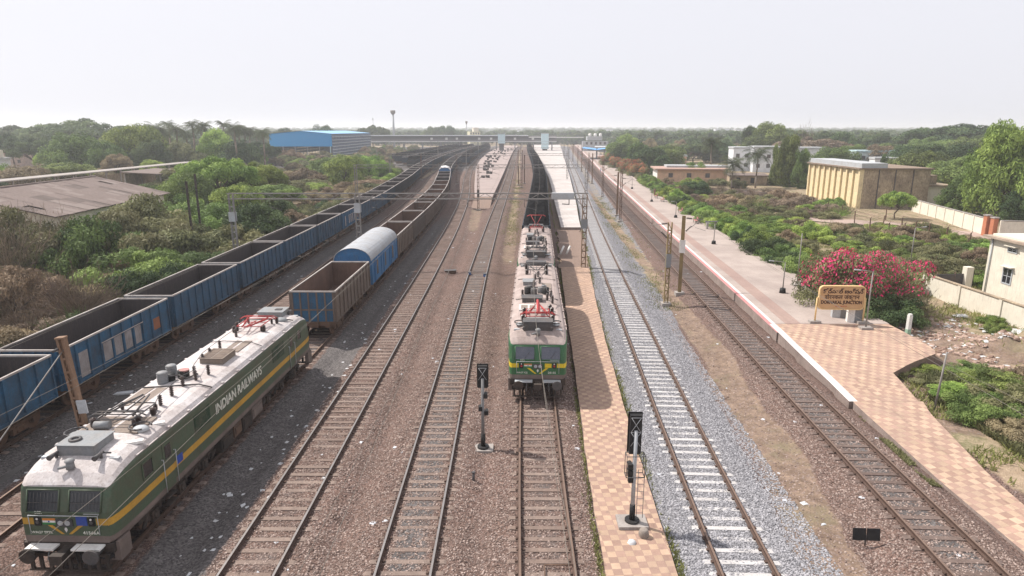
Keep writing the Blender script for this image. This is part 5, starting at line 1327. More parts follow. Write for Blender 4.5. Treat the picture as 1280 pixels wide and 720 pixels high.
def ohe_mast(x, y, h, label, mat=M_mastrust, kind='lattice', dirx=0, plate=None, base=True, z0=None, platemat=None, group='overhead line masts', reach=2.3, zc=5.1):
    z0 = gz(x, y) if z0 is None else z0
    t = empty('overhead_line_mast', (x, y, z0), 0, label, 'mast', group)
    k = MB()
    if kind == 'lattice': lattice(k, 0, 0, 0, h - z0, .30, .2, .62)
    else:
        H_ = h - z0; k.b2(-.13, .13, -.10, -.085, 0, H_); k.b2(-.13, .13, .085, .10, 0, H_); k.b2(-.02, .02, -.084, .084, 0, H_)
    k.build('column', mat, t)
    if base: k = MB(); k.box((0, 0, .08), (.75, .75, .34)); k.build('footing', M_conc, t)
    if plate is not None: k = MB(); k.box((0, -.16, plate - z0), (.42, .05, 1.1)); k.box((0, .16, plate - z0), (.42, .05, 1.1)); k.build('guard_plate', platemat or M_lgrey, t)
    if dirx: cantilever(t, 0, 0, dirx, zc - z0, reach)
    return t
ohe_mast(*G(832, 381, -.4)[:2], 6.4, 'yellowish lattice mast with grey sleeve on the grey ballast edge, left of its pair', M_mastyel, dirx=-1, plate=3.3, reach=1.6, platemat=M_grey)
mt = ohe_mast(*G(849, 369, -.4)[:2], 6.5, 'narrow mast with white sleeve plate between pale and dark tracks, right of its pair', M_mastyel, kind='solid', dirx=1, plate=3.9, reach=1.7, platemat=M_white)
LBL = ['third', 'fourth', 'fifth', 'sixth', 'seventh', 'eighth', 'ninth', 'tenth', 'eleventh', 'twelfth']
for i, (px_, py_) in enumerate(((775, 276), (771, 269), (753, 245), (740, 229), (735.5, 227), (727, 214), (722, 208), (716, 202))):
    x, y, _ = G(px_, py_, -.3); ohe_mast(x, y, 7.6 if i != 1 else 6.8, 'slim mast between pale and dark tracks, %s along the line from the camera' % LBL[i], M_mastrust if i % 2 else M_rust, kind=('lattice', 'solid')[i % 2], dirx=(1 if i % 2 == 0 else -1), reach=1.9)
x, y, _ = G(598, 262, -.3); ohe_mast(x, y, 7.7, 'thick brown mast with dark box at the near end of the island platform', M_rust, kind='lattice', dirx=1, plate=2.6, platemat=M_dgrey)
for i, (px_, py_) in enumerate(((648, 231), (652, 234), (655.5, 229), (647.5, 214), (653, 211), (651, 200))):
    x, y, _ = G(px_, py_, -.3); ohe_mast(x, y, (4.6, 5.6, 7.2, 7.2, 6.5, 7.2)[i], 'thin mast in the weedy gap left of the coal train, %s from the camera' % ordw(i), M_rust, kind=('solid', 'lattice')[i % 2], dirx=(0, -1, 0, 1, -1, 0)[i])
x, y, _ = G(700, 320, -.2); t = empty('pipe_pair', (x, y, .1), 0, 'two short white pipes leaning beside the right gantry mast', 'pipes')
for q in (0, .7):
    k = MB(); k.cyl((q, 0, -.1), (q + .45, .5, .75), .11, .11, 10); k.build('pipe', M_white, t)
for i, (px_, py_, h_) in enumerate(((571, 230, 7.4), (583, 212, 7.2), (589, 202, 7.2), (598, 196, 7.2), (527, 226, 7.2), (548, 208, 7.2))):
    x, y, _ = G(px_, py_, -.4); ohe_mast(x, y, h_, 'slim mast on the curve left of the island platform, %s from the camera' % ordw(i), M_steelgalv if i % 2 else M_rust, kind=('lattice', 'solid')[i % 2], dirx=(1, -1)[i % 2], reach=1.8)
# tan mast in the left foreground with its guy wire
xg, yg = -15.95, 22.2
t = empty('overhead_line_mast', (xg + .42, yg, -.45), 0, 'sturdy tan mast with guy wire behind the olive green locomotive', 'mast', 'overhead line masts')
k = MB(); lattice(k, 0, 0, 0, 6.75, .20, .20, .5, .045); 
k.b2(-.1, .1, -.02, .02, 0, 6.7); k.box((0, 0, 6.79), (.32, .26, .06)); c_ = k.build('column', M_masttan, t); t.rotation_euler = (0, R(-4.6), 0)
k = MB(); k.box((.28, -.2, 4.2), (.34, .05, .5)); k.build('number_plate', M_lgrey, t)
k = MB(); k.path([(0, 0, 6.35), (-3.6, -5.2, .15)], .022, 6); k.build('guy_wire', M_steelgalv, t)
k = MB(); k.box((-2.55, -3.72, 1.95), (.36, .03, .34), rz=.2); k.build('guy_tag', M_lgrey, t)
k = MB(); k.cyl((-.15, 0, 6.4), (-.15, -.35, 6.4), .05, .05, 8); k.build('hook', M_dgrey, t)
# mast on the rear of the photograph's left side: pair of slim dark poles
for i, (px_, py_, h) in enumerate(((244, 326, 8.2), (254, 314, 8.6))):
    x, y, _ = G(px_, py_, -.5); z0 = gz(x, y); t = empty('steel_pole', (x, y, z0), 0, ('left', 'right')[i] + ' one of two slim dark poles in the scrub behind the blue wagons', 'pole', 'twin dark poles')
    k = MB(); k.b2(-.10, .10, -.08, .08, 0, h - z0); k.build('shaft', M_under, t)
    for zz in (3, 5.5, 7.5): k = MB(); k.b2(-.12, .12, -.1, .1, zz, zz + .06); k.build('clamp', M_dgrey, t)
# overhead wires
def wires(k, y0, y1, gap=60.5):
    f = TR[k]; mb = MB(); xs = []
    y = y0
    while y < y1:
        q = ((y - 66) % gap) / gap; sag = -1.15 * (1 - (2 * q - 1) ** 2)
        stag = .22 * math.sin((y - 66) / gap * math.pi)
        xs.append((float(f(y)) + stag, y, 5.65, 6.72 + sag)); y += 3.0 if y < 150 else 10
    mb.path([(a, b, c) for a, b, c, d in xs], .007, 5); mb.path([(a - .02, b, d) for a, b, c, d in xs], .006, 5)
    for a, b in zip(xs[::3], xs[1::3]): mb.path([(a[0], a[1], a[2]), (a[0] - .02, a[1], a[3])], .003, 4)
    o = mb.build('overhead_wire', M_wire); return o
for k_, lab in ((2, 'overhead wire above the empty siding beside the leftmost wagon row'), (3, 'overhead wire above the olive green locomotive'), (4, 'overhead wire above the empty track right of the olive locomotive'),
                (5, 'overhead wire above the empty track beside the short signal'), (6, 'overhead wire above the twin locomotives and coal train'), (8, 'overhead wire above the dark track along the right platform')):
    tag(wires(k_, 7, 440), lab, 'overhead wire', 'overhead wires')
# thin feeder wires crossing between platform masts
# ------------------------------------------------------------------ signals
def signal(x, y, zb_, top, label, big):
    t = empty('colour_light_signal', (x, y, zb_), 0, label, 'signal', 'colour light signals seen from behind'); H_ = top - zb_
    k = MB(); k.box((0, 0, .03), (1.05, .8, .16) if big else (.9, .7, .12)); k.build('footing', M_conc, t)
    k = MB(); k.cyl((0, 0, .1), (0, 0, .18), .26, .26, 16); k.cyl((0, 0, .18), (0, 0, .75), .105, .10, 12); k.build('base_sleeve', M_black, t)
    k = MB(); k.cyl((0, 0, .7), (0, 0, H_ - .55), .075, .065, 12); k.build('post', M_lgrey if big else M_grey, t)
    hw = .20; hz0 = H_ - (1.45 if big else 1.0); k = MB(); k.b2(-hw, hw, .04, .24, hz0, H_); k.b2(-hw - .05, hw + .05, .24, .27, hz0 - .05, H_ + .05)
    for i in range(4 if big else 3):
        z = hz0 + .2 + i * .33; k.cyl((0, .27, z), (0, .42, z), .1, .12, 12)
    h = k.build('lamp_head', M_black, t)
    k = MB()
    a = [(-.17, .03, H_ - .08), (.17, .03, H_ - .62), (-.17, .03, H_ - .62), (.17, .03, H_ - .08)]
    k.path([a[0], a[1]], .012, 4); k.path([a[2], a[3]], .012, 4); k.path([a[0], a[3]], .012, 4)
    if big: k.path([(-.17, .03, H_ - .62), (.17, .03, H_ - 1.15)], .012, 4); k.path([(.17, .03, H_ - .62), (-.17, .03, H_ - 1.15)], .012, 4); k.path([a[1], a[2]], .012, 4)
    k.build('cross_brace', M_lgrey, h)
    if big:
        k = MB()
        for zz in (hz0 + .05, hz0 - .75): k.path([(-.32, -.25, zz), (.32, -.25, zz), (.32, .1, zz), (-.32, .1, zz), (-.32, -.25, zz)], .016, 5)
        for sx in (-.32, .32):
            for yy in (-.25, .1): k.path([(sx, yy, hz0 + .05), (sx, yy, hz0 - .75)], .014, 5)
        k.build('maintenance_cage', M_dgrey, t)
        k = MB(); 
        for sx in (.12, .34): k.path([(sx, -.12, .3), (sx, -.12, hz0 - .5)], .012, 5)
        for i in range(8): z = .5 + i * .28; k.path([(.12, -.12, z), (.34, -.12, z)], .009, 4)
        k.build('ladder', M_grey, t)
    for (zz, sx) in (((H_ - 1.9, -.14), (H_ - 2.15, -.14), (H_ - 2.4, -.12)) if big else ((H_ - 1.35, .13), (H_ - 1.95, -.1), (H_ - 2.15, .16))):
        k = MB(); k.box((sx, .02, zz), (.17, .2, .2)); k.cyl((sx, .12, zz + .02), (sx, .26, zz + .02), .07, .08, 10); k.build('relay_box', M_black, t)
    return t
signal(*G(790, 648, 0)[:2], -.20, 3.95, 'taller black headed signal with cage and ladder on the checker path', True)
signal(*G(604, 560, -.3)[:2], -.36, 3.55, 'shorter black headed signal on brown ballast left of the twin locomotives', False)
# ------------------------------------------------------------------ station name board
x, y, _ = G(1048, 404, ZR)
t = empty('station_sign', (x, y, ZR), R(-3), 'yellow station name board with dark lettering in three scripts on two posts', 'sign')
BW, BH, BZ = 3.05, 1.62, 1.05
def rrect(w_, h_, r, n=6):
    P = []
    for (cx, cz, a0) in ((w_ / 2 - r, h_ / 2 - r, 0), (-w_ / 2 + r, h_ / 2 - r, 90), (-w_ / 2 + r, -h_ / 2 + r, 180), (w_ / 2 - r, -h_ / 2 + r, 270)):
        for i in range(n + 1): a = R(a0 + 90 * i / n); P.append((cx + r * math.cos(a), cz + r * math.sin(a)))
    return P
k = MB(); P = rrect(BW, BH, .28); zc = BZ + BH / 2
k.face([(a, -.07, zc + b) for a, b in P]); k.face([(a, .07, zc + b) for a, b in P][::-1])
for i in range(len(P)): j = (i + 1) % len(P); k.face([(P[i][0], -.07, zc + P[i][1]), (P[i][0], .07, zc + P[i][1]), (P[j][0], .07, zc + P[j][1]), (P[j][0], -.07, zc + P[j][1])])
bd = k.build('board', M_signy, t)
k = MB(); P2 = rrect(BW + .1, BH + .1, .32); n = len(P)
for i in range(n):
    j = (i + 1) % n; k.face([(P[i][0] * .985, -.095, zc + P[i][1] * .975), (P[j][0] * .985, -.095, zc + P[j][1] * .975), (P2[j][0], -.095, zc + P2[j][1]), (P2[i][0], -.095, zc + P2[i][1])][::-1]); k.face([(P2[i][0], -.095, zc + P2[i][1]), (P2[j][0], -.095, zc + P2[j][1]), (P2[j][0], .095, zc + P2[j][1]), (P2[i][0], .095, zc + P2[i][1])])
k.build('board_rim', M_signe, t)
for s in (-1, 1):
    k = MB(); k.path([(s * (BW / 2 + .12), 0, .1), (s * (BW / 2 + .12), 0, BZ + .75), (s * (BW / 2 - .1), 0, BZ + .95)], .06, 8); k.build('post', M_mastyel if 0 else M_signe, t)
    k = MB(); k.box((s * (BW / 2 + .12), 0, .06), (.75, .45, .22)); k.build('footing', M_conc, t)
def sgn(body, size, z, mat, xs=1, bold=.006, sp=1.0): text_mesh(body, size, mat, frame((0, -.076, z), (1, 0, 0), (0, 0, 1)), t, align='CENTER', bold=bold, xscale=xs, spacing=sp)
sgn('డోర్నకల్ జంక్షన్', .40, zc + .33, M_signb, 1.0, .012)
sgn('डोरनकल जंक्शन', .40, zc - .08, M_signb, .95, .008)
sgn('DORNAKAL JUNCTION', .33, zc - .43, M_signb, .80, .014)
sgn('M.S.L. 166.42 M', .12, zc - .64, M_signr, 1.0, .002)
# ------------------------------------------------------------------ platform furniture
def lamp_post(px, py, h, label, armdir=-1, arm=.9, z=ZR, base='slab', lean=0, name='lamp_post', head=True):
    x, y, _ = G(px, py, z); t = empty(name, (x, y, z), 0, label, 'lamp post', 'platform lamp posts'); t.rotation_euler = (0, R(lean), 0)
    k = MB(); k.cyl((0, 0, 0), (0, 0, h), .055, .04, 8); k.build('pole', M_steelgalv, t)
    if head:
        k = MB(); k.path([(0, 0, h), (armdir * arm, 0, h + .12)], .028, 6); a = k.build('arm', M_steelgalv, t)
        k = MB(); k.box((armdir * (arm + .15), 0, h + .12), (.42, .12, .07), ry=-armdir * .1); k.build('lamp', M_lgrey, a)
    k = MB()
    if base == 'slab': k.box((0, 0, .05), (.8, .55, .18)); k.build('footing', M_conc, t)
    elif base == 'drum': k.cyl((0, 0, 0), (0, 0, .4), .27, .22, 12); k.build('footing', M_black, t)
    return t
lamp_post(1082, 411, 4.0, 'lamp post just right of the yellow name board')
lamp_post(978, 366, 2.6, 'short lamp post on a black drum left of the name board', -1, 1.0, base='drum')
lamp_post(996, 357, 4.6, 'tall thin pole in front of the shrubs left of the pink bush', head=False)
lamp_post(892, 305, 2.4, 'lamp post on a black drum near the platform hedge, nearer one', -1, .7, base='drum')
lamp_post(844.5, 272, 2.4, 'lamp post on a black drum, second beyond the twin masts', -1, .5, base='drum')
lamp_post(814.5, 252, 2.4, 'lamp post on a black drum, third beyond the twin masts', -1, .5, base='drum')
lamp_post(790, 236, 2.6, 'lamp post on a black drum, farthest along the right platform', -1, .5, base='drum')
lamp_post(1168, 512, 3.1, 'bare leaning metal pole beside the low scrub at the right', base=None, z=-.4, head=False, lean=3)
lamp_post(1137, 335, 4.2, 'lamp post standing in the scrub behind the pink bush', 1, .8, z=-.5)
def bench(px, py, label, rz=R(-6), roof=False):
    x, y, _ = G(px, py, ZR); t = empty('platform_bench', (x, y, ZR), rz, label, 'bench', 'platform benches')
    k = MB(); 
    for i in range(4): k.b2(-.42 + .11 * i, -.34 + .11 * i, -.9, .9, .43, .47)
    k.build('seat', mk('bench_red', (.38, .16, .14), .7, amt=.3), t)
    k = MB()
    for i in range(3): k.b2(.05, .08, -.9, .9, .55 + .13 * i, .63 + .13 * i)
    k.build('backrest', MATS['bench_red'], t)
    for yy in (-.75, .75): k = MB(); k.b2(-.42, .08, yy - .03, yy + .03, .38, .43); k.b2(-.4, -.34, yy - .03, yy + .03, 0, .38); k.b2(.02, .08, yy - .03, yy + .03, 0, .95); k.build('leg', M_dgrey, t)
bench(871, 279, 'red platform bench nearest the camera, in front of the hedge'); bench(852, 266.5, 'red platform bench, second from the camera, by the hedge')
bench(829, 252, 'red platform bench, third from the camera, by the hedge'); bench(821, 247.5, 'red platform bench, farthest from the camera, by the hedge')
x, y, _ = G(889, 286, ZR); t = empty('water_stand', (x, y, ZR), 0, 'dark slab topped water stand at the hedge side of the platform', 'water stand')
k = MB(); k.box((0, 0, 1.0), (1.7, .6, .1)); k.build('top', M_dgrey, t)
for s in (-.6, .6): k = MB(); k.box((s, 0, .47), (.25, .45, .95)); k.build('leg', M_conc, t)
def pillar(px, py, w_, h, label, mat, topm):
    x, y, _ = G(px, py, ZR); t = empty('pillar_block', (x, y, ZR), R(-12), label, 'block', 'concrete blocks around the name board')
    k = MB(); k.box((0, 0, h / 2 - .02), (w_, .45, h + .04)); k.build('shaft', mat, t); k = MB(); k.box((0, 0, h + .03), (w_ + .06, .5, .05)); k.build('cap', topm, t)
    k = MB(); k.b2(w_ / 2 + .002, w_ / 2 + .5, -.2, .2, 0, h * .92); k.build('side_panel', M_grey, t)
pillar(1009, 370, .5, 1.15, 'white and grey block left of the name board, farther one', M_white, M_lgrey); pillar(1021, 375, .4, 1.05, 'pale block directly behind the left sign post', M_lgrey, M_lgrey)
pillar(1044, 396, .55, 1.0, 'grey block beneath the middle of the name board', M_lgrey, M_lgrey); pillar(1062, 402, .45, 1.1, 'white block behind the right sign post', M_white, M_lgrey)
x, y, _ = G(1135, 413, 0); t = empty('marker_post', (x, y, -.3), R(10), 'short post painted white and green at the end of the paving', 'post')
k = MB(); k.box((0, 0, .9), (.24, .24, 1.0)); k.box((0, 0, 1.44), (.2, .2, .1)); k.build('shaft', M_white, t); k = MB(); k.box((0, 0, .2), (.26, .26, .4)); k.build('painted_foot', mk('pale_green_paint', (.3, .45, .33), .8, amt=.3), t)
for i, (px_, py_) in enumerate(((587, 342), (606, 344))):
    x, y, _ = G(px_, py_, -.1); t = empty('rail_sensor_box', (x, y, -.2), 0, 'small blue trackside box by the %s rail of the track left of the twin locomotives' % ('left', 'right')[i], 'trackside box', 'blue trackside boxes')
    k = MB(); k.box((0, 0, .13), (.26, .55, .24)); k.build('case', mk('box_blue', (.05, .16, .42), .6, amt=.2), t); k = MB(); k.box((0, 0, .27), (.3, .6, .03)); k.build('lid', M_dgrey, t)
x, y, _ = G(563, 341, -.4); t = empty('junction_box', (x, y, -.45), .2, 'low dark cable box in the brown ballast between two empty tracks', 'cable box'); k = MB(); k.box((0, 0, .15), (1.1, .6, .3)); k.build('case', M_rust, t); k = MB(); k.box((0, 0, .32), (1.2, .7, .04)); k.build('lid', M_dgrey, t)
# caution board near the bottom
x, y, _ = G(1081, 682, -.45); t = empty('track_marker_board', (x, y, -.45), R(-4), 'small black twin panel board on a short post in the orange dirt', 'marker board')
k = MB(); k.cyl((0, 0, 0), (0, 0, .42), .025, .025, 8); k.build('post', M_dgrey, t)
for s in (-1, 1): k = MB(); k.box((s * .235, 0, .44), (.44, .03, .42), rx=R(-12)); k.build('panel', M_black, t)
# stone block and rag by the tall signal
x, y, _ = G(805, 664, 0); t = empty('concrete_block', (x, y, -.2), R(20), 'rough broken concrete block beside the tall signal', 'block'); k = MB()
k.lathe((0, 0, 0), [(.17, 0), (.19, .12), (.16, .26), (.10, .29), (.001, .30)], 7); k.build('block', M_stone, t)
# point motor bar in the central track, relay boxes
x, y, _ = G(700, 712, -.17); t = empty('track_detector_frame', (x, y, -.14), 0, 'thin metal frame lying between the rails at the bottom edge', 'metal frame'); k = MB(); k.path([(-.5, -.5, .05), (-.5, .12, .05), (.45, .12, .05), (.45, -.5, .05)], .022, 6); k.build('frame', M_rust, t)
for i, (px_, py_, lab) in enumerate(((457 + 5, 285, 'a'),)): pass
x, y, _ = G(592, 603, -.4); t = empty('cable_marker', (x, y, -.42), 0, 'short dark peg in the brown ballast below the short signal', 'peg'); k = MB(); k.cyl((0, 0, 0), (0, 0, .45), .06, .05, 8); k.cyl((0, 0, .45), (0, 0, .5), .08, .06, 8); k.build('peg', M_dgrey, t)
# people-like dots on platforms are too small to show; parked two-wheelers on island platform
def parcel(px, py, z, s, label):
    x, y, _ = G(px, py, z); t = empty('parcel_heap', (x, y, z), 0, label, 'parcels', 'parcels on the island platform'); k = MB(); rr = random.Random(int(px * 7))
    for i in range(5): k = MB(); k.box((rr.uniform(-s, s), rr.uniform(-s, s), .25 + rr.uniform(0, .35)), (rr.uniform(.5, 1), rr.uniform(.5, 1), rr.uniform(.5, .9)), rz=rr.uniform(0, 3)); k.build('bundle', M_dgrey, t)
for i, (px_, py_) in enumerate(((606, 222), (608, 217), (610, 213), (611, 209), (613, 206), (614, 203), (616, 200), (617, 198), (620, 196), (612, 196), (624, 193), (618, 192), (629, 190), (622, 189), (633, 187))): parcel(px_, py_, .55, 1.2 + .25 * i, 'heap of dark bundles on the island platform, %s from its near end' % ordw(i))
def person(x, y, z, h, cloth, rz, label, legs=M_dgrey):
    t = empty('person', (x, y, z), rz, label, 'person')
    me = bpy.data.meshes.new('body'); 
    P = [(0, 0, .52), (0, 0, .62), (0, 0, .80), (0, 0, .86), (0, .01, .93), (-.05, 0, .27), (-.055, .02, .03), (-.055, .07, .01), (.05, .03, .27), (.055, .06, .03), (.055, .11, .01), (-.11, 0, .79), (-.13, .01, .62), (-.12, .05, .48), (.11, 0, .79), (.13, .02, .62), (.12, .06, .48)]
    E = [(0, 1), (1, 2), (2, 3), (3, 4), (0, 5), (5, 6), (6, 7), (0, 8), (8, 9), (9, 10), (2, 11), (11, 12), (12, 13), (2, 14), (14, 15), (15, 16)]
    RD = [.085, .08, .085, .035, .06, .05, .032, .025, .05, .032, .025, .035, .028, .02, .035, .028, .02]
    me.from_pydata([(a * h, b * h, c * h) for a, b, c in P], E, []); o = bpy.data.objects.new('body', me); COL.objects.link(o); o.parent = t; me.materials.append(cloth)
    sk = o.modifiers.new('s', 'SKIN'); 
    for i, v in enumerate(me.skin_vertices[0].data): v.radius = (RD[i] * h, RD[i] * h * .8)
    me.skin_vertices[0].data[0].use_root = True; o.modifiers.new('u', 'SUBSURF').levels = 1
    k = MB(); k.dome((0, 0, .945 * h), .045 * h, .05 * h, .055 * h); k.build('hair', M_black, t)
Mc = [mk('cloth_a', (.5, .45, .42), .9), mk('cloth_b', (.25, .1, .1), .9), mk('cloth_c', (.1, .15, .3), .9)]
for i, (px_, py_, lab) in enumerate(((818, 245, 'person in brown standing by the hedge near the farthest bench'), (751, 216, 'person in dark clothes walking on the far right platform'))):
    x, y, _ = G(px_, py_, ZR); person(x, y, ZR, 1.65, Mc[(1, 2)[i]], i, lab)
# fence posts
FP = [(1052, 268), (1068, 276), (1087, 285), (1107, 272), (1103, 281), (1110, 291), (1127, 283), (1129, 291), (1143, 288), (1161, 292), (1182, 296), (1211, 304), (1000, 250), (1016, 256), (1034, 262)]
for i, (px_, py_) in enumerate(sorted(FP)):
    x, y, _ = G(px_, py_ + 3, -.5); t = empty('fence_post', (x, y, gz(x, y)), 0, 'dark leaning fence post in the scrub before the road, %s from the left' % ordw(i), 'fence post', 'wire fence posts before the road'); t.rotation_euler = (R(random.Random(i).uniform(-4, 4)), R(random.Random(i + 9).uniform(-4, 4)), 0)
    k = MB(); k.b2(-.06, .06, -.06, .06, 0, 1.9); k.build('shaft', M_rust, t); k = MB(); k.path([(0, 0, 1.85), (.18, 0, 2.1)], .035, 5); k.build('top_arm', M_rust, t)
FPs = sorted(FP); 
k = MB(); pts = [G(a, b + 3, -.5) for a, b in FPs if b > 255]; pts = sorted(pts)
for a, b in zip(pts, pts[1:]):
    for zz in (.4, .9, 1.4): k.path([(a[0], a[1], zz), (b[0], b[1], zz)], .012, 4)
tag(k.build('fence_wire', M_rust), 'sagging wire strands strung between the dark fence posts', 'fence wire')
# small blue hut behind the wagons
x, y, _ = G(333, 300, -.4); t = building('hut', 'small bright blue metal hut behind the blue wagon row', 'hut', x - .5, y + 1.5)
wall_box(t, 'body', -1.1, 1.1, 0, 1.8, -.6, 2.1, M_bluesheet); k = MB(); k.box((0, .9, 2.16), (2.5, 2.1, .1), ry=.05); k.build('roof', M_dgrey, t); k = MB(); k.b2(-.4, .4, -.03, 0, -.4, 1.5); k.build('door', M_vblue, t)
# ------------------------------------------------------------------ vegetation
def crown_mesh(seed, nclump, nleaf, leaf, mat, shape='round', cover=.85, flower=None, elong=1.6):
    """leaf sized faces gathered in clumps through the crown; unit size: radius 1, height 0..1"""
    g = np.random.default_rng(seed)
    C = []; 
    for i in range(nclump):
        a = g.uniform(0, 2 * np.pi)
        if shape == 'round': u = g.uniform(.10, 1); r = math.sqrt(max(0, 1 - (abs(u - .45) / .58) ** 2.2)) * g.uniform(.35, .82) ; z = u * .86 + .06; cr = g.uniform(.12, .27)
        elif shape == 'flat': u = g.uniform(0, 1); r = math.sqrt(g.uniform(0, .72)); z = .55 + .30 * (1 - r) + g.uniform(-.12, .12); cr = g.uniform(.10, .22)
        elif shape == 'tall': u = g.uniform(0, 1); r = (.75 - .35 * u) * g.uniform(.2, 1) * .9; z = u * .9 + .05; cr = g.uniform(.14, .27)
        else: r = math.sqrt(g.uniform(0, .8)); z = g.uniform(.12, .72) * (1 - .45 * r); cr = g.uniform(.12, .28)
        C.append((r * math.cos(a), r * math.sin(a), z, cr, g.uniform(0, 1)))
    C = np.array(C); wts = C[:, 3] ** 2; wts /= wts.sum(); idx = g.choice(nclump, nleaf, p=wts)
    d = g.normal(size=(nleaf, 3)); d /= np.linalg.norm(d, axis=1)[:, None]; d[:, 2] = np.where((d[:, 2] < 0) & (g.uniform(size=nleaf) < .55), -d[:, 2], d[:, 2])
    rad = C[idx, 3] * (g.uniform(.25, 1.12, nleaf) ** .5)
    asp = .62 if shape in ('flat', 'bush') else .8
    P = C[idx, :3] + d * rad[:, None] * np.array([1, 1, asp]); P[:, 2] = np.maximum(P[:, 2], .01)
    nrm = d * .9 + g.normal(size=(nleaf, 3)) * .55 + np.array([0, 0, .35]); nrm /= np.linalg.norm(nrm, axis=1)[:, None]
    t1 = np.cross(nrm, g.normal(size=(nleaf, 3))); t1 /= np.linalg.norm(t1, axis=1)[:, None] + 1e-9; t2 = np.cross(nrm, t1)
    s = leaf * g.uniform(.6, 1.35, nleaf)[:, None]
    V = np.stack([P - t1 * s * elong, P - t2 * s * .55, P + t1 * s * elong, P + t2 * s * .55], 1).reshape(-1, 3)
    Fq = np.arange(nleaf * 4).reshape(-1, 4)
    tint = np.clip(C[idx, 4] * .9 + g.uniform(0, .35, nleaf) - .1, 0, 1)
    o = raw('crown', V, Fq, [mat] + ([flower] if flower else []))
    at = o.data.attributes.new('tint', 'FLOAT', 'FACE'); at.data.foreach_set('value', tint.astype(np.float32))
    if flower:
        fcl = g.uniform(size=nclump) < .42; prob = np.where(fcl[idx], .60, .13) * (P[:, 2] > .28) * (rad / C[idx, 3] > .75)
        o.data.polygons.foreach_set('material_index', (g.uniform(size=nleaf) < prob).astype(np.int32))
    me = o.data; COL.objects.unlink(o); bpy.data.objects.remove(o); return me, C
def trunk_mesh(seed, C, zfork=.25, r=.05, limbs=7, sx=.1):
    g = random.Random(seed); mb = MB()
    pts = [Vector((0, 0, -.08)), Vector((g.uniform(-sx, sx) * .5, g.uniform(-sx, sx) * .5, zfork * .5)), Vector((g.uniform(-sx, sx), g.uniform(-sx, sx), zfork))]
    mb.cyl(pts[0], pts[1], r, r * .8, 8); mb.cyl(pts[1], pts[2], r * .8, r * .62, 8)
    top = pts[2]
    for i in range(limbs):
        c = Vector(C[i % len(C)][:3]); m_ = top.lerp(c, .5) + Vector((g.uniform(-.06, .06), g.uniform(-.06, .06), .04)); mb.cyl(top, m_, r * .5, r * .3, 6); mb.cyl(m_, c, r * .3, r * .08, 5)
    return mb.build('trunk', M_trunk)
def twig_mesh(seed, n, mat):
    """dry crown: a spray of thin twigs"""
    g = random.Random(seed); mb = MB()
    for i in range(n):
        a = g.uniform(0, 6.283); el = g.uniform(.15, 1.2); L_ = g.uniform(.45, 1.0)
        p = Vector((0, 0, .12)); d = Vector((math.cos(a) * math.cos(el), math.sin(a) * math.cos(el), math.sin(el) * .8)); q = p
        for s in range(3):
            d = (d + Vector((g.uniform(-.3, .3), g.uniform(-.3, .3), g.uniform(-.1, .2)))).normalized(); q2 = q + d * L_ / 3; mb.cyl(q, q2, .012 / (s + 1), .012 / (s + 2), 3, caps=False, sm=False)
            for b in range(3):
                e = (d + Vector((g.uniform(-1, 1), g.uniform(-1, 1), g.uniform(-.3, .8)))).normalized(); mb.cyl(q2, q2 + e * g.uniform(.08, .22), .0045, .0015, 3, caps=False, sm=False)
            q = q2
    o = mb.build('crown', mat); me = o.data; bpy.data.objects.remove(o)
    at = me.attributes.new('tint', 'FLOAT', 'FACE'); rg = np.random.default_rng(seed); at.data.foreach_set('value', rg.uniform(0, 1, len(me.polygons)).astype(np.float32)); return me
PROTO = {}
def protos():
    for i in range(4):
        me, C = crown_mesh(10 + i, 85, 24000, .021, L_green, 'round'); t = trunk_mesh(i, C, .22, .045); PROTO['round', i] = (me, t.data); bpy.data.objects.remove(t)
        me, C = crown_mesh(20 + i, 80, 21000, .021, L_green, 'flat'); t = trunk_mesh(i, C, .35, .04, 9); PROTO['flat', i] = (me, t.data); bpy.data.objects.remove(t)
        me, C = crown_mesh(30 + i, 64, 17000, .022, L_olive, 'bush'); t = trunk_mesh(i, C, .08, .03, 8); PROTO['bush', i] = (me, t.data); bpy.data.objects.remove(t)
        me, C = crown_mesh(40 + i, 60, 19000, .022, L_green, 'tall'); t = trunk_mesh(i, C, .18, .05, 8); PROTO['tall', i] = (me, t.data); bpy.data.objects.remove(t)
        me = twig_mesh(i, 90, L_dry); PROTO['twig', i] = (me, None)
        me, C = crown_mesh(60 + i, 20, 2600, .055, L_far, 'round' if i % 2 else 'flat'); PROTO['far', i] = (me, None)
protos()
tree_n = 0
def tree(x, y, w_, h, kind, mat, label, group, name=None, cat=None, z=None, hz=None):
    global tree_n; tree_n += 1
    g = random.Random(tree_n * 31); me, tk = PROTO[kind, g.randrange(4)]
    z = gz(x, y) if z is None else z
    if kind == 'bush': h *= 1.45; w_ *= 1.12
    isb = kind in ('bush', 'twig')
    t = empty(name or ('bush' if isb else 'tree'), (x, y, z - .03), g.uniform(0, 6.28), label, cat or ('bush' if isb else 'tree'), group)
    c = bpy.data.objects.new('crown', me); COL.objects.link(c); c.parent = t; c.scale = (w_ / 2 * g.uniform(.92, 1.08), w_ / 2 * g.uniform(.92, 1.08), h)
    if mat: c.material_slots[0].link = 'OBJECT'; c.material_slots[0].material = mat
    if tk: k = bpy.data.objects.new('trunk', tk); COL.objects.link(k); k.parent = t; k.scale = c.scale
    return t
def at_px(px, g, z=2): return PX(px, g, z)
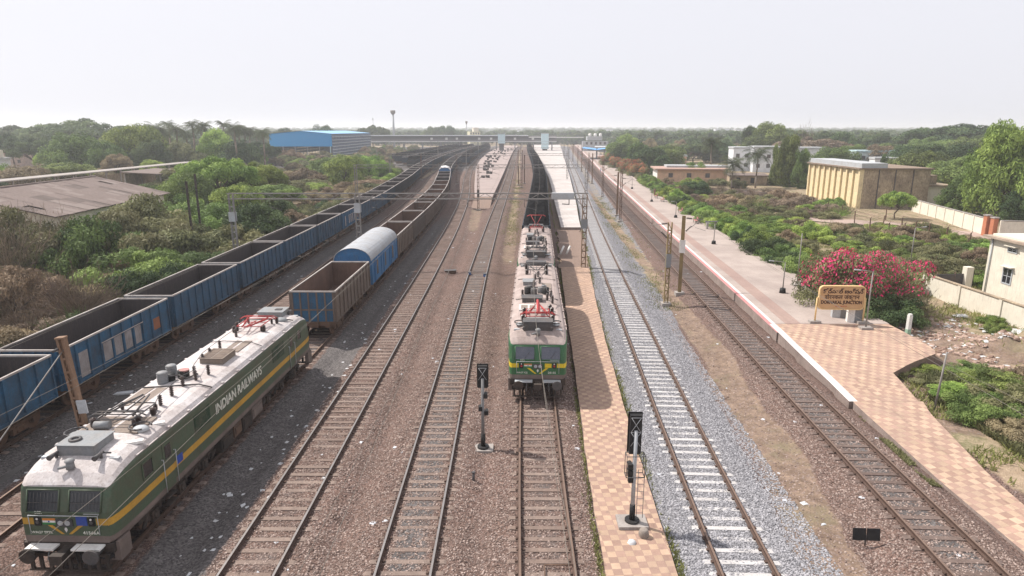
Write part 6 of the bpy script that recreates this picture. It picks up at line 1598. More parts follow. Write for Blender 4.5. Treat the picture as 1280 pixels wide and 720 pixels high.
# ---- hand placed trees on the left
LT = [ # px, distance, width, height, kind, material, label
 (270, 118, 15, 8.5, 'flat', L_bright, 'bright green spreading tree behind the twin dark poles'), (318, 128, 12, 7, 'flat', L_bright, 'bright green tree right of the spreading one'),
 (235, 108, 10, 6, 'round', L_green, 'dense green tree left of the bright spreading tree'), (296, 100, 9, 5, 'round', L_bright, 'bright rounded tree just before the gantry mast'),
 (345, 112, 11, 4.6, 'flat', L_green, 'green scrubby tree behind the gantry beam'), (430, 172, 12, 6.5, 'round', L_bright, 'bright green tree in front of the blue shed'),
 (462, 186, 12, 6, 'round', L_bright, 'bright green tree at the right corner of the blue shed'), (405, 190, 12, 5.5, 'round', L_green, 'green tree before the open front of the blue shed'),
 (320, 78, 9, 5.5, 'round', L_dark, 'dark green tree beside the small blue hut'), (350, 90, 9, 5, 'round', L_dark, 'dark green tree right of the small blue hut'),
 (168, 215, 22, 13, 'round', L_bright, 'large round pale green tree beyond the covered walkway'), (268, 235, 17, 12, 'round', L_bright, 'round pale green tree standing before the palms'),
 (92, 196, 24, 11, 'round', L_green, 'broad dark green tree behind the long walkway'), (130, 192, 13, 9, 'round', L_green, 'green tree between the two broad round ones'),
 (40, 230, 18, 10, 'flat', L_dark, 'flat topped dark tree above the small white house'), (14, 250, 18, 13, 'flat', L_dark, 'dark spreading tree at the far left skyline'),
 (100, 300, 44, 19, 'flat', L_far, 'huge hazy dome shaped tree on the left skyline'), (60, 320, 30, 17, 'flat', L_far, 'wide hazy tree left of the dome shaped one'),
 (28, 330, 34, 17, 'flat', L_dark, 'wide dark tree on the far left skyline'), (75, 258, 20, 12, 'round', L_dark, 'dark tree below the huge hazy dome'),
 (215, 150, 10, 4.5, 'round', L_olive, 'olive tree beside the far end of the warehouse'), (190, 128, 9, 4.2, 'bush', L_olive, 'olive bush beyond the warehouse roof ridge'),
 (355, 420, 22, 15, 'round', L_far, 'hazy tree behind the blue shed, left one'), (404, 440, 22, 17, 'round', L_far, 'hazy tree behind the blue shed roof, right one'),
 (466, 520, 28, 18, 'flat', L_far, 'hazy spreading tree left of the tall water tower'), (540, 640, 26, 17, 'round', L_far, 'hazy round tree beyond the footbridge, left'), (556, 660, 28, 18, 'round', L_far, 'hazy round tree beyond the footbridge, right'),
 (322, 300, 16, 9, 'flat', L_olive, 'olive tree left of the blue shed front'), (308, 260, 16, 8, 'flat', L_olive, 'olive scrubby tree nearer than the blue shed'),
 (190, 205, 14, 9, 'round', L_dark, 'dark round tree in front of the left end of the palm belt'), (228, 215, 15, 8.5, 'round', L_olive, 'olive tree under the middle of the palm belt'), (300, 225, 15, 9, 'round', L_dark, 'dark tree under the right end of the palm belt'), (205, 260, 17, 12, 'round', L_green, 'green tree rising among the left palms'), (322, 250, 16, 10.5, 'flat', L_dark, 'dark flat tree right of the palm belt'),
 (22, 64, 10, 7.2, 'bush', L_olive, 'tall grey olive thicket hiding the warehouse gable'), (52, 67, 9, 7.0, 'twig', L_dry, 'tall leafless grey tree at the warehouse corner'), (8, 57, 9, 7.0, 'twig', L_dry, 'tall leafless tangle at the very left edge'), (30, 58, 8, 6.5, 'twig', L_dry, 'leafless grey tree just right of the tall tangle'),
 # near scrub behind the first wagons
 (50, 62, 10, 5.6, 'bush', L_olive, 'dusty olive bush near the left edge below the warehouse'), (16, 50, 6, 3.6, 'bush', L_brown, 'dark thick bush at the left edge'),
 (150, 66, 12, 6.3, 'bush', L_olive, 'large dusty green bush in front of the warehouse wall'), (185, 74, 12, 6.4, 'bush', L_olive, 'large dusty bush right of the one before the warehouse'),
 (112, 62, 9, 5.6, 'bush', L_green, 'dark green bush between the dry tree and the warehouse'), (165, 58, 9, 4.0, 'bush', L_green, 'green bush behind the third blue wagon'),
 (215, 70, 10, 4.8, 'bush', L_olive, 'dusty bush left of the twin dark poles'), (215, 88, 11, 6.0, 'bush', L_green, 'leafy bush at the far corner of the warehouse'), (270, 82, 9, 5.4, 'bush', L_green, 'leafy bush between the twin poles and the gantry mast'),
 (240, 62, 8, 3.2, 'bush', L_dark, 'low dark bush behind the wagons near the twin poles'), (285, 72, 8, 4, 'bush', L_olive, 'olive bush at the foot of the gantry mast'), (195, 55, 7, 3.4, 'bush', L_dark, 'dark low bush close behind the third blue wagon'),
 (160, 84, 7, 5.6, 'bush', L_bright, 'yellow green bush against the warehouse wall'), (95, 47, 7.5, 4.6, 'twig', L_dry, 'pinkish brown dry bush behind the second blue wagon'), (75, 49, 6, 4.0, 'twig', L_dry, 'brown leafless bush left of the pinkish one'),
 (30, 42, 6, 3.6, 'twig', L_dry, 'brown twiggy bush at the left edge'), (10, 62, 7, 5, 'twig', L_dry, 'grey leafless thicket at the left edge below the warehouse'), (45, 74, 8, 5.5, 'twig', L_dry, 'grey leafless tangle before the warehouse gable'),
 (128, 50, 5, 3.0, 'twig', L_dry, 'small dry bush right of the pinkish one'), (10, 36, 5, 2.6, 'bush', L_brown, 'olive bush low at the left edge'), (55, 41, 4.5, 2.3, 'bush', L_dry, 'low dry brown bush by the first blue wagon'),
]
for (px_, g_, w_, h_, kd, mt_, lb) in LT:
    if kd in ('round', 'flat') and 95 < g_ < 240: h_ *= 1.18
    tree(at_px(px_, g_, h_ * .6), g_, w_, h_, kd, mt_, lb, 'trees and bushes left of the yard')
# ---- palms
def palm_mesh(seed):
    g = random.Random(seed); mb = MB()
    for i in range(26):
        a = i * 2.4 + g.uniform(-.2, .2); el = g.uniform(-.35, 1.15); p = Vector((0, 0, 0)); d = Vector((math.cos(a) * math.cos(el), math.sin(a) * math.cos(el), math.sin(el))); L_ = g.uniform(.85, 1.1); n = 9
        for s in range(n):
            q = p + d * L_ / n; side = d.cross(Vector((0, 0, 1)));
            if side.length < .01: side = Vector((1, 0, 0))
            side.normalize(); wl = .34 * math.sin(math.pi * (s + .7) / (n + .8)) + .03
            for sd in (-1, 1):
                for b in range(2):
                    m_ = p.lerp(q, b * .5 + .1); m2 = p.lerp(q, b * .5 + .36); tip = (m_ + m2) / 2 + side * sd * wl + Vector((0, 0, -wl * .5)) + d * .05; mb.face([m_, m2, tip])
            p = q; d = (d + Vector((0, 0, -.20))).normalized()
    o = mb.build('crown', L_palm); me = o.data; bpy.data.objects.remove(o); at = me.attributes.new('tint', 'FLOAT', 'FACE'); rg = np.random.default_rng(seed); at.data.foreach_set('value', rg.uniform(0, 1, len(me.polygons)).astype(np.float32)); return me
PM = [palm_mesh(i) for i in range(3)]
ptk = MB(); ptk.cyl((0, 0, -.03), (.02, .01, .35), .033, .022, 8); ptk.cyl((.02, .01, .35), (.01, -.01, .72), .022, .018, 8); ptk.cyl((.01, -.01, .72), (0, 0, 1), .018, .016, 8)
_p = ptk.build('trunk', M_ppl); PT = _p.data; bpy.data.objects.remove(_p)
def palm(px_, g_, h_, r_, label, group, mat=None):
    x = PX(px_, g_, h_); t = empty('palm_tree', (x, g_, gz(x, g_)), rnd.uniform(0, 6), label, 'palm tree', group)
    c = bpy.data.objects.new('crown', rnd.choice(PM)); COL.objects.link(c); c.parent = t; c.location = (0, 0, h_); c.scale = (r_, r_, r_)
    k = bpy.data.objects.new('trunk', PT); COL.objects.link(k); k.parent = t; k.scale = (h_, h_, h_ + .1)
for i, (px_, g_, h_) in enumerate(((180, 300, 14), (184, 330, 13), (196, 320, 13), (205, 310, 12), (213, 330, 13.5), (222, 305, 12.5), (231, 318, 12), (241, 320, 14), (248, 335, 14.5), (256, 330, 13), (277, 330, 14), (284, 340, 13), (291, 345, 13), (299, 330, 13), (305, 350, 13.5), (312, 340, 14), (318, 345, 12), (325, 335, 13))):
    palm(px_ + rnd.uniform(-3, 3), 215 + rnd.random() * 75, 14.2 + (h_ - 13) * .9 + rnd.uniform(-1.2, 1.6), rnd.uniform(3.6, 4.6), 'hazy palm on the left skyline, %s from the left of the palm belt' % ordw(i), 'palm belt on the left skyline')
palm(890, 196, 10.4, 4.6, 'tall dusty palm behind the hedge, leftmost of three', 'palms on the right'); palm(917, 166, 6.2, 4.4, 'short full palm behind the hedge, middle of three', 'palms on the right'); palm(948, 168, 8.3, 4.6, 'palm with brown hanging fronds, right one of three', 'palms on the right')
# ---- right side trees
RT = [
 (772, 300, 13, 9, 'round', L_green, 'rounded green tree beside the blue platform shelter'), (782, 262, 15, 8.5, 'round', L_dark, 'dark green tree behind the blue shelter'), (800, 240, 14, 9.5, 'round', L_green, 'green tree above the red flowering row'),
 (812, 222, 13, 8.5, 'round', L_dark, 'dark tree above the low pinkish building'), (835, 250, 14, 8.5, 'round', L_green, 'green tree behind the low pinkish building'), (828, 206, 9, 6.5, 'round', L_dark, 'dark rounded tree left of the low building'),
 (782, 345, 16, 12, 'round', L_bright, 'light green tree near the stairway'), (868, 300, 18, 9, 'flat', L_dark, 'dark spreading tree far behind the palms'), (893, 330, 20, 10, 'flat', L_dark, 'flat dark tree behind the palms'),
 (850, 330, 16, 9, 'flat', L_olive, 'olive brown tree left of the flat dark one'), (905, 300, 14, 9, 'round', L_dark, 'dark tree left of the white house row'), (938, 300, 15, 15, 'tall', L_dark, 'tall dark conifer-like tree above the white houses'),
 (965, 290, 28, 16.5, 'round', L_green, 'large fluffy green tree behind the white houses'), (990, 310, 26, 14, 'round', L_far, 'hazy green tree right of the large fluffy one'), (1010, 265, 30, 12, 'flat', L_dry, 'broad brown leafless tree behind the white houses'),
 (985, 172, 9.5, 12.0, 'tall', L_green, 'tall narrow green tree in front of the white houses, left one'), (1002, 166, 7, 9.0, 'tall', L_green, 'tall narrow green tree in front of the white houses, right one'), (973, 176, 6, 9.5, 'tall', L_green, 'slim green tree beside the tall narrow pair'),
 (1040, 215, 17, 8.6, 'round', L_green, 'dense green tree behind the yellow building roof'), (1065, 230, 16, 8.8, 'round', L_green, 'dense green tree just right of the other one behind the roof'), (1055, 300, 18, 13, 'round', L_dark, 'dark round tree on the right skyline'),
 (1030, 320, 22, 13.5, 'flat', L_dark, 'dark skyline tree left of the round one'), (1082, 330, 20, 11.5, 'round', L_far, 'hazy light tree on the right skyline'), (1100, 320, 18, 12, 'round', L_far, 'hazy grey tree on the right skyline'),
 (1105, 178, 4.5, 7.0, 'tall', L_dark, 'small dark narrow tree before the aqua building'),
 (1130, 205, 16, 9.5, 'round', L_dark, 'dark tree right of the aqua building'), (1150, 165, 16, 9.0, 'round', L_green, 'green tree behind the yellow building right corner'), (1180, 180, 22, 10.5, 'round', L_dark, 'large dark round tree above the brown outbuilding'),
 (1190, 290, 46, 17.5, 'flat', L_dark, 'giant umbrella shaped tree on the right skyline'), (1165, 260, 24, 12, 'flat', L_green, 'flat green tree left below the giant umbrella tree'), (1225, 240, 24, 13, 'flat', L_green, 'green tree right below the giant umbrella tree'),
 (1215, 150, 18, 8, 'round', L_green, 'broad green tree left of the big roadside tree'), (1262, 106, 15.5, 14.5, 'round', L_bright, 'big roadside tree with dark trunk at the right edge'), (1290, 125, 18, 14, 'round', L_green, 'tall green tree cut by the right edge'), (1205, 112, 9, 6.2, 'round', L_green, 'low leafy tree beside the big roadside tree'), (1236, 118, 11, 9, 'round', L_green, 'leafy tree behind the big roadside tree'),
 (1122, 106, 6.2, 4.6, 'flat', L_bright, 'small feathery tree in front of the stained wall'), (870, 142, 7, 3.4, 'round', L_dark, 'dark round bush like tree left of the palms'), (1280, 100, 8, 5.0, 'round', L_dark, 'dark low tree behind the wall at the right edge'),
 (870, 190, 9, 5, 'round', L_bright, 'light green tree at the end of the low pinkish building'), (965, 180, 8, 2.2, 'bush', L_olive, 'olive bush under the white houses'),
]
for (px_, g_, w_, h_, kd, mt_, lb) in RT: tree(at_px(px_, g_, h_ * .6), g_, w_, h_, kd, mt_, lb, 'trees and bushes right of the yard')
x = at_px(1008, 300, 12); tb = tree(x, 300, 16, 17, 'twig', L_dry, 'bare branched tree on the right skyline', 'trees and bushes right of the yard', name='tree', cat='tree')
# pink bougainvillea
bme, bC = crown_mesh(99, 80, 34000, .016, L_olive, 'bush', flower=L_pink, elong=1.2)
def bougain(x, y, w_, h_, label, fl, name='flowering_bush', me=bme):
    t = empty(name, (x, y, -.45), rnd.uniform(0, 6), label, 'flowering bush'); c = bpy.data.objects.new('crown', me); COL.objects.link(c); c.parent = t; c.scale = (w_ / 2, w_ / 2 * .8, h_)
    for i, m in enumerate((L_olive, fl)): c.material_slots[i].link = 'OBJECT'; c.material_slots[i].material = m
    k = trunk_mesh(5, bC, .1, .03, 8); k.parent = t; k.scale = c.scale; return t
b1 = bougain(PX(1084, 49.5, 1), 50.2, 10.8, 7.4, 'big bougainvillea bush full of pink flowers behind the name board', L_pink); b1.rotation_euler = (0, 0, .3)
tree(PX(1150, 47, 1), 47.5, 4.5, 2.6, 'twig', L_dry, 'reddish dry twigs at the right foot of the pink bush', 'trees and bushes right of the yard')
tree(PX(1112, 46.5, 1), 46.8, 5, 2.2, 'bush', L_dark, 'dark green foliage at the foot of the pink bush', 'trees and bushes right of the yard')
for i, (px_, g_, w_, h_) in enumerate(((763, 262, 10, 8), (774, 240, 8.5, 7), (782, 222, 8, 7), (789, 210, 8.5, 7.5), (797, 199, 8, 6.5))):
    bougain(PX(px_, g_, 2), g_, w_, h_ , 'red flowering bush at the platform side, %s from the far end of its row' % ordw(i), L_redfl)
# hedge row along the back of the right platform
rr = random.Random(12); n = 0; yy = 56.0
while yy < 195:
    xx = float(PXB(yy)) + rr.uniform(1.2, 2.2); w_ = rr.uniform(3.6, 5.4); h_ = rr.uniform(1.8, 2.9)
    if not (181 < yy < 200 and xx < 62):
        tree(xx, yy, w_, h_, 'bush', rr.choice([L_bright, L_green, L_bright, L_green, L_dark]), 'leafy shrub in the hedge behind the right platform, %s from the name board' % ordw(n), 'hedge shrubs along the right platform', name='shrub', cat='shrub'); n += 1
    yy += rr.uniform(2.2, 3.4)
# scrub on the waste ground, scattered by rule with a label by zone and rank
def scatter(region, n, wr, hr, mats, kinds, label, group, seed, name='bush', cat='bush', sep=1.6):
    rr = random.Random(seed); placed = []; tries = 0
    while len(placed) < n and tries < n * 40:
        tries += 1; x, y = region(rr)
        if x is None: continue
        if any((x - a) ** 2 + (y - b) ** 2 < (sep * sep) for a, b in placed): continue
        placed.append((x, y))
    placed.sort(key=lambda p: p[1])
    for i, (x, y) in enumerate(placed): tree(x, y, rr.uniform(*wr), rr.uniform(*hr), rr.choice(kinds), rr.choice(mats), label % ordw(i), group, name=name, cat=cat)
def reg_left(rr):
    y = rr.uniform(26, 118); x = -27.6 - rr.random() ** 1.4 * 20
    if y > 66 and x < -49: return None, None
    if y < 62 and x < -30 and rr.random() < .45: return None, None
    return x, y
scatter(reg_left, 66, (4, 7), (2.0, 3.4), [L_olive, L_brown, L_green, L_brown, L_dark, L_olive], ['bush', 'bush', 'bush', 'bush', 'twig'], 'scrub bush on the strip behind the leftmost wagons, %s from the camera', 'scrub behind the leftmost wagons', 5)
def reg_left2(rr):
    y = rr.uniform(118, 318); x = float(TR[1](y)) - 6 - rr.random() * (44 + (y - 118) * .12)
    if y > 235 and x > -54: return None, None
    return x, y
scatter(reg_left2, 100, (6, 11), (2.6, 5.0), [L_olive, L_brown, L_bright, L_green, L_brown, L_olive], ['bush', 'bush', 'flat', 'round'], 'scrub plant in the thicket before the blue shed, %s from the camera', 'thicket before the blue shed', 6, name='scrub_plant', cat='scrub plant', sep=4)  # mixed thicket: about half are bushes, the rest have small tree crowns
def reg_b(rr):
    y = rr.uniform(300, 445); x = rr.uniform(-92, -60); return (x, y) if x < -58 - (445 - y) * .02 else (None, None)
scatter(reg_b, 34, (6, 10), (3, 5.5), [L_olive, L_far, L_green, L_brown], ['bush', 'round'], 'hazy bush between the blue shed and the footbridge, %s from the camera', 'bushes by the footbridge', 17, sep=3.5)
def reg_left3(rr):
    y = rr.uniform(105, 300); x = rr.uniform(-150, -86)
    if y < 225 and x > -104: return None, None
    return x, y
scatter(reg_left3, 46, (8, 15), (4.5, 9), [L_green, L_dark, L_far, L_bright, L_bright, L_brown], ['round', 'flat'], 'tree behind the warehouse and walkway, %s from the camera', 'trees behind the warehouse', 7, name='tree', cat='tree', sep=7)
def reg_r1(rr):
    y = rr.uniform(57, 106); x = float(PXB(y)) + 3.5 + rr.random() * 28
    if 62 < x < 69 and y > 55: return None, None
    if y > 96 and x > 44: return None, None
    if x > 36 and y < 60: return None, None
    return x, y
scatter(reg_r1, 92, (3.0, 5.8), (.9, 2.3), [L_olive, L_bright, L_brown, L_olive, L_bright, L_green], ['bush', 'bush', 'bush', 'bush', 'twig'], 'scrub bush on the waste ground beyond the pink bush, %s from the camera', 'scrub beyond the pink bush', 8, sep=2.2)
def reg_r2(rr):
    y = rr.uniform(106, 175); x = float(PXB(y)) + 4 + rr.random() * 27
    if math.hypot((x - 51) / 10, (y - 150) / 18) < 1: return None, None
    if y > 106 and 57 < x and y < 116: return None, None
    if x > 60: return None, None
    return x, y
scatter(reg_r2, 62, (3.5, 6), (1.2, 2.8), [L_olive, L_bright, L_brown, L_dry], ['bush', 'bush', 'twig'], 'scrub bush in front of the palms, %s from the camera', 'scrub in front of the palms', 9, sep=2.6)
def reg_bn(rr):
    a = rr.uniform(0, 6.28); r = math.sqrt(rr.random()) * 1.05; return 51 + 10 * r * math.cos(a), 150 + 18 * r * math.sin(a)
scatter(reg_bn, 34, (2.5, 4.5), (.9, 1.8), [L_dry], ['twig'], 'low dead twiggy shrub in the burnt dark field before the palms, %s from the camera', 'dead shrubs in the burnt field', 15, name='dead_shrub', cat='dead shrub', sep=1.6)
def reg_r3(rr):
    y = rr.uniform(200, 420); x = rr.uniform(60, 60 + y * .62)
    if y < 248 and .25 * y < x < .53 * y: return None, None
    return x, y
scatter(reg_r3, 70, (10, 18), (6, 10.5), [L_green, L_dark, L_far, L_olive, L_brown], ['round', 'flat', 'round'], 'tree in the belt beyond the white houses, %s from the camera', 'tree belt beyond the white houses', 10, name='tree', cat='tree', sep=8)
# the bushes in the bottom right corner
for i, (px_, py_, w_, h_) in enumerate(((1225, 520, 3.4, 1.2), (1262, 512, 3.6, 1.3), (1275, 545, 2.6, .9), (1205, 498, 2.8, .8), (1245, 485, 3.6, 1.0), (1175, 480, 2.6, .5), (1278, 480, 3, .9), (1160, 465, 2.2, .45), (1220, 468, 3.0, .6))):
    x, y, _ = G(px_, py_, -.4); tree(x, y, w_, h_, 'bush', (L_green, L_olive, L_brown, L_bright)[i % 4], 'low scrub clump in the bottom right patch by the bare pole, %s placed' % ordw(i) if 0 else 'low scrub clump by the bare metal pole, %s nearest to it' % ordw(i), 'low scrub by the bare metal pole')
x, y, _ = G(1246, 413, -.4); tree(x, y, 1.5, .8, 'bush', L_green, 'small bright green bush beside the white rubbish heap', 'trees and bushes right of the yard')
x, y, _ = G(1239, 400, -.4); tree(x, y, 1.8, .6, 'bush', L_bright, 'light green weed clump under the boundary wall', 'trees and bushes right of the yard')

# ---- ground cover: small blades and leaves, patchy
def cover(name, region, n, size, mat, hmax, seed, zoff=0, kindlabel=None):
    g = np.random.default_rng(seed); X, Y, ok = region(g, n); X = X[ok]; Y = Y[ok]; m = len(X); Z = ground_z(X, Y) + zoff
    hh = g.uniform(.05, 1, m) * hmax; ang = g.uniform(0, 2 * np.pi, m); s = size * g.uniform(.5, 1.5, m); lx = g.normal(size=m) * .5 * hh; ly = g.normal(size=m) * .5 * hh
    P = np.stack([X, Y, Z], 1); side = np.stack([np.cos(ang) * s, np.sin(ang) * s, 0 * s], 1); up = np.stack([lx, ly, hh], 1)
    V = np.stack([P - side, P + side, P + side * .4 + up, P - side * .4 + up], 1).reshape(-1, 3); Fq = np.arange(m * 4).reshape(-1, 4)
    o = raw(name, V, Fq, mat); at = o.data.attributes.new('tint', 'FLOAT', 'FACE'); at.data.foreach_set('value', np.clip(vnoise(X, Y, 1.7, 5) * .7 + g.uniform(0, .35, m), 0, 1).astype(np.float32))
    o['kind'] = 'stuff'; return o
def rg_right(g, n):
    Y = 20 + 60 * g.random(n) ** 1.3; X = 19 + 34 * g.random(n)
    back = np.where(Y < 32.5, np.interp(Y, [8, 21, 24.5, 30, 32.5], [19.0, 19.35, 19.75, 20.75, 21.6]), np.where(Y < 44, np.interp(Y, [32.5, 35, 36.5, 38.2, 40, 44], [21.1, 21.7, 23.6, 26.3, 26.5, 26.4]), PXB(Y)))
    e = X - back; dirt = np.hypot((X - 29.5) / 4.6, (Y - 42) / 6)
    ok = (e > .15) & (vnoise(X, Y, 2.6, 11) + .5 * vnoise(X, Y, .8, 12) > .70 - .12 * (e > 2)) & ((dirt > 1.15) | (g.random(n) < .04))
    return X, Y, ok
cover('grass_patches', rg_right, 150000, .03, L_grass, .32, 1)
def rg_right2(g, n):
    Y = 22 + 14 * g.random(n); X = 22.3 + 9 * g.random(n); ok = (vnoise(X, Y, 1.4, 21) > .38) & (X > 22.2 + .35 * vnoise(X, Y, 1, 3)); return X, Y, ok
cover('low_green_weeds', rg_right2, 90000, .045, L_olive, .42, 2)
def rg_left(g, n):
    Y = 14 + 100 * g.random(n) ** 1.2; X = -26.2 - 30 * g.random(n) ** 1.3; ok = vnoise(X, Y, 2.6, 11) + .5 * vnoise(X, Y, .8, 12) > .66; return X, Y, ok
cover('dry_grass', rg_left, 130000, .045, leaf_mat('leaf_drygrass', (.17, .14, .085), (.34, .27, .17)), .4, 3)
def rg_edge(g, n):
    k = g.integers(0, 4, n); Y = 14 + 160 * g.random(n) ** 1.4; X = np.zeros(n)
    X = np.where(k == 0, SPR(Y) + g.normal(size=n) * .10 + .1, X); X = np.where(k == 1, SPL(Y) - .05 - abs(g.normal(size=n)) * .08, X)
    Y = np.where(k == 2, 50 + 90 * g.random(n), Y); X = np.where(k == 2, TR[8](Y) - 3.5 + g.normal(size=n) * .9, X)
    Y = np.where(k == 3, 80 + 110 * g.random(n), Y); X = np.where(k == 3, TR[5](Y) + 2.9 + g.normal(size=n) * .8, X)
    ok = (vnoise(X, Y / 2.5, 1.3, 14) * .6 + .4 * g.random(len(X))) > np.where(k < 2, .55, .52); return X, Y, ok
cover('edge_weeds', rg_edge, 60000, .025, L_grass, .16, 4)
def rg_wedge(g, n):
    Y = 22 + 8 * g.random(n); X = 16.6 + .5 * g.random(n) + .04 * (Y - 22); ok = vnoise(X, Y, 1.1, 15) > .45; return X, Y, ok
cover('green_moss_weeds', rg_wedge, 9000, .02, L_olive, .12, 6)

# ---- stones standing loose on the ballast and litter
def chips(name, region, n, size, mat, seed, flat=.5):
    g = np.random.default_rng(seed); X, Y, ok = region(g, n); X, Y = X[ok], Y[ok]; m = len(X); Z = ground_z(X, Y); s = size * g.uniform(.5, 1.4, m)
    base = np.array([(-1, -1, -.3), (1, -1, -.3), (1, 1, -.3), (-1, 1, -.3), (-.6, -.6, 1), (.6, -.6, 1), (.6, .6, 1), (-.6, .6, 1)], float); f = np.array([(0, 1, 5, 4), (1, 2, 6, 5), (2, 3, 7, 6), (3, 0, 4, 7), (4, 5, 6, 7)])
    B = base[None] + g.uniform(-.35, .35, (m, 8, 3)); B[:, :, 2] *= flat; a = g.uniform(0, 6.28, m); ca, sa = np.cos(a)[:, None], np.sin(a)[:, None]
    bx = (B[:, :, 0] * ca - B[:, :, 1] * sa) * s[:, None]; by = (B[:, :, 0] * sa + B[:, :, 1] * ca) * s[:, None]; V = np.stack([bx + X[:, None], by + Y[:, None], B[:, :, 2] * s[:, None] + Z[:, None]], 2).reshape(-1, 3)
    Fq = (np.arange(m)[:, None, None] * 8 + f[None]).reshape(-1, 4); o = raw(name, V, Fq, mat); o['kind'] = 'stuff'; return o
def stone_mat(name, a, b_):
    m = bpy.data.materials.new(name); nt, b = nodes(m); geo = nt.nodes.new('ShaderNodeNewGeometry'); nt.links.new(mix(nt, geo.outputs['Random Per Island'], a, b_), b.inputs['Base Color']); b.inputs['Roughness'].default_value = .95; b.inputs['Specular IOR Level'].default_value = .15; return m
def notrack(X, Y, lim=.0):
    ok = np.ones(len(X), bool)
    for f in TR.values(): 
        d = np.abs(X - f(Y)); ok &= ~((d > .72) & (d < 1.02))
    for a, b in ((SPL, SPR),): ok &= ~((X > a(Y) - .05) & (X < b(Y) + .1))
    ok &= ~((X > 17.2) & (Y < 33)); ok &= X < PXR(Y) - .05
    return ok
def rg_bal(g, n):
    Y = 13 + 42 * g.random(n) ** 1.7; X = -9.8 + 26.5 * g.random(n); gray = (np.abs(X - TR[7](Y)) < 2.6); dc = np.interp(Y, [10, 20, 26, 34, 38, 52], [9.9, 10.6, 11.8, 12.1, 12.9, 13.5]); return X, Y, notrack(X, Y) & ~gray & ((np.abs(X - dc) > 1.1) | (g.random(n) < .22))
chips('ballast_stones', rg_bal, 120000, .028, stone_mat('loose_stone_brown', (.13, .09, .075), (.42, .33, .29)), 1, .7)
def rg_gray(g, n):
    Y = 13 + 50 * g.random(n) ** 1.6; X = TR[7](Y) - 2.0 + 5.2 * g.random(n); return X, Y, notrack(X, Y)
chips('grey_ballast_stones', rg_gray, 70000, .03, stone_mat('loose_stone_grey', (.17, .168, .178), (.42, .41, .43)), 2, .7)
def rg_lit(g, n):
    Y = 15 + 90 * g.random(n) ** 1.3; X = -22 + 45 * g.random(n); ok = notrack(X, Y) & (vnoise(X, Y, 3, 9) > .45); return X, Y, ok
chips('scattered_litter', rg_lit, 620, .08, M_litter, 3, .12)
def rg_lit3(g, n):
    Y = 18 + 45 * g.random(n) ** 1.3; X = np.where(g.random(n) < .6, -11.4 + 2.2 * g.random(n), -22.4 + 3 * g.random(n)); return X, Y, notrack(X, Y)
chips('trackside_litter', rg_lit3, 170, .075, M_litter, 8, .12)
def rg_pave(g, n):
    Y = 14 + 48 * g.random(n) ** 1.3; X = SPL(Y) + .1 + (SPR(Y) - SPL(Y) - .2) * g.random(n); return X, Y, g.random(n) < .9
_c = chips('path_debris', rg_pave, 110, .04, M_dgrey, 9, .3); _c.location.z = .27
def rg_lit2(g, n):
    X = 27 + 11 * g.random(n); Y = 36 + 13 * g.random(n); ok = vnoise(X, Y, 1.6, 19) > .42; return X, Y, ok
chips('rubbish_litter', rg_lit2, 700, .12, M_litter, 4, .2); chips('rubble_chunks', rg_lit2, 1500, .13, stone_mat('rubble', (.2, .13, .1), (.45, .33, .27)), 5, .6)
def sheet(px_, py_, w_, d, label, z=-.35, mat=None):
    x, y, _ = G(px_, py_, z); t = np.linspace(0, 1, 9); V = []; g = random.Random(int(px_))
    for j in range(9):
        for i in range(9):
            u, v = t[i] - .5, t[j] - .5; r = 1 + .25 * math.sin(7 * math.atan2(v, u) + px_); xx, yy_ = x + u * w_ * r, y + v * d * r; V.append((xx, yy_, gz(xx, yy_) + .05 + g.uniform(0, .12)))
    Fq = [(j * 9 + i, j * 9 + i + 1, j * 9 + i + 10, j * 9 + i + 9) for j in range(8) for i in range(8)]
    return tag(raw('plastic_sheet', V, Fq, mat or M_litter, smooth=True), label, 'rubbish')
sheet(1262, 411, 3.2, 1.6, 'large crumpled white sheet on the rubbish heap'); sheet(1202, 391, .9, .6, 'small white bundle on the reddish soil below the wall'); sheet(775, 668, .3, .25, 'crumpled white rag beside the tall signal', -.02) if False else None
x, y, _ = G(790, 672, 0); k = MB(); k.lathe((x, y, -.2), [(.16, 0), (.13, .07), (.05, .1), (.001, .11)], 6); tag(k.build('rag', M_litter), 'crumpled white rag beside the tall signal', 'rag')
x, y, _ = G(152, 492, -.35); k = MB(); k.box((x, y, -.33), (1.1, .35, .08), rz=.3); tag(k.build('concrete_slab', M_litter), 'broken white slab lying on the path behind the olive locomotive', 'slab')

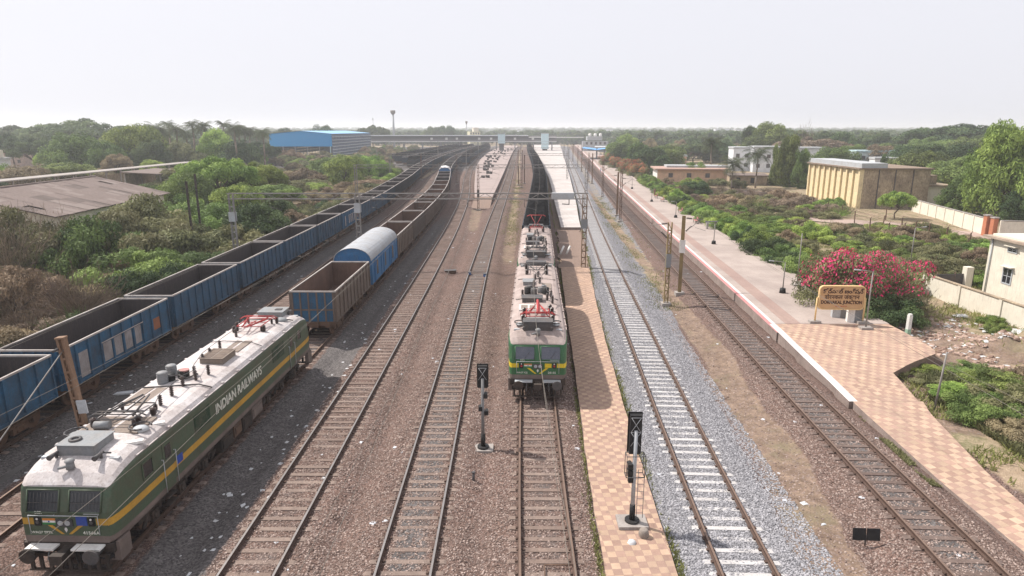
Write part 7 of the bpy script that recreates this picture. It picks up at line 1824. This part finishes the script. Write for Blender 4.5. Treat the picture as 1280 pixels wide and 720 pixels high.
# ---- far-off wood: reads as one mass right to the horizon
def far_wood():
    g = np.random.default_rng(77); pts = []
    def add(n, y0, y1, xf, pw=1.0):
        Y = y0 + (y1 - y0) * g.random(n) ** pw; X = xf(Y, n); pts.append(np.stack([X, Y], 1))
    add(900, 320, 700, lambda Y, n: -(.16 * Y + 95) - g.random(n) * (.75 * Y))
    add(700, 420, 700, lambda Y, n: 78 + g.random(n) * (.75 * Y))
    add(3200, 640, 1500, lambda Y, n: (g.random(n) * 2 - 1) * Y * .88, 1.3)
    add(3800, 1500, 5200, lambda Y, n: (g.random(n) * 2 - 1) * Y * .85, 1.5)
    P = np.concatenate(pts); P = P[~((P[:, 1] < 640) & (P[:, 0] > -150) & (P[:, 0] < 74))]
    me = bpy.data.meshes.new('distant_trees'); V = np.zeros((len(P), 3), np.float32); V[:, :2] = P; V[:, 2] = -.5
    me.vertices.add(len(P)); me.vertices.foreach_set('co', V.ravel())
    sc = g.uniform(.8, 1.35, len(P)) * np.interp(P[:, 1], [300, 1000, 3000, 5200], [1.0, 1.15, 2.2, 3.2]); a = me.attributes.new('sc', 'FLOAT', 'POINT'); a.data.foreach_set('value', sc.astype(np.float32))
    o = bpy.data.objects.new('distant_trees', me); COL.objects.link(o); o['kind'] = 'stuff'
    src = []
    for i in range(4):
        x = (-150, 120, 190, -230)[i]; y = (420, 480, 520, 470)[i]
        t = empty('tree', (x, y, -.5), 0, ('first', 'second', 'third', 'fourth')[i] + ' far hazy tree standing at the edge of the distant wood', 'tree', 'edge trees of the distant wood'); c = bpy.data.objects.new('crown', PROTO['far', i][0]); COL.objects.link(c); c.parent = t; c.scale = (8, 8, 10); src.append(c)
    ng = bpy.data.node_groups.new('wood', 'GeometryNodeTree'); ng.interface.new_socket('Geometry', in_out='INPUT', socket_type='NodeSocketGeometry'); ng.interface.new_socket('Geometry', in_out='OUTPUT', socket_type='NodeSocketGeometry')
    gi = ng.nodes.new('NodeGroupInput'); go = ng.nodes.new('NodeGroupOutput'); mp = ng.nodes.new('GeometryNodeMeshToPoints'); ng.links.new(gi.outputs[0], mp.inputs[0]); prev = mp.outputs[0]
    jn = ng.nodes.new('GeometryNodeJoinGeometry')
    rv = ng.nodes.new('FunctionNodeRandomValue'); rv.data_type = 'INT'; rv.inputs['Min'].default_value = 0 if 'Min' in rv.inputs else 0
    for sck in rv.inputs:
        if sck.name == 'Min' and sck.type == 'INT': sck.default_value = 0
        if sck.name == 'Max' and sck.type == 'INT': sck.default_value = 3
    iout = [s for s in rv.outputs if s.type == 'INT'][0]
    rr_ = ng.nodes.new('FunctionNodeRandomValue'); rr_.data_type = 'FLOAT_VECTOR'; vo = [s for s in rr_.outputs if s.type == 'VECTOR'][0]
    for sck in rr_.inputs:
        if sck.name == 'Max' and sck.type == 'VECTOR': sck.default_value = (0, 0, 6.28)
        if sck.name == 'Min' and sck.type == 'VECTOR': sck.default_value = (0, 0, 0)
    na = ng.nodes.new('GeometryNodeInputNamedAttribute'); na.data_type = 'FLOAT'; na.inputs[0].default_value = 'sc'; nao = [s for s in na.outputs if s.type == 'VALUE' and s.name == 'Attribute'][0]
    cx = ng.nodes.new('ShaderNodeVectorMath'); cx.operation = 'SCALE'; cx.inputs[0].default_value = (8.0, 8.0, 9.0); ng.links.new(nao, cx.inputs['Scale'])
    for i in range(4):
        eq = ng.nodes.new('FunctionNodeCompare'); eq.data_type = 'INT'; eq.operation = 'EQUAL'; ii = [s for s in eq.inputs if s.type == 'INT']; ng.links.new(iout, ii[0]); ii[1].default_value = i
        oi = ng.nodes.new('GeometryNodeObjectInfo'); oi.inputs[0].default_value = src[i]; oi.transform_space = 'ORIGINAL'; oi.inputs['As Instance'].default_value = True
        ip = ng.nodes.new('GeometryNodeInstanceOnPoints'); ng.links.new(mp.outputs[0], ip.inputs['Points']); ng.links.new(eq.outputs[0], ip.inputs['Selection']); ng.links.new(oi.outputs['Geometry'], ip.inputs['Instance']); ng.links.new(cx.outputs[0], ip.inputs['Scale']); ng.links.new(vo, ip.inputs['Rotation'])
        ng.links.new(ip.outputs[0], jn.inputs[0])
    ng.links.new(jn.outputs[0], go.inputs[0]); md = o.modifiers.new('wood', 'NODES'); md.node_group = ng
far_wood()
# far roofs peeping from the wood
for i, (px_, g_, w_, h_) in enumerate(((655, 1300, 26, 13), (770, 1250, 34, 15), (820, 1100, 28, 14), (862, 950, 22, 12), (905, 1200, 30, 16), (1015, 900, 22, 13), (930, 1050, 26, 15))):
    block(px_, g_, w_, 12, h_, Mhw, 'tiny pale building on the horizon wood, %s of that row' % ordw(i), 0, 3)
# ------------------------------------------------------------------ haze: even pale air over the whole place
hz = MB(); hz.b2(-6500, 6500, -80, 12500, -3.5, 42)
hm = bpy.data.materials.new('haze'); hm.use_nodes = True; nt = hm.node_tree; nt.nodes.clear(); out = nt.nodes.new('ShaderNodeOutputMaterial'); pv = nt.nodes.new('ShaderNodeVolumePrincipled')
pv.inputs['Color'].default_value = (.93, .955, 1.0, 1); pv.inputs['Density'].default_value = HAZE; pv.inputs['Anisotropy'].default_value = .3
nt.links.new(pv.outputs[0], out.inputs['Volume']); 
ho = hz.build('haze', hm); ho['kind'] = 'stuff'
